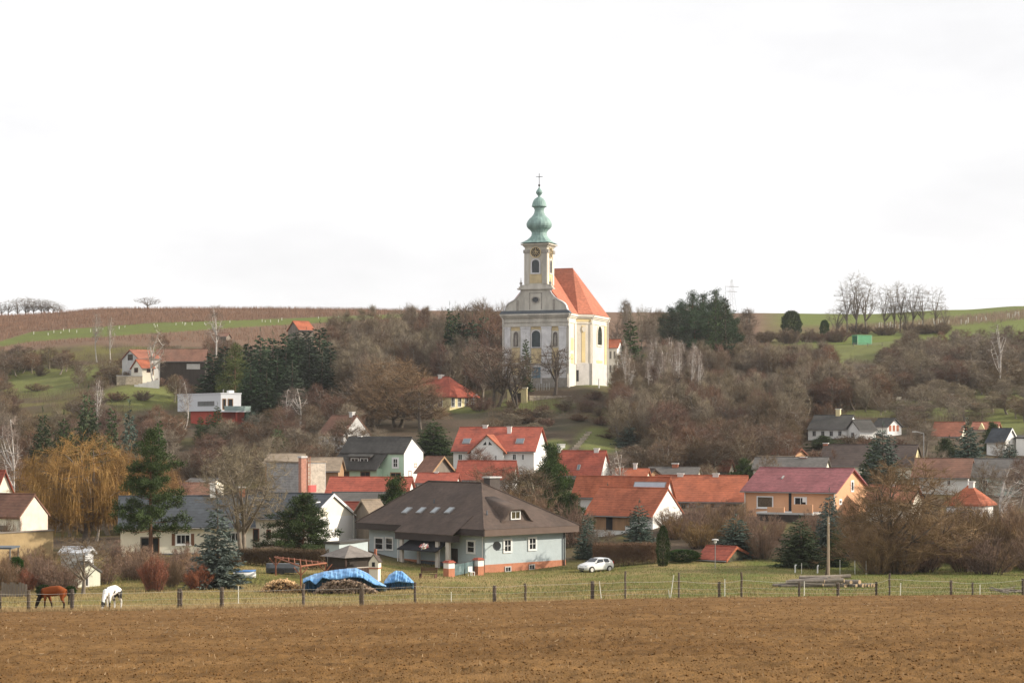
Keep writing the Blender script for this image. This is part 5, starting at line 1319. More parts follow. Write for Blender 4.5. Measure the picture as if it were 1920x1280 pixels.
# ---- horses
def skin_body(name, nodes, edges, root, m, parent, sub=2):
    me = bpy.data.meshes.new(name); me.from_pydata([n[0] for n in nodes], edges, [])
    o = link(name, me, parent)
    md = o.modifiers.new('skin', 'SKIN'); md.use_smooth_shade = True
    sv = me.skin_vertices[0].data
    for i, nd in enumerate(nodes): sv[i].radius = nd[1]; sv[i].use_root = (i == root)
    s2 = o.modifiers.new('subdiv', 'SUBSURF'); s2.levels = sub; s2.render_levels = sub
    me.materials.append(m); return o
def patch_mat(name, c1, c2, thr, scale, loc):
    m = bpy.data.materials.new(name); m.use_nodes = True; N, L = m.node_tree.nodes, m.node_tree.links
    tc = N.new('ShaderNodeTexCoord'); mp = N.new('ShaderNodeMapping'); mp.inputs['Location'].default_value = loc; n = N.new('ShaderNodeTexNoise'); n.inputs['Scale'].default_value = scale; n.inputs['Detail'].default_value = 2
    L.new(tc.outputs['Object'], mp.inputs['Vector']); L.new(mp.outputs['Vector'], n.inputs['Vector'])
    r = N.new('ShaderNodeValToRGB'); r.color_ramp.elements[0].position = thr-.015; r.color_ramp.elements[1].position = thr+.015; r.color_ramp.elements[0].color = (*c1,1); r.color_ramp.elements[1].color = (*c2,1)
    L.new(n.outputs['Fac'], r.inputs['Fac']); L.new(r.outputs['Color'], N['Principled BSDF'].inputs['Base Color']); N['Principled BSDF'].inputs['Roughness'].default_value = .6
    return m
def leg_grad(name, top, low, zsplit):
    m = bpy.data.materials.new(name); m.use_nodes = True; N, L = m.node_tree.nodes, m.node_tree.links
    tc = N.new('ShaderNodeTexCoord'); sp = N.new('ShaderNodeSeparateXYZ'); L.new(tc.outputs['Object'], sp.inputs[0])
    mr = N.new('ShaderNodeMapRange'); mr.inputs['From Min'].default_value = zsplit-.12; mr.inputs['From Max'].default_value = zsplit+.12; L.new(sp.outputs['Z'], mr.inputs['Value'])
    m2 = N.new('ShaderNodeMapRange'); m2.inputs['From Min'].default_value = 1.02; m2.inputs['From Max'].default_value = .86; L.new(sp.outputs['X'], m2.inputs['Value'])
    mn = N.new('ShaderNodeMath'); mn.operation = 'MINIMUM'; L.new(mr.outputs['Result'], mn.inputs[0]); L.new(m2.outputs['Result'], mn.inputs[1])
    mx = N.new('ShaderNodeMixRGB'); L.new(mn.outputs[0], mx.inputs['Fac']); mx.inputs['Color1'].default_value = (*low,1); mx.inputs['Color2'].default_value = (*top,1)
    L.new(mx.outputs['Color'], N['Principled BSDF'].inputs['Base Color']); N['Principled BSDF'].inputs['Roughness'].default_value = .85; N['Principled BSDF'].inputs['Specular IOR Level'].default_value = .12
    return m
def horse(label, px, d, rz, m, mane, scale, head_turn=0.0, hoof=None):
    c = gz(px, d); t = thing('horse', label, 'horse', c, rz); t.scale = (scale*.94, scale*1.08, scale*1.12)
    ht = head_turn
    nodes = [((0,0,1.16),(.30,.33)), ((.38,0,1.14),(.29,.32)), ((.66,0,1.17),(.25,.29)), ((-.38,0,1.20),(.29,.30)), ((-.66,0,1.18),(.27,.27)), ((-.86,0,1.10),(.18,.18)),   # 0-5 trunk, rump
             ((.90,.03*ht,1.12),(.20,.24)), ((1.10,.12*ht,.88),(.13,.19)), ((1.26,.22*ht,.60),(.11,.155)), ((1.36,.28*ht,.40),(.095,.135)),   # 6-9 neck down to poll
             ((1.42,.32*ht,.26),(.085,.12)), ((1.47,.36*ht,.10),(.06,.075)), ((1.49,.37*ht,.03),(.05,.055))]    # 10-12 head to the grass
    edges = [(0,1),(1,2),(0,3),(3,4),(4,5),(2,6),(6,7),(7,8),(8,9),(9,10),(10,11),(11,12)]
    def leg(root, pts):
        p = root
        for q, r in pts: nodes.append((q, (r, r*1.15))); edges.append((p, len(nodes)-1)); p = len(nodes)-1
    for s, off_ in ((1, .05), (-1, -.16)):
        leg(2, [((.62+off_*.3,.17*s,.92),.13), ((.62+off_,.18*s,.62),.075), ((.60+off_*1.6,.18*s,.36),.05), ((.60+off_*1.7,.18*s,.12),.042), ((.64+off_*1.7,.18*s,.02),.055)])
    for s, off_ in ((1, -.02), (-1, .20)):
        leg(4, [((-.66+off_*.5,.18*s,.88),.17), ((-.60+off_,.18*s,.70),.11), ((-.80+off_,.18*s,.44),.062), ((-.76+off_,.18*s,.14),.045), ((-.72+off_,.18*s,.02),.058)])
    b = skin_body('body', nodes, edges, 0, m, t)
    mm = MB()
    # mane as a ridge of hanging locks, forelock, tail
    g = random.Random(3); npts = [(.80,.0,1.40),(.98,.06*ht,1.20),(1.16,.14*ht,.98),(1.30,.22*ht,.74),(1.42,.28*ht,.54)]
    for a, b_ in zip(npts[:-1], npts[1:]):
        for i in range(7):
            f = i/7; p = Vector(a).lerp(Vector(b_), f)
            for s in (-1, 1): mm.tube(p, p + Vector((g.uniform(-.1,.05), s*g.uniform(.13,.20), -g.uniform(.20,.36))), .028, .006, 4)
    mm.build('mane', mane, t)
    tl = MB()
    for i in range(14):
        p = Vector((-.95, g.uniform(-.03,.03), 1.22)); q = p + Vector((-.14+g.uniform(-.03,.03), g.uniform(-.05,.05), -.35)); r_ = q + Vector((g.uniform(-.02,.06), g.uniform(-.05,.05), -.5)); tl.tube(p, q, .03, .03, 4); tl.tube(q, r_, .03, .008, 4)
    tl.build('tail', mane, t)
    for s in (-1, 1): MB().tube((1.35,.28*ht+.06*s,.48),(1.44,.28*ht+.09*s,.60),.035,.008,5).build('ear', m, t)
    return t
M_bay = leg_grad('bay coat', (.22,.058,.016), (.022,.013,.010), .55); M_black = mat('black hair', (.018,.014,.012), var=.2)
horse('bay brown horse with dark mane grazing at the field edge', 103, 133.5, math.radians(180-12), M_bay, M_black, 1.04)
horse('white horse with black patches grazing towards the field', 211, 133.5, math.radians(-90-22), patch_mat('piebald coat', (.02,.018,.016), (.78,.76,.72), .455, 1.5, (2.3,.4,.2)), M_black, 1.02, .3)
# ---- paddock fence
W_fpost = mat('weathered post', (.10,.075,.055), var=.3, scale=5, rand=.2); W_stake = mat('white stake', (.68,.66,.58), var=.1)
FP = [(0,1108,.06),(54,1106,.075),(136,1104,.085),(335,1103,.07),(341,1103,.045),(416,1100,.085),(568,1094,.06),(679,1096,.10),(778,1091,.05),(927,1097,.075),(986,1093,.05),(1111,1089,.075),(1172,1070,.05),(1273,1073,.055),(1348,1090,.06),(1391,1072,.06),(1499,1089,.05),(1572,1091,.065),(1643,1090,.05),(1667,1074,.05),(1783,1087,.055),(1823,1091,.04),(1918,1084,.05)]
frng = random.Random(9)
fd_ = 132.0
nb = {0: 'at the picture edge', 54: 'left of the bay horse', 136: 'right behind the bay horse', 335: 'thick one of the pair right of the white horse', 341: 'pale one of the pair right of the white horse', 416: 'below the blue spruce', 568: 'before the firewood heap', 679: 'thickest, before the long blue tarpaulin', 778: 'dark thin one below the small tarpaulin', 927: 'below the brick pillar', 986: 'below the cellar windows', 1111: 'below the white car', 1172: 'tall crooked one right of the car', 1273: 'tall crooked one below the columnar thuja', 1348: 'short one below the garden lamp', 1391: 'tall straight one right of the garden lamp', 1499: 'before the log pile, near its thin end', 1572: 'before the middle of the log pile', 1643: 'before the cut ends of the log pile', 1667: 'tall crooked one right of the log pile', 1783: 'between log pile and brushwood', 1823: 'thin one before the brushwood', 1918: 'beyond the brushwood'}
tops = []
for (px, yt, r) in FP:
    b = gz(px, fd_); hh = CAMZ+(HZ-yt)/F*fd_ - b.z; k = frng.uniform(-.05,.05)
    m = MB(); pts = [Vector((0,0,-.4)), Vector((k,0,hh*.4)), Vector((k*.2,0,hh*.75)), Vector((k*1.5,0,hh))]
    o = empty('fence_post', b); tag(o, 'weathered wooden fence post ' + nb[px], 'fence post', 'paddock fence posts')
    rr = r*(1.75 if yt > 1080 else 1.35)
    for a, c_ in zip(pts[:-1], pts[1:]): m.tube(a, c_, rr, rr*.96, 8)
    m.build('post_shaft', W_fpost, o)
    for f in (.92, .55, .3):
        MB().tube((k*.5, -rr-.02, min(hh, 1.3)*f),(k*.5, -rr-.07, min(hh,1.3)*f),.025,.025,6).build('insulator', M_iron, o)
    tops.append((b, min(hh, 1.35)))
M_wire = mat('pale fence tape', (.50,.47,.40), var=.1)
for i, (f, nm, r) in enumerate(((.92,'top',.010),(.55,'middle',.007),(.30,'lowest',.006))):
    m = MB()
    for (a, ha), (b, hb) in zip(tops[:-1], tops[1:]):
        p, q = Vector((a.x,a.y-.12,a.z+ha*f)), Vector((b.x,b.y-.12,b.z+hb*f)); mid = (p+q)/2 - Vector((0,0,.05))
        m.tube(p, mid, r, r, 4); m.tube(mid, q, r, r, 4)
    tag(m.build('fence_wire', M_wire), f'{nm} pale wire strung along the paddock fence posts', 'fence wire')
for (px, y0, y1, lean, l) in [(1128,1089,1115,.2,'leaning right of the post below the car'),(1257,1077,1103,-.25,'curved one left of the crooked post'),(1256,1105,1121,.25,'short one at the crooked post foot'),(1359,1085,1103,.0,'below the garden lamp'),(1508,1089,1110,.0,'before the log pile'),(1688,1092,1113,-.05,'right of the log pile'),(1837,1095,1116,-.05,'beside the brushwood'),(846,1109,1122,.0,'short one below the porch'),(447,1098,1112,0,'beside the blue spruce')]:
    d = 134; b = gz(px, d); b.z = max(b.z-.05, (CAMZ+(HZ-y1)/F*d)-.6); z1 = CAMZ+(HZ-y0)/F*d
    o = tag(MB().tube((0,0,-.1),(lean*(z1-b.z)*-.6,0,z1-b.z),.035,.03,6).build('fence_stake', W_stake), 'pale thin stake ' + l, 'stake', 'pale stakes'); o.location = b
# ---- log pile, brush, pole, lamps
W_log = mat('grey log bark', (.20,.165,.135), var=.35, scale=3, rand=.25); W_cut = mat('cut log end', (.38,.27,.16), var=.2)
lr_ = random.Random(12); base = gz(1545, 160)
for i in range(30):
    if i < 18:          # long trunks lying side on
        row = 0 if i < 9 else 1 if i < 15 else 2
        x0 = 1446 + lr_.uniform(0, 40) + row*26; x1 = x0 + lr_.uniform(70, 118) - row*12; d = 157.3 + (i % 9)*.45 + row*.4
        a, b = gz(x0, d), gz(x1, d+lr_.uniform(-1.6,.6)); r = lr_.uniform(.12,.21); z = .1 + row*.30
        a.z += z + lr_.uniform(-.03,.05); b.z += z + lr_.uniform(-.03,.22)
    else:               # short trunks with their sawn ends towards the field
        x0 = 1578 + (i-18)*5.6 + lr_.uniform(-2,2); d = 157 + lr_.uniform(0,.6); r = lr_.uniform(.14,.22); z = .12 + (.30 if i % 3 == 0 and i < 27 else 0)
        b = gz(x0, d); a = b + Vector((-lr_.uniform(.8,2.2), 2.2, 0)); a.z = ground(a.x, a.y) + z; b.z += z
    c = (a+b)/2
    o = empty('log', c); tag(o, 'grey felled log lying in the pile on the meadow', 'log', 'logs of the meadow pile')
    MB().tube(a-c, b-c, r*.8, r, 8).build('bark', W_log, o); v = (b-a).normalized(); MB().tube(b-c, b-c+v*.012, r*.97, r*.97, 8).build('cut_end', W_cut, o)
for i in range(14):
    p = gz(lr_.uniform(1862,1912), 138+lr_.uniform(-1,1)); a = lr_.uniform(0, 3.14); L = lr_.uniform(.5,1.2); v = Vector((math.cos(a)*L, .3*math.sin(a), lr_.uniform(-.05,.35)*L)); z = lr_.uniform(.1,.4)
    o = tag(MB().tube(-v+Vector((0,0,max(z,abs(v.z)))), v+Vector((0,0,max(z,abs(v.z)))), .05, .025, 5).build('branch', W_log), 'bleached branch in the brushwood heap at the fence', 'branch', 'brushwood heap'); o.location = p
b = gz(1553, 176); hh = CAMZ+(HZ-968)/F*176 - b.z; t = thing('wooden_pole', 'tall bare wooden pole standing before the spruces', 'pole', b)
MB().tube((0,0,-.5),(0,0,hh),.15,.10,8).build('pole_shaft', mat('pole wood', (.30,.235,.17), var=.2, scale=3), t); MB().tube((-.35,0,-.2),(-.02,0,1.5),.08,.07,6).build('stub_brace', W_fpost, t); MB().tube((.05,-.1,hh-.6),(.05,-.25,hh-.6),.05,.05,6).build('insulator', W_white, t)
b = gz(1341, 196); hh = CAMZ+(HZ-1010)/F*196 - b.z; t = thing('garden_lamp', 'garden lamp with flat pale hood in front of the log shed', 'lamp', b)
MB().tube((0,0,-.3),(0,0,hh-.45),.05,.045,8).build('lamp_post', M_zinc, t); MB().lathe([(.06,hh-.45),(.14,hh-.35),(.16,hh-.12)],10).build('lamp_glass', W_white, t); MB().lathe([(.36,hh-.12),(.36,hh-.06),(.2,hh),(.02,hh+.02)],12).build('lamp_hood', W_grey, t)
def street_lamp(px, yt, d, label, arm):
    b = gz(px, d); hh = CAMZ+(HZ-yt)/F*d - b.z; t = thing('street_lamp', label, 'street lamp', b)
    MB().tube((0,0,-.3),(0,0,hh),.08,.05,8).build('lamp_post', mat('grey lamp post', (.36,.36,.35), var=.1), t); MB().tube((0,0,hh),(arm,-.2,hh+.25),.05,.05,6).build('lamp_arm', _mats['grey lamp post'], t)
    MB().box(min(arm,arm*1.5),-.28,hh+.19,max(arm,arm*1.5),-.08,hh+.32).build('lamp_head', W_white, t)
street_lamp(1492, 775, 345, 'street lamp rising before the brown thicket beside the four window cottage', -.9)
street_lamp(1732, 812, 300, 'street lamp between the cream gable and the garden conifers', -1.2)
street_lamp(888, 742, 398, 'small street lamp beside the yellow house', .5)
# water standpipes at the spruces
for (px, l) in ((1491,'white bent standpipe before the dense green spruce'),(1533,'white bent standpipe beside the wooden pole')):
    b = gz(px, 188); t = thing('standpipe', l, 'standpipe', b); m = MB().tube((0,0,-.2),(0,0,.7),.07,.07,8).build('pipe', W_white, t); MB().tube((0,0,.68),(.12,0,.78),.08,.07,8).build('elbow', W_white, t); MB().tube((.12,0,.78),(.22,0,.68),.07,.05,8).build('spout', M_iron, t)
for (px, y0, l) in ((1503,1055,'thin white rod near the bent standpipes'),(1575,1049,'white rod right of the wooden pole'),(1603,1050,'white rod at the shrub edge'),(1624,1050,'white rod deepest in the shrub edge')):
    b = gz(px, 186); o = tag(MB().tube((0,0,-.2),(0,0,CAMZ+(HZ-y0)/F*186-b.z),.03,.03,6).build('marker_rod', W_stake), l, 'rod'); o.location = b
# ---- green container hut, rail fence on the slope
c = gz(1608, 568); t = thing('green_container', 'bright green metal container on the grassy slope', 'container', c, math.radians(28))
M_gc = mat('green painted steel', (.16,.42,.24), var=.1, rows=0); L_, W_, Hc = 5.2, 2.6, 2.9
MB().box(0,0,-.6,L_,W_,Hc).build('box', M_gc, t)
for i in range(12): MB().box(.2+i*.42,-.06,-.3,.4+i*.42,-.002,Hc-.1).build('rib', M_gc, t)
for x in (-.06, L_-.04): MB().box(x,-.1,-.6,x+.12,.02,Hc+.06).build('corner_post', mat('light green steel', (.40,.60,.42), var=.05), t)
MB().box(-.1,-.12,Hc,L_+.1,W_+.1,Hc+.1).build('roof_sheet', M_gc, t)
MB().box(-.06,.2,-.2,-.003,W_-.2,Hc-.2).build('door', mat('dark green steel', (.03,.13,.075), var=.1), t)
rt = thing('rail_fence', 'rough pole rail fence running from the green container along the slope', 'fence', gz(1690, 560))
prev = None
for i in range(9):
    px = 1600+i*27; d = 560+i*1.5; p = gz(px, d) - rt.location
    MB().tube((p.x,p.y,p.z-.3),(p.x,p.y,p.z+1.1),.09,.08,6).build('post', W_log, rt)
    if prev is not None:
        for hh in (.5, .95): MB().tube((prev.x,prev.y-.1,prev.z+hh+frng.uniform(-.1,.1)),(p.x,p.y-.1,p.z+hh+frng.uniform(-.1,.1)),.07,.06,5).build('rail', W_log, rt)
    prev = p
# ---- power pylon on the skyline with lines
b = gz(1372, 735); hh = CAMZ+(HZ-524)/F*735 - b.z; py_ = thing('power_pylon', 'grey lattice power pylon peeping over the dark pines', 'pylon', b, .4)
M_pyl = mat('sky faded steel', (.42,.42,.43), var=.05)  # steel colour lightened so the pylon fades into the bright sky
for sx in (-1,1):
    for sy in (-1,1): MB().tube((sx*1.6,sy*1.6,-1),(sx*.25,sy*.25,hh),.06,.04,4).build('leg', M_pyl, py_)
m = MB()
for i in range(8):
    z0, z1 = hh*i/8, hh*(i+1)/8; w0, w1 = 1.6-1.35*i/8, 1.6-1.35*(i+1)/8
    for (a, c_) in (((-1,-1),(1,-1)),((1,-1),(1,1)),((1,1),(-1,1)),((-1,1),(-1,-1))): m.tube((a[0]*w0,a[1]*w0,z0),(c_[0]*w1,c_[1]*w1,z1),.03,.03,3)
m.build('lattice', M_pyl, py_)
for z, w in ((hh*.80,3.0),(hh*.66,2.4)): MB().tube((-w,0,z),(w,0,z),.12,.12,4).build('cross_arm', M_pyl, py_)
pa = b + Vector((0,0,hh*.8))
for i, (dy, l) in enumerate(((0,'upper power line crossing the sky from the lattice pylon'),(-4.5,'lower power line crossing the sky from the lattice pylon'))):
    p = pa + Vector((0,0,dy)); q = at(2300, 548+i*18, 700); m = MB(); N_ = 14
    for k_ in range(N_):
        f0, f1 = k_/N_, (k_+1)/N_; s0 = p.lerp(q, f0) - Vector((0,0,14*f0*(1-f0))); s1 = p.lerp(q, f1) - Vector((0,0,14*f1*(1-f1))); m.tube(s0, s1, .018, .018, 3)
    tag(m.build('power_line', M_pyl), l, 'power line')
# ---- church forecourt: yellow gate, terrace wall, fence posts, tree guards
c = gz(970, 404); t = thing('yellow_gateway', 'yellow rendered gateway with dark arch below the church portal', 'gateway', at(970, 757, 404), math.radians(-8))
gw, gh = 2.1, (757-728)/F*404
for s in (-1, 1): MB().box(s*1.45-.62,-.5,-2,s*1.45+.62,.5,gh).build('pier', W_yellow, t); MB().box(s*1.45-.75,-.6,gh,s*1.45+.75,.6,gh+.25).build('pier_cap', W_cream, t)
MB().box(-.83,-.3,gh*.72,.83,.3,gh*.95).build('lintel', W_yellow, t); MB().box(-.8,-.1,-2,.8,.1,gh*.7).build('gate', W_darkw, t); MB().lathe([(.5,gh*.95),(.45,gh+.2),(.25,gh+.6),(.05,gh+.8)],8).build('finial', W_yellow, t)
a, b = at(992, 752, 406), at(1092, 752, 411); v = b-a
t = thing('terrace_wall', 'old rubble retaining wall below the church lawn', 'wall', a, math.atan2(v.y, v.x)); g = random.Random(8)
MB().box(0,.05,-2.5,v.length,.6,1.15).build('wall_core', mat('rubble mortar', (.30,.25,.20), var=.3, scale=1.5), t)
W_rub = mat('rubble stone', (.36,.30,.24), var=.35, scale=2, rand=.2)
for r in range(3):
    x = 0
    while x < v.length-.3:
        w = g.uniform(.5,1.1); MB().box(x+.03, -.06-g.uniform(0,.05), -.15+r*.45+.03, min(x+w,v.length)-.03, .06, -.15+r*.45+.42).build('stone', W_rub, t); x += w
for i, px in enumerate((1007,1011,1016,1020,1025,1030)):
    p = gz(px, 418.5); o = tag(MB().box(-.07,-.07,-.4,.07,.07,1.5).build('railing_post', W_grey), 'pale railing post in the short row before the church door', 'post', 'church railing posts'); o.location = p
for (px, d, l) in ((1123,421,'white wrapped sapling trunk on the church lawn'),(1067,421,'white wrapped trunk at the church corner')):
    p = gz(px, d); o = tag(MB().tube((0,0,-.3),(0,0,2.0),.16,.14,8).build('wrapped_trunk', W_white), l, 'sapling'); o.location = p
# stone steps beside the lawn
t = thing('stone_steps', 'flight of pale stone steps climbing beside the sloping lawn', 'steps', gz(1068, 330))
for i in range(11):
    f = i/10; p = gz(1068+36*f, 326+34*f) - t.location; MB().box(p.x-.55,p.y-.9,p.z-.6,p.x+.55,p.y+.9,p.z+.28).build('step', W_rub, t)
# ---- left edge garden: canopy, white hut, boat, fence boards, straw wall
h = H('garden_hut', 'small whitish garden hut behind the bare fruit tree', 'hut', (146,1104), 164, 40, 128, 188, 1076, 1058, 'L', mat('greenish white boards', (.56,.57,.47), var=.12, streak=True, scale=2, dirt=.4, dirtcol=(.3,.3,.22)), R_grey, over=.15, gov=.1)
h.win('R', 158, 1078, 166, 1100, frame=W_grey, name='door', bars=(0,0))
h = H('white_shelter', 'low white plastic greenhouse behind the garden hut', 'greenhouse', (160,1050), 178, 60, 114, 176, 1040, 1030, 'L', mat('milky plastic', (.55,.56,.56), var=.2, rough=.4), mat('milky roof', (.58,.60,.62), var=.2, rough=.4), over=.1, gutter=False)
t = thing('flat_canopy', 'dark flat canopy on thin posts at the picture edge', 'canopy', gz(-10, 172)); zc = CAMZ+(HZ-1025)/F*172 - t.location.z
MB().box(-3.5,-1.5,zc-.1,1.9,1.5,zc+.05).build('canopy_roof', M_slate, t)
for x in (-3.3, 1.75):
    for y in (-1.4, 1.4): MB().box(x-.05,y-.05,-.4,x+.05,y+.05,zc-.1).build('post', M_zinc, t)
a, b = gz(16, 178), gz(100, 182); v = b-a; t = thing('ochre_wall', 'long ochre plastered garden wall below the old brown roofed house', 'wall', a, math.atan2(v.y, v.x))
hw = CAMZ+(HZ-997)/F*180 - a.z
MB().box(-6,0,-.5,v.length,.4,hw).build('wall_body', mat('ochre plaster wall', (.33,.24,.125), var=.25, scale=.8, dirt=.4, dirtcol=(.25,.18,.09)), t); MB().box(-6.05,-.08,hw,v.length+.05,.48,hw+.12).build('coping', W_bark, t)
t = thing('plank_fence', 'short grey plank fence in the garden beside the horses', 'fence', gz(26, 152))
for i in range(9): MB().box(-1.0+i*.23,0,-.3,-.80+i*.23,.04,1.15-.08*(i%3)).build('plank', W_bark, t)
c = gz(458, 174); t = thing('covered_boat', 'small white boat under a blue cover behind the blue spruce', 'boat', c, .15); t.scale = (.62,)*3
rg = []
for x, w, z in ((-1.6,.35,.55),(-1.3,.65,.5),(0,.8,.5),(1.1,.65,.52),(1.7,.12,.62)): rg.append([(x,-w,z+.35),(x,-w*.75,.12),(x,0,.0),(x,w*.75,.12),(x,w,z+.35)])
MB().loft(rg).build('hull', W_white, t, smooth=True)
rg = []
for x, w, z in ((-1.6,.36,.9),(-1.2,.68,.95),(0,.83,1.0),(.9,.7,.98),(1.7,.13,1.0)): rg.append([(x,-w,z-.1),(x,-w*.6,z+.12),(x,0,z+.2),(x,w*.6,z+.12),(x,w,z-.1)])
MB().loft(rg).build('cover', mat('dark blue cover', (.06,.16,.36), var=.2, rough=.5), t, smooth=True)
t = thing('dark_trailer', 'low dark covered trailer beside the pergola', 'trailer', gz(530, 180)); rg = [[(x,-.7*k,.15),(x,-.75*k,.6),(x,-.45*k,.98),(x,.45*k,.98),(x,.75*k,.6),(x,.7*k,.15)] for x, k in ((-1.5,.7),(-1.2,1),(1.2,1),(1.5,.75))]
MB().loft(rg).build('cover', mat('dark cover', (.06,.065,.07), var=.2, rough=.4), t)
for s in (-1,1): MB().tube((0,s*.72,.28),(0,s*.84,.28),.28,.28,12).build('wheel', M_iron, t)
# clipped brown hedges: twig filled boxes
def hedge(px0, px1, d0, d1, ytop, thick, label, seed, m, n=9000):
    g = np.random.default_rng(seed); a, b = gz(px0, d0), gz(px1, d1); v = b-a; L_ = Vector((v.x,v.y,0)).length
    t = thing('hedge', label, 'hedge', a, math.atan2(v.y, v.x))
    x = g.uniform(0, L_, n); y = g.uniform(-thick/2, thick/2, n); zg = ground_np(a.x + x*v.x/L_, a.y + x*v.y/L_) - a.z
    zt = (CAMZ+(HZ-ytop)/F*(a.y + x*v.y/L_)) - a.z + .12*(fbm(x/1.5, y*0+3, 1)-.5)*2; z = zg + (zt-zg)*g.random(n)**.7*.95
    P = np.stack([x,y,z],1); D = g.normal(0,.5,P.shape)+np.array([0,0,.8]); D /= np.linalg.norm(D,axis=1,keepdims=True); sd = np.cross(D, g.normal(0,1,P.shape)); sd /= np.linalg.norm(sd,axis=1,keepdims=True)
    l = g.uniform(.2,.5,n)[:,None]; V = np.stack([P-sd*.018, P+sd*.018, P+D*l],1).reshape(-1,3)
    link('twigs', np_mesh('hedge_twigs', V, np.arange(3*n).reshape(-1,3), m), t)
    ms = MB(); r_ = random.Random(seed)
    for i in range(int(L_/.5)): q = (i+.5)*.5; zq = float(np.interp(q, np.sort(x), zg[np.argsort(x)])); ms.tube((q,r_.uniform(-.2,.2),zq-.2),(q+r_.uniform(-.1,.1),0,zq+1.2),.03,.015,4)
    ms.build('stems', W_fpost, t)
HM = mat('hedge twigs', (.165,.100,.062), var=.3, scale=.8, spec=.1); HM2 = mat('dark hedge twigs', (.105,.072,.045), var=.3, scale=.8, spec=.1)
hedge(1112, 1232, 203, 203, 1018, 1.6, 'clipped brown beech hedge behind the white car', 1, HM, 15000)
hedge(448, 612, 190, 186, 1030, 1.4, 'long clipped brown hedge behind the pergola', 2, HM2, 16000)
hedge(250, 452, 184, 186, 1046, 1.4, 'brown hedge below the long cream house', 3, HM2, 12000)
# ---- vineyard rows and posts on the hill
g = np.random.default_rng(60); m = MB(); P, Dv, = [], []
def vines(px0, px1, ylo, yhi, rows, n, seed, name, label, mcol, h0=1.0):
    g = np.random.default_rng(seed); px = g.uniform(px0, px1, n); d = g.uniform(575, 722, n)
    X = (px-960)/F*d; 
    d = np.round(d/2.4)*2.4 + g.normal(0,.1,n); X = (px-960)/F*d; Z = ground_np(X, d); py = HZ-(Z-CAMZ)/d*F
    k = (py > np.interp(px, yhi[0], yhi[1])) & (py < np.interp(px, ylo[0], ylo[1]))
    X, Y, Z = X[k], d[k], Z[k]; n = len(X)
    V, T = blades(n, X, Y, Z, h0*g.uniform(.7,1.4,n), .05, .35, g)
    tag(link(name, np_mesh(name, V, T, mcol)), label, 'vines', kind='stuff')
M_vine = mat('vine canes', (.25,.150,.10), var=.3, scale=.2, spec=.1)
vines(-60, 800, ([0,60,300,480,740,800],[640,622,606,600,589,588]), ([0,800],[560,560]), 0, 60000, 61, 'vine_rows', 'brown vine rows along the skyline above the green strip', M_vine, 1.0)
vines(-60, 780, ([0,800],[668,640]), ([0,60,300,480,740,800],[650,641,626,613,598,592]), 0, 26000, 62, 'lower_vine_rows', 'brown vine rows below the green strip', M_vine, 1.0)
vines(1560, 2000, ([1560,1700,1800,1940],[626,620,611,598]), ([1560,1700,1800,1940],[611,604,594,580]), 0, 16000, 63, 'slope_vine_rows', 'pale vine rows on the grassy skyline slope', mat('pale vine canes', (.30,.22,.16), var=.4, scale=.3, spec=.1), 1.3)
r = random.Random(44); cnt = 0
for i in range(34):
    px = r.uniform(60, 750); f = (px-60)/690; yl = np.interp(px, [60,300,480,740],[626,608,601,592]); d = 600+100*f
    for dd in np.arange(575, 720, 3.0):
        X = (px-960)/F*dd; z = ground(X, dd); y = HZ-(z-CAMZ)/dd*F
        if y < yl + r.uniform(-2, 6): d = dd; break
    b = gz(px, d); o = tag(MB().tube((0,0,-.3),(0,0,r.uniform(.5,1.0)),.10,.10,5).build('vineyard_stake', W_stake), 'white stake standing along the lower edge of the vineyard', 'stake', 'white vineyard stakes'); o.location = b
for i in range(46):
    px = r.uniform(1640, 1925); yl = np.interp(px, [1640,1740,1830,1925],[617,612,604,590]); d = 640
    for dd in np.arange(560, 722, 3.0):
        X = (px-960)/F*dd; z = ground(X, dd); y = HZ-(z-CAMZ)/dd*F
        if y < yl + r.uniform(-5, 3): d = dd; break
    b = gz(px, d); o = tag(MB().tube((0,0,-.3),(r.uniform(-.2,.2),0,r.uniform(1.0,1.9)),.11,.11,5).build('vineyard_stake', W_stake), 'pale stake among the vine rows of the grassy skyline slope', 'stake', 'pale skyline stakes'); o.location = b
# ---- small clutter on the slopes
for (px, py, d, w, hh_, mm, nm, l, ca) in [(1668,748,418,1.3,.5,W_white,'bee_hive','white bee hive at the wood edge','bee hive'),(1683,748,418,1.3,.5,W_cream,'bee_hive','tan bee hive at the wood edge','bee hive'),(1782,742,420,2.4,.6,W_white,'white_scrap','jumble of white scrap below the thicket','scrap'),(1860,734,425,1.2,.7,W_tanw,'wooden_crate','tan wooden crate on the garden slope','crate'),(1828,768,400,1.2,.6,W_tanw,'wooden_crate','tan crate among the orchard trees','crate'),(1052,815,338,1.2,.6,W_white,'white_bale','white wrapped bale on the lawn by the stone steps','bale'),(1035,823,334,2.0,.4,W_tanw,'plank_stack','stack of tan planks on the lawn by the stone steps','planks')]:
    b = gz(px, d); t = thing(nm, l, ca, b, .3); MB().box(-w/2,-.5,-.15,w/2,.5,hh_).build('body', mm, t, bevel=.04); MB().box(-w/2-.06,-.56,hh_+.002,w/2+.06,.56,hh_+.1).build('lid', mm, t)
wr = random.Random(5)
o = MB()
for i in range(120):
    p = gz(wr.uniform(1694,1730), 396+wr.uniform(0,1.5)); z = wr.uniform(0,.7); a = wr.uniform(-.5,.5); v = Vector((math.sin(a)*.3, math.cos(a)*.3, 0)); o.tube(p-v+Vector((0,0,z)), p+v+Vector((0,0,z)), .1, .1, 5)
tag(o.build('slope_firewood', mat('fresh firewood', (.45,.28,.17), var=.4, scale=4)), 'heap of fresh cut firewood on the garden slope', 'firewood', kind='stuff')
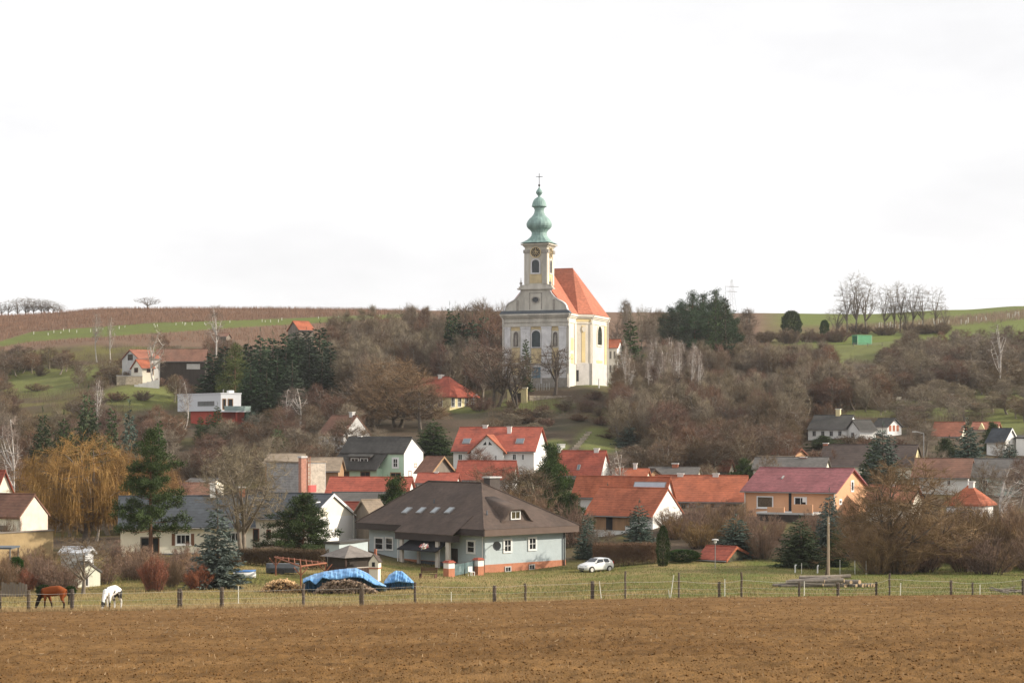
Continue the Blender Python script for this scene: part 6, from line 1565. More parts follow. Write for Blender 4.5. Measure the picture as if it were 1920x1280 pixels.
t = thing('stone_footing', 'grey retaining wall under the high cottage', 'wall', at(219, 716, 470), .3); MB().box(0,0,-3,6.2,.8,1.5).build('wall_body', W_rub, t); MB().box(-.1,-.1,1.5,6.3,.9,1.65).build('coping', W_grey, t)
t = thing('hill_steps', 'pale concrete ramp below the yellow porch', 'ramp', at(252, 722, 466), .25)
for i in range(6): MB().box(i*1.0,-.3,i*.25-2,i*1.0+.98,.9,i*.25+.1).build('step', W_grey, t)
# ------------------------------------------------------------------ trees and shrubs
def tube_np(paths, sides):
    """paths: list of (pts (k,3), radii (k,)) -> verts, tris"""
    V, T = [], []; base = 0
    for pts, rad in paths:
        pts = np.asarray(pts, float); k = len(pts)
        tg = np.gradient(pts, axis=0); tg /= np.linalg.norm(tg, axis=1, keepdims=True)+1e-9
        ref = np.array([.3,.2,.93]) if abs(tg[0,2]) < .9 else np.array([1.,.1,0])
        u = np.cross(tg, ref); u /= np.linalg.norm(u, axis=1, keepdims=True)+1e-9; w = np.cross(tg, u)
        a = 2*math.pi*np.arange(sides)/sides
        ring = pts[:,None,:] + (u[:,None,:]*np.cos(a)[None,:,None] + w[:,None,:]*np.sin(a)[None,:,None])*np.asarray(rad)[:,None,None]
        V.append(ring.reshape(-1,3))
        i = base + np.arange(k*sides).reshape(k, sides)
        j = np.roll(i, -1, axis=1)
        q = np.stack([i[:-1], j[:-1], j[1:], i[1:]], -1).reshape(-1,4)
        T.append(np.concatenate([q[:,[0,1,2]], q[:,[0,2,3]]]))
        base += k*sides
    return (np.concatenate(V), np.concatenate(T)) if V else (np.zeros((0,3)), np.zeros((0,3), int))

def curve(p, q, bend, k, g):
    """bent path from p to q"""
    t = np.linspace(0, 1, k)[:,None]
    L = np.linalg.norm(q-p)
    mid = (p+q)/2 + bend*L + g.normal(0, .06, 3)*L
    return (1-t)**2*p + 2*t*(1-t)*mid + t*t*q

def twig_tris(p, dirs, L, w, g):
    n = len(p)
    dirs = dirs/(np.linalg.norm(dirs, axis=1, keepdims=True)+1e-9)
    side = np.cross(dirs, g.normal(0, 1, (n,3))); side /= np.linalg.norm(side, axis=1, keepdims=True)+1e-9
    V = np.stack([p - side*w[:,None], p + side*w[:,None], p + dirs*L[:,None]], 1).reshape(-1,3)
    return V, np.arange(3*n).reshape(-1,3)

def crown_point(g, n, form, r0, r1):
    v = g.normal(0, 1, (n,3)); v /= np.linalg.norm(v, axis=1, keepdims=True)
    r = (r0**3 + (r1**3-r0**3)*g.random(n))**(1/3)
    p = v*r[:,None]
    if form == 'vase': p[:,:2] *= (.62 + .38*(p[:,2:3]+1)/2)
    if form == 'tall': p[:,:2] *= (1.05 - .35*(p[:,2:3]+1)/2)
    if form == 'dome': p[:,2] = np.abs(p[:,2])*2-1
    return p

def bare_tree(seed, H=10., R=4., base=.25, form='round', n1=9, n2=70, n3=420, ntw=7, twl=.75, tww=.018, trunk_r=.2, stems=1, droop=0, up=.35, fine=1.0):
    g = np.random.default_rng(seed)
    zc = H*(base + (1-base)/2); rz = H*(1-base)/2*.95
    to_w = lambda p: p*np.array([R*.93, R*.93, rz]) + np.array([0,0,zc])
    lean = g.normal(0, .12, 2)
    lobes = g.normal(0, 1, (7,3)); lobes /= np.linalg.norm(lobes, axis=1, keepdims=True)
    def shape(p):       # uneven outline
        d = p/(np.linalg.norm(p, axis=1, keepdims=True)+1e-9)
        k = .80 + .30*np.max(np.clip(d@lobes.T, 0, 1)**3, axis=1) + g.normal(0, .05, len(p))
        return p*k[:,None]
    trunk, pool = [], []
    tops = []
    for s in range(stems):
        a = g.uniform(0, 6.28); sp = (0 if stems == 1 else .05*R)
        b = np.array([math.cos(a)*sp, math.sin(a)*sp, -.4]); top = np.array([lean[0]*H*.2 + math.cos(a)*sp*(4 if stems > 1 else 1), lean[1]*H*.2 + math.sin(a)*sp*(4 if stems > 1 else 1), H*(.62 if form != 'tall' else .93)])
        pts = curve(b, top, np.array([g.normal(0,.03), g.normal(0,.03), 0]), 8, g)
        rr = trunk_r/math.sqrt(stems)*(1 - .78*np.linspace(0,1,8)); rr[0] *= 1.25
        trunk.append((pts, rr)); tops.append(pts)
    tp = np.concatenate(tops)
    m0 = tp[:,2] > H*base*.75
    att = tp[m0]
    limbs = []
    t1 = to_w(shape(crown_point(g, n1, form, .55, .85)))
    for q in t1:
        cand = att[att[:,2] < q[2] + .05*H]
        if len(cand) == 0: cand = att[:1]
        p = cand[g.integers(len(cand))] if form == 'tall' else cand[np.argmin(np.abs(cand[:,2] - max(H*base*.8, q[2]-.45*H)) + g.random(len(cand))*.08*H)]
        pts = curve(p, q, np.array([0,0,-.10 if up > 0 else .15]), 7, g) if form != 'vase' else curve(p, q, np.array([0,0,-.05]), 7, g)
        r0 = trunk_r*.42*min(1.2, np.linalg.norm(q-p)/(R+.1))
        limbs.append((pts, np.linspace(r0, .03*fine, 7)))
    L1 = np.concatenate([p[1:] for p, r in limbs] + [att])
    def connect(targets, pool, bend, k, r0, r1):
        out = []
        for q in targets:
            dd = np.linalg.norm(pool - q, axis=1) + np.maximum(0, pool[:,2]-q[2])*.8
            p = pool[np.argmin(dd + g.random(len(pool))*.05*H)]
            if np.linalg.norm(q-p) < .05: continue
            out.append((curve(p, q, bend, k, g), np.linspace(r0, r1, k)))
        return out
    b2 = connect(to_w(shape(crown_point(g, n2, form, .35, .97))), L1, np.array([0,0,-.08]), 4, .045*fine, .02*fine)
    L2 = np.concatenate([p[1:] for p, r in b2])
    b3 = connect(to_w(shape(crown_point(g, n3, form, .45, 1.04))), L2, np.array([0,0,-.06]), 3, .022*fine, .010*fine)
    ends = np.concatenate([p[1:] for p, r in b3]); dr = np.concatenate([np.diff(p, axis=0) for p, r in b3])
    P = np.repeat(ends, ntw, axis=0); D = np.repeat(dr, ntw, axis=0); D /= np.linalg.norm(D, axis=1, keepdims=True)+1e-9
    D = D + g.normal(0, .55, D.shape) + np.array([0,0,up])
    Lt = twl*g.uniform(.5, 1.2, len(P)); V3, T3 = twig_tris(P + g.normal(0, .1*twl, P.shape), D, Lt, np.full(len(P), tww), g)
    parts = [(V3, T3)]
    if droop:
        n = droop; P = L2[g.integers(len(L2), size=n)] + g.normal(0, .25, (n,3))
        Ld = g.uniform(.06, .22, n)*H; Ld = np.minimum(Ld, P[:,2]*.92)
        out = P[:,:2]/(np.linalg.norm(P[:,:2], axis=1, keepdims=True)+.1)*g.uniform(.1,.5,(n,1))
        q1 = P + np.concatenate([out, (.05*Ld)[:,None]], 1); q2 = P + np.concatenate([out*1.6, (-.45*Ld)[:,None]], 1) + g.normal(0,.08,(n,3)); q3 = P + np.concatenate([out*1.7, (-Ld)[:,None]], 1) + g.normal(0,.15,(n,3))
        a = g.uniform(0, 6.28, n); sd = np.stack([np.cos(a), np.sin(a), 0*a], 1)*tww
        V = np.stack([P-sd, P+sd, q1-sd, q1+sd, q2-sd, q2+sd, q3], 1).reshape(-1,3)
        f = np.array([(0,1,3),(0,3,2),(2,3,5),(2,5,4),(4,5,6)]); parts.append((V, (f[None]+7*np.arange(n)[:,None,None]).reshape(-1,3)))
    v, t = tube_np(b3, 3); parts.append((v, t))
    def cat(ps):
        b = 0; VV, TT = [], []
        for v, t in ps: VV.append(v); TT.append(t+b); b += len(v)
        return np.concatenate(VV), np.concatenate(TT)
    tv = [tube_np(trunk, 7), tube_np(limbs, 5), tube_np(b2, 3)]
    return cat(tv), cat(parts), H

def shrub(seed, H=3., R=2., n=40, ntw=26, twl=.5, tww=.012, fine=1.0):
    """many stems from the ground fanning into a twiggy mound"""
    g = np.random.default_rng(seed); stems = []
    for i in range(n):
        a = g.uniform(0, 6.28); r = R*g.random()**.6; hh = H*(1-.45*(r/R)**2)*g.uniform(.65, 1.05)
        b = np.array([math.cos(a)*r*.35, math.sin(a)*r*.35, -.2]); q = np.array([math.cos(a)*r, math.sin(a)*r, hh])
        stems.append((curve(b, q, np.array([0,0,.1]), 5, g), np.linspace(.03*fine, .008*fine, 5)))
    ends = np.concatenate([p[1:] for p, r in stems]); D = np.concatenate([np.diff(p, axis=0) for p, r in stems])
    P = np.repeat(ends, ntw, 0); D = np.repeat(D, ntw, 0); D /= np.linalg.norm(D, axis=1, keepdims=True)
    D = D + g.normal(0, .6, D.shape) + np.array([0,0,.25])
    V, T = twig_tris(P + g.normal(0, .12*H*.3, P.shape), D, twl*g.uniform(.5,1.2,len(P)), np.full(len(P), tww), g)
    V[:,2] = np.maximum(V[:,2], -.1)
    return tube_np(stems, 4), (V, T), H

def spruce(seed, H=12., R=2.6, base=.05, whorls=30, per=9, dens=1.0, sparse=0.0, top=1.0, ww=.085, ll=1.0):
    g = np.random.default_rng(seed)
    tr = tube_np([(np.stack([np.zeros(6), np.zeros(6), np.linspace(-.4, H*.97, 6)], 1), np.linspace(.02*H, .012, 6))], 6)
    P, D, L, W = [], [], [], []
    nb = int(whorls*per*.9)
    for k in range(nb):
        if g.random() < sparse: continue
        t = 1 - math.sqrt(1 - (k+.5)/nb*.985); t = min(max(t + g.uniform(-.012,.012), 0), .995); z = H*(base + (1-base)*t)
        rr = R*(1-t)**.85*top + .10
        a = 2.39996*k + g.uniform(-.35,.35); ln = rr*g.uniform(.66, 1.10)
        dz = ln*(-.30 + .50*t + g.uniform(-.16,.16)); c, s = math.cos(a), math.sin(a)
        st = max(3, int(ln/.24*dens))
        for i in range(st):
            f = (i+1)/st
            p = np.array([c*ln*f*.95, s*ln*f*.95, z + dz*f + .16*ln*f*f])
            wl = (.28 + .24*ln*(1-f))*g.uniform(.7,1.25)
            for sg in (-1, 1):
                P.append(p); D.append((c*.75 - sg*s*.75, s*.75 + sg*c*.75, -.3 + g.uniform(-.35,.3))); L.append(wl*ll); W.append(ww)
            P.append(p); D.append((c, s, g.uniform(-.9,.5))); L.append(wl*.9*ll); W.append(ww)
    for i in range(10): P.append(np.array([0,0,H*(.93+.006*i)])); D.append((g.normal(0,.5), g.normal(0,.5), 1)); L.append(.35); W.append(.04)
    P = np.array(P); D = np.array(D) + g.normal(0,.15,(len(D),3))
    V, T = twig_tris(P + g.normal(0,.05,P.shape), D, np.array(L), np.array(W), g)
    return tr, (V, T), H

def pine(seed, H=12., R=3.2, base=.3, nl=36, puff=64, pr=.62, flat=.7, lobed=True):
    g = np.random.default_rng(seed)
    tk = np.stack([g.normal(0,.06,9).cumsum()*.5, g.normal(0,.06,9).cumsum()*.5, np.linspace(-.4, H*.96, 9)], 1)
    paths = [(tk, np.linspace(.022*H, .03, 9))]; cl = []
    for i in range(nl):
        t = (i+.5)/nl; z = H*(base + (1-base)*t); rr = R*(1-t**1.7)*g.uniform(.45,1.12) + .25
        a = 2.4*i + g.uniform(-.5,.5); p = np.array([np.interp(z, tk[:,2], tk[:,0]), np.interp(z, tk[:,2], tk[:,1]), z])
        q = p + np.array([math.cos(a)*rr, math.sin(a)*rr, rr*g.uniform(-.05,.35)])
        c = curve(p, q, np.array([0,0,-.06]), 5, g); paths.append((c, np.linspace(.05, .015, 5)))
        for f in np.linspace(.35, 1.05, max(2, int(rr/.42))): 
            cl.append(p + (q-p)*f + g.normal(0,.18,3))
            if g.random() < .6: cl.append(p + (q-p)*f + g.normal(0,.38,3)*np.array([1,1,.5]))
    cl = np.array(cl); n = len(cl)
    P = np.repeat(cl, puff, 0); v = g.normal(0,1,P.shape); v /= np.linalg.norm(v,axis=1,keepdims=True)
    v[:,2] = v[:,2]*flat + .15
    P = P + v*pr*.75*g.random((len(P),1))**.6
    V, T = twig_tris(P, v + g.normal(0,.5,v.shape) + np.array([0,0,.3]), pr*.42*g.uniform(.6,1.2,len(P)), np.full(len(P), .045), g)
    return tube_np(paths, 5), (V, T), H

def thuja(seed, H=4., R=.7, n=3800, prof=lambda t: (np.sin(np.pi*np.clip(t*.86+.14,0,1))**.6), tw=.04, tl=.22):
    g = np.random.default_rng(seed)
    t = g.random(n); a = g.uniform(0,6.28,n); r = R*prof(t)*(.72+.32*g.random(n)); r *= 1+.10*np.sin(a*5+t*7)+.08*np.sin(a*3-t*19)
    P = np.stack([np.cos(a)*r, np.sin(a)*r, t*H*.97+.02], 1)
    D = np.stack([np.cos(a)*.6, np.sin(a)*.6, np.full(n,.9)],1) + g.normal(0,.35,(n,3))
    V, T = twig_tris(P, D, tl*g.uniform(.6,1.3,n), np.full(n, tw), g)
    return tube_np([(np.array([[0,0,-.3],[0,0,H*.4],[0,0,H*.85]]), np.array([.12,.08,.03]))], 6), (V, T), H

# bark, twig and needle colours
K = dict(rough=.95, spec=.1)
B_dark = mat('dark bark', (.105,.085,.066), var=.3, scale=3, rand=.25, **K)
B_grey = mat('grey bark', (.17,.14,.115), var=.3, scale=3, rand=.2, **K)
B_birch = mat('white birch bark', (.50,.46,.42), var=.35, scale=2.5, rand=.12, dirt=.5, dirtcol=(.12,.10,.09), **K)
B_pine = mat('pine bark', (.15,.085,.055), var=.3, scale=3, **K)
T_brown = mat('brown twigs', (.162,.116,.078), var=.3, scale=.4, rand=.16, **K)
T_red = mat('reddish twigs', (.170,.100,.070), var=.3, scale=.4, rand=.14, **K)
T_grey = mat('grey twigs', (.225,.182,.130), var=.3, scale=.4, rand=.14, **K)
T_birch = mat('birch twigs', (.25,.195,.16), var=.25, scale=.4, rand=.2, **K)
T_willow = mat('orange willow twigs', (.285,.165,.060), var=.45, scale=.28, rand=.12, **K)
T_oliv = mat('olive brown twigs', (.22,.140,.072), var=.3, scale=.5, rand=.2, **K)
T_dogwood = mat('dogwood red twigs', (.26,.105,.072), var=.3, scale=.7, rand=.15, **K)
N_spruce = mat('spruce needles', (.066,.090,.040), var=.4, scale=.5, rand=.3, **K)
N_fir = mat('dark fir needles', (.054,.078,.044), var=.4, scale=.5, rand=.25, **K)
N_blue = mat('blue spruce needles', (.112,.138,.118), var=.35, scale=1.2, rand=.15, **K)
N_bluedark = mat('grey green spruce needles', (.085,.115,.090), var=.4, scale=1.0, rand=.2, **K)
N_pine = mat('pine needles', (.058,.082,.030), var=.4, scale=.8, rand=.2, **K)
N_pine2 = mat('yellow green pine needles', (.105,.125,.034), var=.4, scale=.6, rand=.2, **K)
N_thuja = mat('thuja green', (.045,.072,.018), var=.4, scale=1.5, rand=.2, **K)
N_yew = mat('yew green', (.036,.062,.018), var=.4, scale=1.0, rand=.2, **K)

PROTO = {}
def proto(key, gen, bark, leaf, variants):
    lst = []
    for i, kw in enumerate(variants):
        (tv, tt), (cv, ct), Hh = gen(**kw)
        a = np_mesh(key+'_trunk', tv, tt, bark, smooth=True); b = np_mesh(key+'_crown', cv, ct, leaf)
        R_ = np.percentile(np.abs(cv[:,0]), 97)
        lst.append((a, b, Hh, R_))
    PROTO[key] = lst
FAR = dict(ntw=6, tww=.017, twl=1.25, fine=1.35, up=1.0, trunk_r=.19)
B_wood = mat('pale wood bark', (.23,.195,.155), var=.3, scale=3, rand=.25, **K)
proto('far_round', bare_tree, B_wood, T_brown, [dict(seed=1, H=11, R=3.4, base=.12, n1=11, n2=60, n3=250, **FAR), dict(seed=2, H=11, R=2.6, base=.15, n1=10, n2=54, n3=220, form='tall', **FAR), dict(seed=3, H=11, R=3.8, base=.10, n1=12, n2=66, n3=270, **FAR), dict(seed=4, H=11, R=2.4, base=.18, n1=10, n2=54, n3=210, form='tall', **FAR)])
proto('far_red', bare_tree, B_wood, T_red, [dict(seed=6, H=11, R=3.2, base=.12, n1=11, n2=60, n3=260, **FAR), dict(seed=7, H=11, R=2.6, base=.16, n1=10, n2=56, n3=230, form='tall', **FAR)])
proto('far_grey', bare_tree, B_wood, T_grey, [dict(seed=8, H=11, R=3.0, base=.14, n1=11, n2=56, n3=220, **FAR), dict(seed=9, H=11, R=2.4, base=.18, n1=10, n2=52, n3=200, form='tall', **FAR)])
proto('sky_tree', bare_tree, B_grey, T_grey, [dict(seed=s, H=14, R=2.8, base=.22, form='round', n1=11, n2=46, n3=150, ntw=4, tww=.013, twl=1.2, trunk_r=.2, up=.9, fine=1.0) for s in (11,12,13)])
proto('pole', bare_tree, B_grey, T_grey, [dict(seed=s, H=10, R=1.5, base=.22, form='tall', n1=10, n2=34, n3=130, ntw=8, tww=.015, twl=1.1, trunk_r=.13, fine=1.1, up=1.0) for s in (61,62,63)])
proto('birch', bare_tree, B_birch, T_birch, [dict(seed=s, H=13, R=2.2, base=.3, form='tall', n1=10, n2=40, n3=120, ntw=5, tww=.014, twl=1.0, trunk_r=.19, fine=1.1) for s in (15,16,17)])
proto('big_bare', bare_tree, B_grey, T_grey, [dict(seed=21, H=11, R=4.2, base=.30, form='round', n1=12, n2=110, n3=640, ntw=6, twl=.6, tww=.013, trunk_r=.36, stems=2, fine=.95, up=.2)])
proto('garden_bare', bare_tree, B_grey, T_brown, [dict(seed=23, H=6, R=2.9, base=.28, n1=9, n2=60, n3=280, ntw=5, twl=.45, tww=.010, trunk_r=.2, fine=.75, up=.2), dict(seed=24, H=6, R=2.3, base=.3, form='vase', n1=9, n2=60, n3=260, ntw=5, twl=.5, tww=.010, trunk_r=.16, fine=.75)])
proto('church_tree', bare_tree, B_dark, T_brown, [dict(seed=25, H=9, R=3.0, base=.28, form='vase', n1=10, n2=60, n3=210, ntw=3, twl=.7, tww=.018, trunk_r=.28, fine=1.5), dict(seed=26, H=12, R=4.8, base=.22, form='vase', n1=13, n2=90, n3=330, ntw=4, twl=.8, tww=.02, trunk_r=.32, stems=2, fine=1.5)])
proto('olive_bush_tree', bare_tree, B_dark, T_oliv, [dict(seed=27, H=9, R=5.0, base=.10, form='dome', n1=18, n2=150, n3=1150, ntw=9, twl=.7, tww=.012, trunk_r=.26, stems=3, fine=.95, up=.3)])
proto('willow', bare_tree, B_grey, T_willow, [dict(seed=29, H=12, R=5.5, base=.18, form='round', n1=14, n2=150, n3=900, ntw=8, twl=.8, tww=.013, trunk_r=.42, stems=2, droop=3600, up=-.1, fine=1.0), dict(seed=30, H=12, R=5.0, base=.15, form='round', n1=12, n2=140, n3=820, ntw=8, twl=.8, tww=.013, trunk_r=.4, stems=2, droop=3200, up=-.1)])
T_shrub = mat('russet shrub twigs', (.23,.145,.10), var=.3, scale=.5, rand=.22, **K)
proto('shrub', shrub, B_dark, T_shrub, [dict(seed=s, H=3, R=2.1) for s in (31,32,33)])
proto('shrub_red', shrub, B_dark, T_dogwood, [dict(seed=34, H=2.2, R=1.7, n=60, twl=.4)])
proto('shrub_olive', shrub, B_dark, T_oliv, [dict(seed=s, H=3, R=2.2, n=50) for s in (35,36)])
proto('far_shrub', shrub, B_dark, T_brown, [dict(seed=s, H=4, R=2.8, n=34, ntw=16, twl=.85, tww=.03, fine=1.5) for s in (37,38,39)])
proto('far_shrub_red', shrub, B_dark, T_red, [dict(seed=s, H=4, R=2.8, n=34, ntw=16, twl=.85, tww=.03, fine=1.5) for s in (40,41)])
proto('far_fir', spruce, B_dark, N_fir, [dict(seed=s, H=15, R=3.0, whorls=26, per=9, dens=.62, base=.04, ww=.19, ll=1.5) for s in (43,44,45)])
proto('far_spruce', spruce, B_dark, N_spruce, [dict(seed=s, H=15, R=2.6, whorls=26, per=8, dens=.6, base=.05, sparse=.05, ww=.17, ll=1.4) for s in (46,47)])
proto('blue_spruce', spruce, B_dark, N_blue, [dict(seed=48, H=8, R=2.2, whorls=26, per=10, base=.03)])
proto('grey_spruce', spruce, B_dark, N_bluedark, [dict(seed=49, H=8, R=2.3, whorls=26, per=10, base=.03), dict(seed=50, H=8, R=1.9, whorls=26, per=9, base=.03)])
proto('green_spruce', spruce, B_dark, N_spruce, [dict(seed=51, H=8, R=2.6, whorls=26, per=11, base=.03, top=1.1)])
proto('scots_pine', pine, B_pine, N_pine, [dict(seed=53, H=13, R=3.9, base=.26, nl=52)])
proto('far_pine', pine, B_pine, N_pine2, [dict(seed=54, H=12, R=3.4, base=.1, nl=40, puff=34, pr=.8)])
proto('dark_pine', pine, B_pine, N_fir, [dict(seed=s, H=12, R=4.4, base=.42, nl=34, puff=34, pr=.85) for s in (55,56)])
proto('bush_pine', pine, B_pine, N_pine, [dict(seed=57, H=6, R=3.4, base=.03, nl=60, puff=56, pr=.6)])
proto('column_thuja', thuja, B_dark, N_thuja, [dict(seed=58, H=4.4, R=.8)])
proto('round_evergreen', thuja, B_dark, N_yew, [dict(seed=59, H=6, R=2.4, n=5200, prof=lambda t: np.sqrt(np.clip(1-(2*t-1.0)**2, 0, 1))*.95+.12, tw=.09, tl=.45)])

NAMES = dict(pole='bare_tree', far_round='bare_tree', far_red='bare_tree', far_grey='bare_tree', sky_tree='bare_tree', birch='birch_tree', big_bare='bare_tree', garden_bare='bare_tree', church_tree='bare_tree', olive_bush_tree='bare_tree', willow='willow_tree',
             shrub='shrub', shrub_red='shrub', shrub_olive='shrub', far_shrub='shrub', far_shrub_red='shrub', far_fir='fir_tree', far_spruce='spruce_tree', blue_spruce='spruce_tree', grey_spruce='spruce_tree', green_spruce='spruce_tree',
             scots_pine='pine_tree', far_pine='pine_tree', dark_pine='pine_tree', bush_pine='pine_tree', column_thuja='conifer', round_evergreen='evergreen_bush')
CATS = dict(bare_tree='tree', birch_tree='birch', willow_tree='willow', shrub='shrub', fir_tree='fir', spruce_tree='spruce', pine_tree='pine', conifer='conifer', evergreen_bush='bush')
trng = random.Random(77)
def plant(kind, px, d, ytop, label, group=None, wpx=None, var=None, ybase=None, dz=0.0):
    """tree whose foot stands on the ground at pixel column px and depth d, crown top at pixel row ytop, crown width wpx pixels"""
    lst = PROTO[kind]; a, b, H0, R0 = lst[trng.randrange(len(lst)) if var is None else var]
    X = (px-960)/F*d; z = ground(X, d) + dz
    h = CAMZ + (HZ-ytop)/F*d - z
    h = max(h, .6)
    sz = h/H0; sx = sz if wpx is None else (wpx/F*d/2)/R0
    nm = NAMES[kind]
    o = empty(nm, (X, d, z), trng.uniform(0, 6.28)); o.scale = (sx, sx, sz)
    tag(o, label, CATS[nm], group)
    shr = nm in ('shrub', 'evergreen_bush', 'conifer')
    link('stem' if shr else 'trunk', a, o); link('twigs' if nm == 'shrub' else 'crown' if not shr else 'foliage', b, o)
    return o

# ---- single trees that stand out
plant('willow', 150, 212, 818, 'large golden orange willow beside the old brown roofed house', wpx=200, var=0)
plant('willow', 262, 216, 835, 'golden willow half hidden behind the tall Scots pine', wpx=150, var=1)
plant('scots_pine', 283, 183, 808, 'tall Scots pine in front of the long slate house', wpx=112)
plant('blue_spruce', 408, 162, 935, 'silvery blue spruce in the garden before the slate roofs', wpx=92)
plant('big_bare', 458, 192, 828, 'big bare pollarded tree with thick trunk before the slate roofs', wpx=140)
plant('bush_pine', 568, 206, 932, 'broad dark green pine in front of the bare white gable', wpx=122)
plant('garden_bare', 155, 155, 1000, 'small bare fruit tree beside the white garden hut', wpx=100, var=0)
plant('grey_spruce', 243, 285, 748, 'slim grey green spruce above the willow', wpx=52, var=1)
plant('green_spruce', 165, 300, 720, 'broad green spruce on the slope above the willow', wpx=70)
plant('green_spruce', 120, 290, 768, 'lower green spruce left of the grey green one', wpx=60)
plant('green_spruce', 80, 296, 760, 'short olive spruce at the foot of the grassy hill', wpx=56)
plant('far_spruce', 298, 290, 770, 'narrow dark spruce between the grey spruce and modern house', wpx=40)
plant('far_spruce', 210, 300, 745, 'narrow dark spruce next to the broad green one', wpx=42)
plant('birch', 18, 250, 770, 'white birch with several stems at the picture edge', wpx=50)
plant('birch', 403, 520, 565, 'tall white birch rising above the vineyard skyline', wpx=34)
plant('birch', 182, 530, 582, 'slender white birch in the vineyard meadow', wpx=22)
plant('birch', 208, 530, 590, 'thin pale birch next to the vineyard birch', wpx=18)
plant('birch', 294, 470, 615, 'white birch in front of the long dark barn', wpx=40)
plant('birch', 346, 395, 712, 'birch leaning before the modern white house', wpx=24)
plant('birch', 542, 372, 725, 'white birch with bent stem below the dark firs', wpx=34)
plant('birch', 560, 366, 722, 'taller white birch below the dark firs', wpx=40)
plant('birch', 185, 385, 705, 'small birch above the green spruces', wpx=26)
plant('far_pine', 440, 420, 648, 'yellow green pine beside the dark fir group', wpx=78)
for i, (x, d, y, w) in enumerate([(398,440,650,62),(420,446,636,60),(466,440,628,58),(488,432,612,56),(512,440,618,60),(536,430,608,60),(560,436,616,56),(546,440,620,50),(556,500,613,46),(574,504,611,46),(600,438,598,70),(580,425,640,60),(520,415,660,66),(470,412,668,60),(548,408,672,60),(604,414,650,60),(500,400,690,56),(620,430,640,60),(446,448,642,50)]):
    plant('far_fir', x, d, y, 'dark green fir in the dense group above the modern house', 'firs above the modern house', wpx=w)
for i, (x, d, y, w, l) in enumerate([(392,372,770,30,'small dark spruce before the red ground floor'),(408,368,752,36,'pointed spruce before the balcony of the modern house'),(470,378,765,44,'bluish spruce at the corner of the modern house'),(376,374,775,26,'lowest spruce before the modern house wall')]):
    plant('grey_spruce' if i == 2 else 'far_spruce', x, d, y, l, wpx=w)
plant('green_spruce', 522, 318, 796, 'dark spruce left of the old grey white house', wpx=52)
plant('green_spruce', 812, 330, 784, 'dark spruce between the mint house and the red cross gable house', wpx=74)
plant('bush_pine', 740, 228, 900, 'loose dark pine poking above the brown hipped roof', wpx=92)
plant('olive_bush_tree', 745, 372, 674, 'huge domed bare tree in front of the yellow house', wpx=170)
plant('far_round', 690, 378, 700, 'bare crown at the flank of the huge domed tree', wpx=120, var=0)
plant('far_round', 788, 366, 725, 'bare brown tree before the yellow house front', wpx=80, var=1)
plant('church_tree', 1040, 412, 640, 'bare dark forked tree in front of the church facade', wpx=52, var=0)
plant('church_tree', 930, 398, 640, 'large leaning bare tree beside the church portal', wpx=110, var=1)
plant('church_tree', 968, 396, 655, 'bare tree with upright branches over the yellow gate', wpx=76, var=1)
plant('far_spruce', 986, 416, 622, 'thin dark spruce before the church window', wpx=26)
plant('far_red', 905, 408, 632, 'reddish bare tree close to the church corner', wpx=76)
plant('far_spruce', 1182, 457, 585, 'tall dark spruce right behind the church lawn', wpx=54)
plant('grey_spruce', 1180, 345, 795, 'dense rounded conifer on the lawn by the stone steps', wpx=54, var=0)
plant('bush_pine', 1035, 262, 840, 'tall dark evergreen between the cross gable house and the brown hipped roof', wpx=86)
plant('bush_pine', 1075, 232, 930, 'dark evergreen touching the corner of the brown hipped roof', wpx=70)
plant('far_red', 940, 262, 868, 'reddish bare bush tree behind the brown hipped roof', wpx=120)
plant('far_round', 985, 250, 872, 'brown bare tree above the brown hipped roof', wpx=110)
plant('birch', 1158, 262, 838, 'white birch with two bright stems among the orange roofs', wpx=46, var=1)
plant('birch', 1146, 262, 845, 'second slim birch beside the two stemmed one', wpx=26, var=0)
plant('grey_spruce', 1140, 250, 905, 'small grey conifer under the birches', wpx=44)
plant('grey_spruce', 1198, 212, 936, 'grey green spruce before the white gable barn', wpx=62, var=0)
plant('grey_spruce', 1102, 214, 962, 'small grey spruce at the corner of the hipped house', wpx=46, var=1)
plant('column_thuja', 1243, 199, 984, 'slim dark columnar thuja by the brown hedge', wpx=24)
plant('grey_spruce', 1380, 208, 962, 'broad spruce with brown cones behind the log shed', wpx=84, var=0)
plant('green_spruce', 1500, 198, 965, 'dense broad green spruce in front of the terrace', wpx=86)
plant('blue_spruce', 1555, 206, 914, 'tall bluish spruce next to the wooden pole', wpx=60)
plant('green_spruce', 1567, 200, 985, 'dark green spruce at the foot of the bluish one', wpx=44)
plant('olive_bush_tree', 1690, 190, 866, 'big spreading olive brown bare tree at the meadow edge', wpx=240)
plant('garden_bare', 1130, 205, 985, 'small pale bare tree behind the white car', wpx=56, var=1)
plant('grey_spruce', 1655, 262, 790, 'tall blue green conifer behind the orange house', wpx=84, var=0)
plant('green_spruce', 1640, 270, 815, 'darker conifer beside the tall blue green one', wpx=60)
plant('grey_spruce', 1815, 290, 782, 'loose conifer standing before the rusty red roof', wpx=66)
plant('green_spruce', 1780, 296, 815, 'olive bushy conifer next to the loose one', wpx=56)
plant('grey_spruce', 1893, 292, 825, 'small dark conifer before the bright white gable', wpx=52)
plant('bush_pine', 1545, 335, 818, 'round green garden conifer before the four window cottage', wpx=60)
plant('birch', 1895, 232, 868, 'white birch with many pale stems above the shrubs', wpx=70, var=2)
plant('birch', 1872, 430, 600, 'pale forked birch on the bushy slope', wpx=40)
plant('round_evergreen', 1484, 600, 583, 'round dark evergreen bush on the skyline field', wpx=34)
plant('round_evergreen', 1546, 600, 600, 'small dark evergreen bush beside the round one', wpx=16)
plant('garden_bare', 277, 716, 556, 'lone round bare tree on the vineyard skyline', wpx=42, var=0)
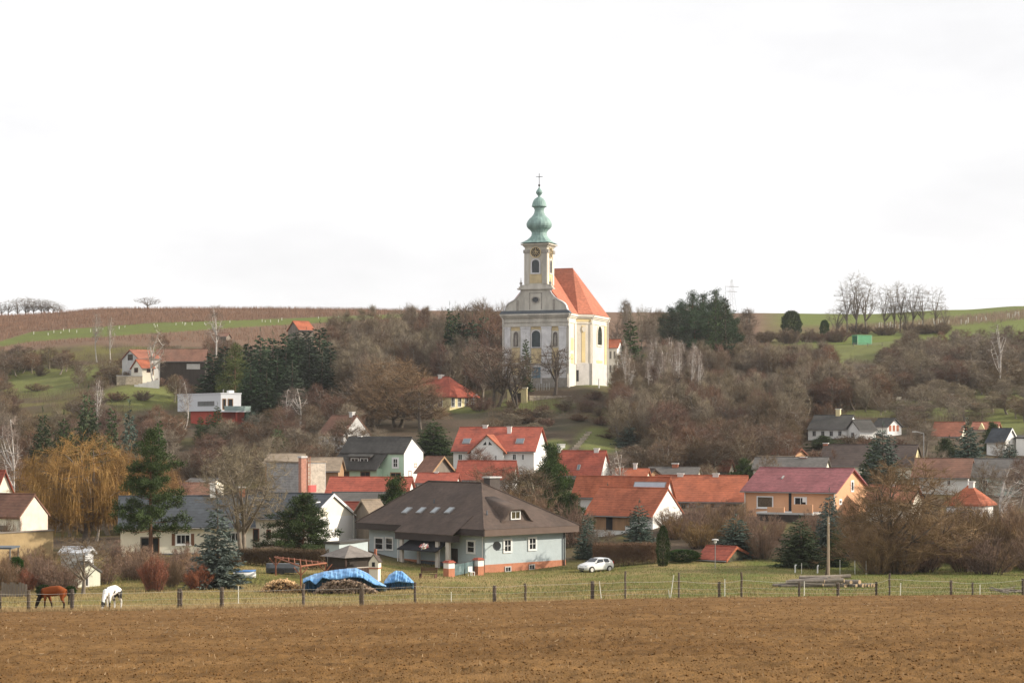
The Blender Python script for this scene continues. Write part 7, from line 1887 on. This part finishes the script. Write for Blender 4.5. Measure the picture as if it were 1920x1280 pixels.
plant('far_spruce', 843, 470, 562, 'narrow dark fir rising from the brown wood', wpx=30)
plant('far_spruce', 858, 474, 572, 'second narrow fir beside the skyline one', wpx=26)
for (x, y, w, l) in [(1570,572,46,'lowest, leaning tree of the bare clump beside the green container'),(1588,522,40,'second tree from the low leaning one in the bare skyline clump'),(1606,508,50,'tallest tree of the bare skyline clump beside the green container'),(1622,520,50,'last tree of the bare skyline clump, next to the open row')]: plant('sky_tree', x, 610, y, l, 'skyline clump', wpx=w)
for (x, y, w, l) in [(1658,532,36,'first tree, nearest the tall clump,'),(1675,530,34,'second tree from the tall clump'),(1688,525,36,'third and tallest tree from the tall clump'),(1712,530,38,'forked tree past the middle'),(1728,532,36,'tree touching the forked one'),(1754,535,34,'last tall tree standing apart'),(1698,556,26,'small tree in the middle'),(1770,570,22,'smallest tree at the vineyard end')]: plant('sky_tree', x, 615, y, l + ' of the bare skyline row', 'skyline row', wpx=w)
for i in range(12):
    x = [2,18,34,48,62,75,88,100,112,-12,55,82][i]; plant('sky_tree', x, 735, [565,560,556,554,557,558,560,563,570,562,560,562][i], 'bare tree of the grove on the far skyline', 'far skyline grove', wpx=30)
for (k, x, d, y, w, l) in [('far_round',1440,276,846,46,'bare tree behind the ridge of the wine red roof'),('far_grey',1762,284,842,50,'bare tree between the cream gable and the reddish brown roof'),('far_round',1848,262,866,52,'bare tree before the long grey brown roof'),('far_red',1910,258,856,50,'reddish bare tree behind the pale stemmed birch'),('far_round',1600,302,830,44,'bare tree beside the four window cottage annexe'),('far_grey',1735,322,792,44,'bare tree beside the street lamp on the village slope'),('far_round',1880,302,822,40,'bare tree below the dormer house'),('far_grey',1330,270,868,44,'bare tree rising behind the long orange roof'),('far_round',1236,300,852,40,'bare tree behind the low brown cottage'),('far_red',900,292,838,56,'reddish bare tree before the pointed cross gable'),('far_round',700,300,826,46,'bare tree between the old grey house and mint house'),('far_round',556,300,826,56,'bare tree behind the tan barn roof'),('bush_pine',1772,292,826,52,'round olive conifer before the rusty red roof'),('bush_pine',1862,330,795,46,'dark round conifer above the bright white gable'),('bush_pine',1395,286,862,50,'olive garden conifer behind the long orange roof')]:
    plant(k, x, d, y, l, wpx=w)
for (x, w) in ((4,44),(26,36)): plant('shrub', x, 184, 972, 'bare shrub hiding the front of the old brown roofed house', 'shrubs before the old house', wpx=w)
# dark conifers right of the church
for (x, d, y, w) in [(1258,500,578,56),(1278,504,566,64),(1298,500,550,70),(1318,504,553,70),(1340,506,546,66),(1302,490,584,72),(1352,496,568,64),(1272,488,590,66),(1368,500,582,48),(1330,490,586,70)]:
    plant('dark_pine', x, d, y, 'dark pine in the evergreen group on the skyline beside the church', 'dark pines beside the church', wpx=w)
for (x, y, w) in [(1342,538,34),(1360,537,36)]: plant('far_spruce', x, 470, y, 'pointed spruce topping the evergreen group', 'spruces topping the evergreen group', wpx=w)
for (x, d, y, w) in [(848,456,575,44),(866,462,590,50),(886,458,584,52),(908,462,578,54),(928,464,600,46),(872,448,625,46),(900,450,632,46)]:
    plant('far_fir', x, d, y, 'dark fir in the shadowy stand between the yellow house and church', 'firs beside the church', wpx=w)
# birch wood below the dark pines
for i in range(34):
    x = trng.uniform(1165, 1320); d = trng.choice((trng.uniform(388, 412), trng.uniform(454, 470)))
    plant('birch', x, d, trng.uniform(625, 675), 'slender pale birch in the birch wood beside the church', 'birch wood beside the church', wpx=trng.uniform(16, 26))

# ---- woods: trees one cannot tell apart share the label of their wood
MASS = []
def wood(n, poly, kinds, label, group, wr, seed, hr=(7, 12), avoid=(), single=.35):
    """n trees inside the ground area; the ones standing nearest are objects, those behind them go to the wood mass"""
    r = random.Random(seed); tries = 0; placed = []; rec = []
    while len(rec) < n and tries < n*40:
        tries += 1
        px0, px1, d0, d1 = poly[r.randrange(len(poly))]
        x = r.uniform(px0, px1); d = r.uniform(d0, d1)
        if any(a0 < x < a1 and b0 < d < b1 for a0, a1, b0, b1 in avoid): continue
        X = (x-960)/F*d
        if any((X-u)**2 + ((d-v)*.8)**2 < 5.0 for u, v in placed): continue
        placed.append((X, d)); rec.append((d, x, X, r.uniform(*hr), r.uniform(*wr), kinds[r.randrange(len(kinds))]))
    rec.sort()
    for i, (d, x, X, h, w, k) in enumerate(rec):
        z = ground(X, d)
        if i < n*single: plant(k, x, d, HZ - (z+h-CAMZ)/d*F, label, group, wpx=w/d*F)
        else: MASS.append((k, X, d, z, h, w))
KEEP = [(1150,1500,416,452),(340,480,345,402),(820,910,345,402),(1490,1625,288,366),(940,1160,405,455),(735,905,385,420),(325,470,385,412),(215,400,460,500),(1500,1700,330,365),(1735,1925,310,368)]
wood(170, [(620,960,430,560),(640,900,400,470)], ['pole','pole','far_round','far_red','far_round','far_grey'], 'bare tree of the brown wood climbing behind the yellow house', 'wood behind the yellow house', (4,6.5), 101, (9,13), KEEP, .2)
wood(26, [(870,965,450,520)], ['far_red','far_round'], 'tall reddish bare tree of the wood directly behind the church', 'wood behind the church', (7,10), 102, (13,17), KEEP)
wood(34, [(1140,1420,470,600)], ['far_grey','sky_tree','far_round'], 'bare tree on the skyline beyond the dark pines', 'skyline wood beyond the pines', (4,6), 103, (9,13), KEEP)
wood(330, [(1160,1500,345,450),(1230,1560,400,480)], ['pole','pole','far_round','far_round','far_red','far_grey'], 'bare tree in the brown thicket filling the slope below the dark pines', 'thicket below the pines', (3.4,5.5), 104, (6.5,11), KEEP, .12)
wood(220, [(1650,1960,425,500),(1480,1660,395,450),(1700,1960,480,540)], ['pole','pole','far_round','far_red','far_grey'], 'bare tree in the dark thicket below the green container', 'thicket below the container', (3.6,6), 105, (4.5,8), KEEP, .16)
wood(44, [(-30,230,400,520),(-30,120,470,545)], ['far_round','far_red'], 'bare bushy tree on the hillside below the vineyard', 'hillside trees below the vineyard', (3.5,6), 106, (3.5,6.5), KEEP + [(10,140,415,505),(195,345,392,470),(60,330,525,560)])
wood(28, [(290,440,440,540)], ['far_round','far_red','far_grey'], 'bare tree around the long dark barn', 'trees around the long barn', (3.5,5.5), 107, (4,7), KEEP)
wood(75, [(-20,720,300,385)], ['far_round','far_grey','far_red'], 'bare garden tree on the lower slope above the village roofs', 'garden trees above the roofs', (4,6), 108, (4.5,8), KEEP + [(590,700,318,345)])
wood(16, [(860,1100,350,395),(1180,1240,322,350)], ['far_round','far_grey'], 'bare tree on the bank between the church and the red roofs', 'trees on the church bank', (3,4.5), 109, (2,3.6), KEEP + [(1020,1175,318,372)])
wood(44, [(1240,1560,300,345)], ['far_round','far_red'], 'bare tree at the foot of the thicket above the orange roofs', 'trees above the orange roofs', (4,6), 110, (5,8), KEEP)
wood(40, [(1640,1960,355,430)], ['far_round','far_grey'], 'bare fruit tree in the sloping gardens under the wood', 'orchard gardens under the wood', (3.5,5.5), 111, (3,5), KEEP)
wood(18, [(0,330,225,290)], ['far_round','far_red'], 'bare tree behind the willows', 'trees behind the willows', (4.5,7), 112, (6,9), (), .6)
# ---- shrubs
def shrubs(n, px0, px1, d0, d1, kinds, label, group, hr, wr, seed, mass=0.0):
    r = random.Random(seed)
    for i in range(n):
        x = r.uniform(px0, px1); d = r.uniform(d0, d1); X = (x-960)/F*d; h = r.uniform(*hr); z = ground(X, d)
        if r.random() < mass or 'far' in kinds[0]:
            MASS.append((kinds[r.randrange(len(kinds))], X, d, z, h, r.uniform(*wr))); continue
        plant(kinds[r.randrange(len(kinds))], x, d, HZ-(z+h-CAMZ)/d*F, label, group, wpx=r.uniform(*wr)/d*F)
shrubs(40, 1640, 1960, 186, 232, ['shrub','shrub_olive','shrub'], 'brown bare shrub in the dense thicket closing the meadow', 'thicket closing the meadow', (2.5,4.5), (3.5,5.5), 201)
shrubs(14, 1800, 1950, 196, 215, ['shrub_olive','shrub'], 'tall bare shrub under the pale stemmed birch', 'shrubs under the birch', (4,6), (4,6), 202)
shrubs(22, 1385, 1640, 206, 226, ['shrub','shrub'], 'bare shrub between the garden spruces and the terrace', 'shrubs by the terrace', (2,3.8), (2.4,4), 203)
shrubs(16, 1250, 1400, 214, 232, ['shrub','shrub_olive'], 'bare shrub in front of the long orange roofed house', 'shrubs before the long orange house', (2,3.6), (2.5,4), 204)
shrubs(16, 180, 400, 166, 186, ['shrub','shrub'], 'brown bare shrub in front of the cream house wall', 'shrubs before the cream house', (1.6,2.6), (2.2,3.4), 205)
shrubs(12, -20, 130, 158, 178, ['shrub','shrub'], 'brown bare shrub in the garden beside the horses', 'garden shrubs by the horses', (1.8,3), (2.2,3.4), 206)
shrubs(10, 860, 1080, 225, 246, ['shrub_olive','shrub','shrub'], 'tangled bare shrub behind the brown hipped roof', 'shrubs behind the hipped house', (4,6.5), (4,6), 207)
plant('shrub_red', 290, 158, 1046, 'rust red dogwood shrub between the spruce and fruit tree', wpx=56)
plant('shrub_red', 372, 160, 1062, 'deep red dogwood shrub touching the blue spruce', wpx=50)
plant('shrub_red', 50, 160, 1068, 'reddish shrub at the garden fence', wpx=40)
plant('shrub_olive', 322, 164, 1045, 'yellowish green shrub behind the red dogwoods', wpx=40)
plant('round_evergreen', 82, 150, 1096, 'small round green garden bush behind the bay horse', wpx=26)
plant('round_evergreen', 132, 152, 1098, 'small bluish round bush beside the fruit tree', wpx=20)
plant('round_evergreen', 1280, 204, 1030, 'low dark evergreen bush right of the columnar thuja', wpx=62)
plant('round_evergreen', 30, 168, 1044, 'dark evergreen bush under the flat canopy', wpx=30)
shrubs(30, 1180, 1560, 345, 470, ['far_shrub','far_shrub_red'], 'twiggy shrub of the slope thicket', 'slope thicket shrubs', (2.5,4.5), (4,7), 211)
shrubs(22, 1660, 1960, 420, 540, ['far_shrub','far_shrub_red'], 'twiggy shrub on the slope below the skyline fields', 'shrubs below the skyline fields', (2,4), (4,7), 212)
shrubs(26, -30, 300, 400, 540, ['far_shrub','far_shrub_red'], 'twiggy shrub on the grassy hill below the vineyard', 'shrubs below the vineyard', (1.5,3.2), (3.5,6), 213)
shrubs(22, 620, 940, 385, 540, ['far_shrub','far_shrub_red'], 'twiggy shrub under the brown wood', 'shrubs under the brown wood', (2,4), (4,7), 214)
shrubs(40, -20, 720, 295, 390, ['far_shrub'], 'twiggy shrub on the lower garden slope', 'lower slope shrubs', (1.5,3.2), (3,5), 215)
shrubs(20, 1160, 1700, 290, 345, ['far_shrub','far_shrub_red'], 'twiggy shrub above the orange village roofs', 'shrubs above the orange roofs', (1.8,3.2), (3,5.5), 216)
shrubs(16, 1430, 1585, 572, 590, ['far_shrub','far_shrub_red'], 'shrub', 'skyline shrubs', (2,4.5), (4,7), 218)
shrubs(20, 1555, 1780, 600, 612, ['far_shrub'], 'shrub', 'skyline shrubs', (1.5,3.5), (4,6), 219)
shrubs(22, 900, 1160, 352, 408, ['far_shrub','far_shrub_red'], 'low shrub on the steep church bank', 'church bank shrubs', (.8,1.8), (2.4,4), 217)

# ---- the wood mass: trees and brush behind the front rows, instanced on points
keys = []
for k in ('far_round','far_red','far_grey','sky_tree','pole','far_shrub','far_shrub_red'):
    for i in range(len(PROTO[k])): keys.append((k, i))
mass_col = bpy.data.collections.new('wood_sources')
joined = []
for n_, (k, i) in enumerate(keys):
    a, b, H0, R0 = PROTO[k][i]
    va = np.empty(len(a.vertices)*3, np.float32); a.vertices.foreach_get('co', va); vb = np.empty(len(b.vertices)*3, np.float32); b.vertices.foreach_get('co', vb)
    ta = np.empty(len(a.loops), np.int32); a.loops.foreach_get('vertex_index', ta); tb = np.empty(len(b.loops), np.int32); b.loops.foreach_get('vertex_index', tb)
    me = np_mesh('wood_source', np.concatenate([va.reshape(-1,3), vb.reshape(-1,3)]), np.concatenate([ta.reshape(-1,3), tb.reshape(-1,3)+len(va)//3]), a.materials[0]); me.materials.append(b.materials[0])
    me.polygons.foreach_set('material_index', np.concatenate([np.zeros(len(ta)//3, np.int32), np.ones(len(tb)//3, np.int32)]))
    so = bpy.data.objects.new('source_%02d' % n_, me); mass_col.objects.link(so); joined.append((k, H0, R0))
byk = {}
for n_, (k, H0, R0) in enumerate(joined): byk.setdefault(k, []).append(n_)
mr_ = random.Random(91); pts, idx, scl, rot = [], [], [], []
for (k, X, Y, z, h, w) in MASS:
    n_ = byk[k][mr_.randrange(len(byk[k]))]; _, H0, R0 = joined[n_]
    pts.append((X, Y, z)); idx.append(n_); scl.append(((w/2)/R0, (w/2)/R0, h/H0)); rot.append((0, 0, mr_.uniform(0, 6.28)))
me = bpy.data.meshes.new('hillside_wood'); me.from_pydata(pts, [], [])
me.attributes.new('idx', 'INT', 'POINT').data.foreach_set('value', np.array(idx, np.int32))
me.attributes.new('scl', 'FLOAT_VECTOR', 'POINT').data.foreach_set('vector', np.array(scl, np.float32).ravel())
me.attributes.new('rot', 'FLOAT_VECTOR', 'POINT').data.foreach_set('vector', np.array(rot, np.float32).ravel())
wo = link('hillside_wood', me); tag(wo, 'mass of bare trees and brush covering the hillside behind the village', 'wood', kind='stuff')
ng = bpy.data.node_groups.new('wood_instances', 'GeometryNodeTree')
ng.interface.new_socket('Geometry', in_out='INPUT', socket_type='NodeSocketGeometry'); ng.interface.new_socket('Geometry', in_out='OUTPUT', socket_type='NodeSocketGeometry')
gi, go = ng.nodes.new('NodeGroupInput'), ng.nodes.new('NodeGroupOutput'); ip = ng.nodes.new('GeometryNodeInstanceOnPoints'); ci = ng.nodes.new('GeometryNodeCollectionInfo')
ci.inputs['Collection'].default_value = mass_col; ci.inputs['Separate Children'].default_value = True; ci.inputs['Reset Children'].default_value = True
def attr(nm, t):
    a = ng.nodes.new('GeometryNodeInputNamedAttribute'); a.data_type = t; a.inputs['Name'].default_value = nm; return a.outputs['Attribute']
ng.links.new(gi.outputs[0], ip.inputs['Points']); ng.links.new(ci.outputs[0], ip.inputs['Instance']); ip.inputs['Pick Instance'].default_value = True
ng.links.new(attr('idx', 'INT'), ip.inputs['Instance Index']); ng.links.new(attr('scl', 'FLOAT_VECTOR'), ip.inputs['Scale'])
e2r = ng.nodes.new('FunctionNodeEulerToRotation'); ng.links.new(attr('rot', 'FLOAT_VECTOR'), e2r.inputs[0]); ng.links.new(e2r.outputs[0], ip.inputs['Rotation'])
ng.links.new(ip.outputs[0], go.inputs[0])
wo.modifiers.new('instances', 'NODES').node_group = ng

# ---- undergrowth: thin upright brown stems over the wooded slopes
g = np.random.default_rng(71); n = 260000
px = g.uniform(-60, 1980, n); d = g.uniform(300, 560, n); X = (px-960)/F*d; Z = ground_np(X, d); py = HZ-(Z-CAMZ)/d*F
ok = fbm(X/10+4, d/10, 3) + .10*g.random(n) > .50
for (cx, cy, rx, ry) in [(70,715,85,26),(265,745,80,22),(150,700,50,14),(1110,712,90,16),(1125,826,50,30),(1042,836,30,16),(1640,655,95,22),(1545,672,48,24),(1880,740,55,18),(1890,790,40,26),(1650,775,80,7),(1790,772,70,8),(1700,756,60,5)]:
    ok &= ((px-cx)/rx)**2 + ((py-cy)/ry)**2 > 1.0
for a0, a1, b0, b1 in KEEP: ok &= ~((px > a0) & (px < a1) & (d > b0) & (d < b1))
ok &= (d > 385) | (px > 1180) | (px < 700)
X, d, Z = X[ok], d[ok], Z[ok]; n = len(X)
V, T = blades(n, X, d, Z-.1, g.uniform(.7, 2.8, n)*(.5+fbm(X/6, d/6, 1)), .017, .55, g)
tag(link('undergrowth', np_mesh('undergrowth', V, T, mat('undergrowth stems', (.145,.105,.075), var=.35, scale=.15, spec=.1))), 'brown undergrowth of thin stems on the wooded hillside', 'undergrowth', kind='stuff')

# ------------------------------------------------------------------ thin winter haze in the air
hzm = bpy.data.materials.new('thin haze'); hzm.use_nodes = True
hn = hzm.node_tree.nodes; hn.clear(); ho_ = hn.new('ShaderNodeOutputMaterial'); pv = hn.new('ShaderNodeVolumePrincipled')
pv.inputs['Color'].default_value = (.92, .92, .95, 1); pv.inputs['Density'].default_value = 0.00008; pv.inputs['Anisotropy'].default_value = .3
hzm.node_tree.links.new(pv.outputs[0], ho_.inputs['Volume'])
hb = MB().box(-4200, -120, -30, 4200, 12600, 95).build('haze', hzm)
tag(hb, 'thin pale winter haze filling the valley air', 'haze', kind='stuff')
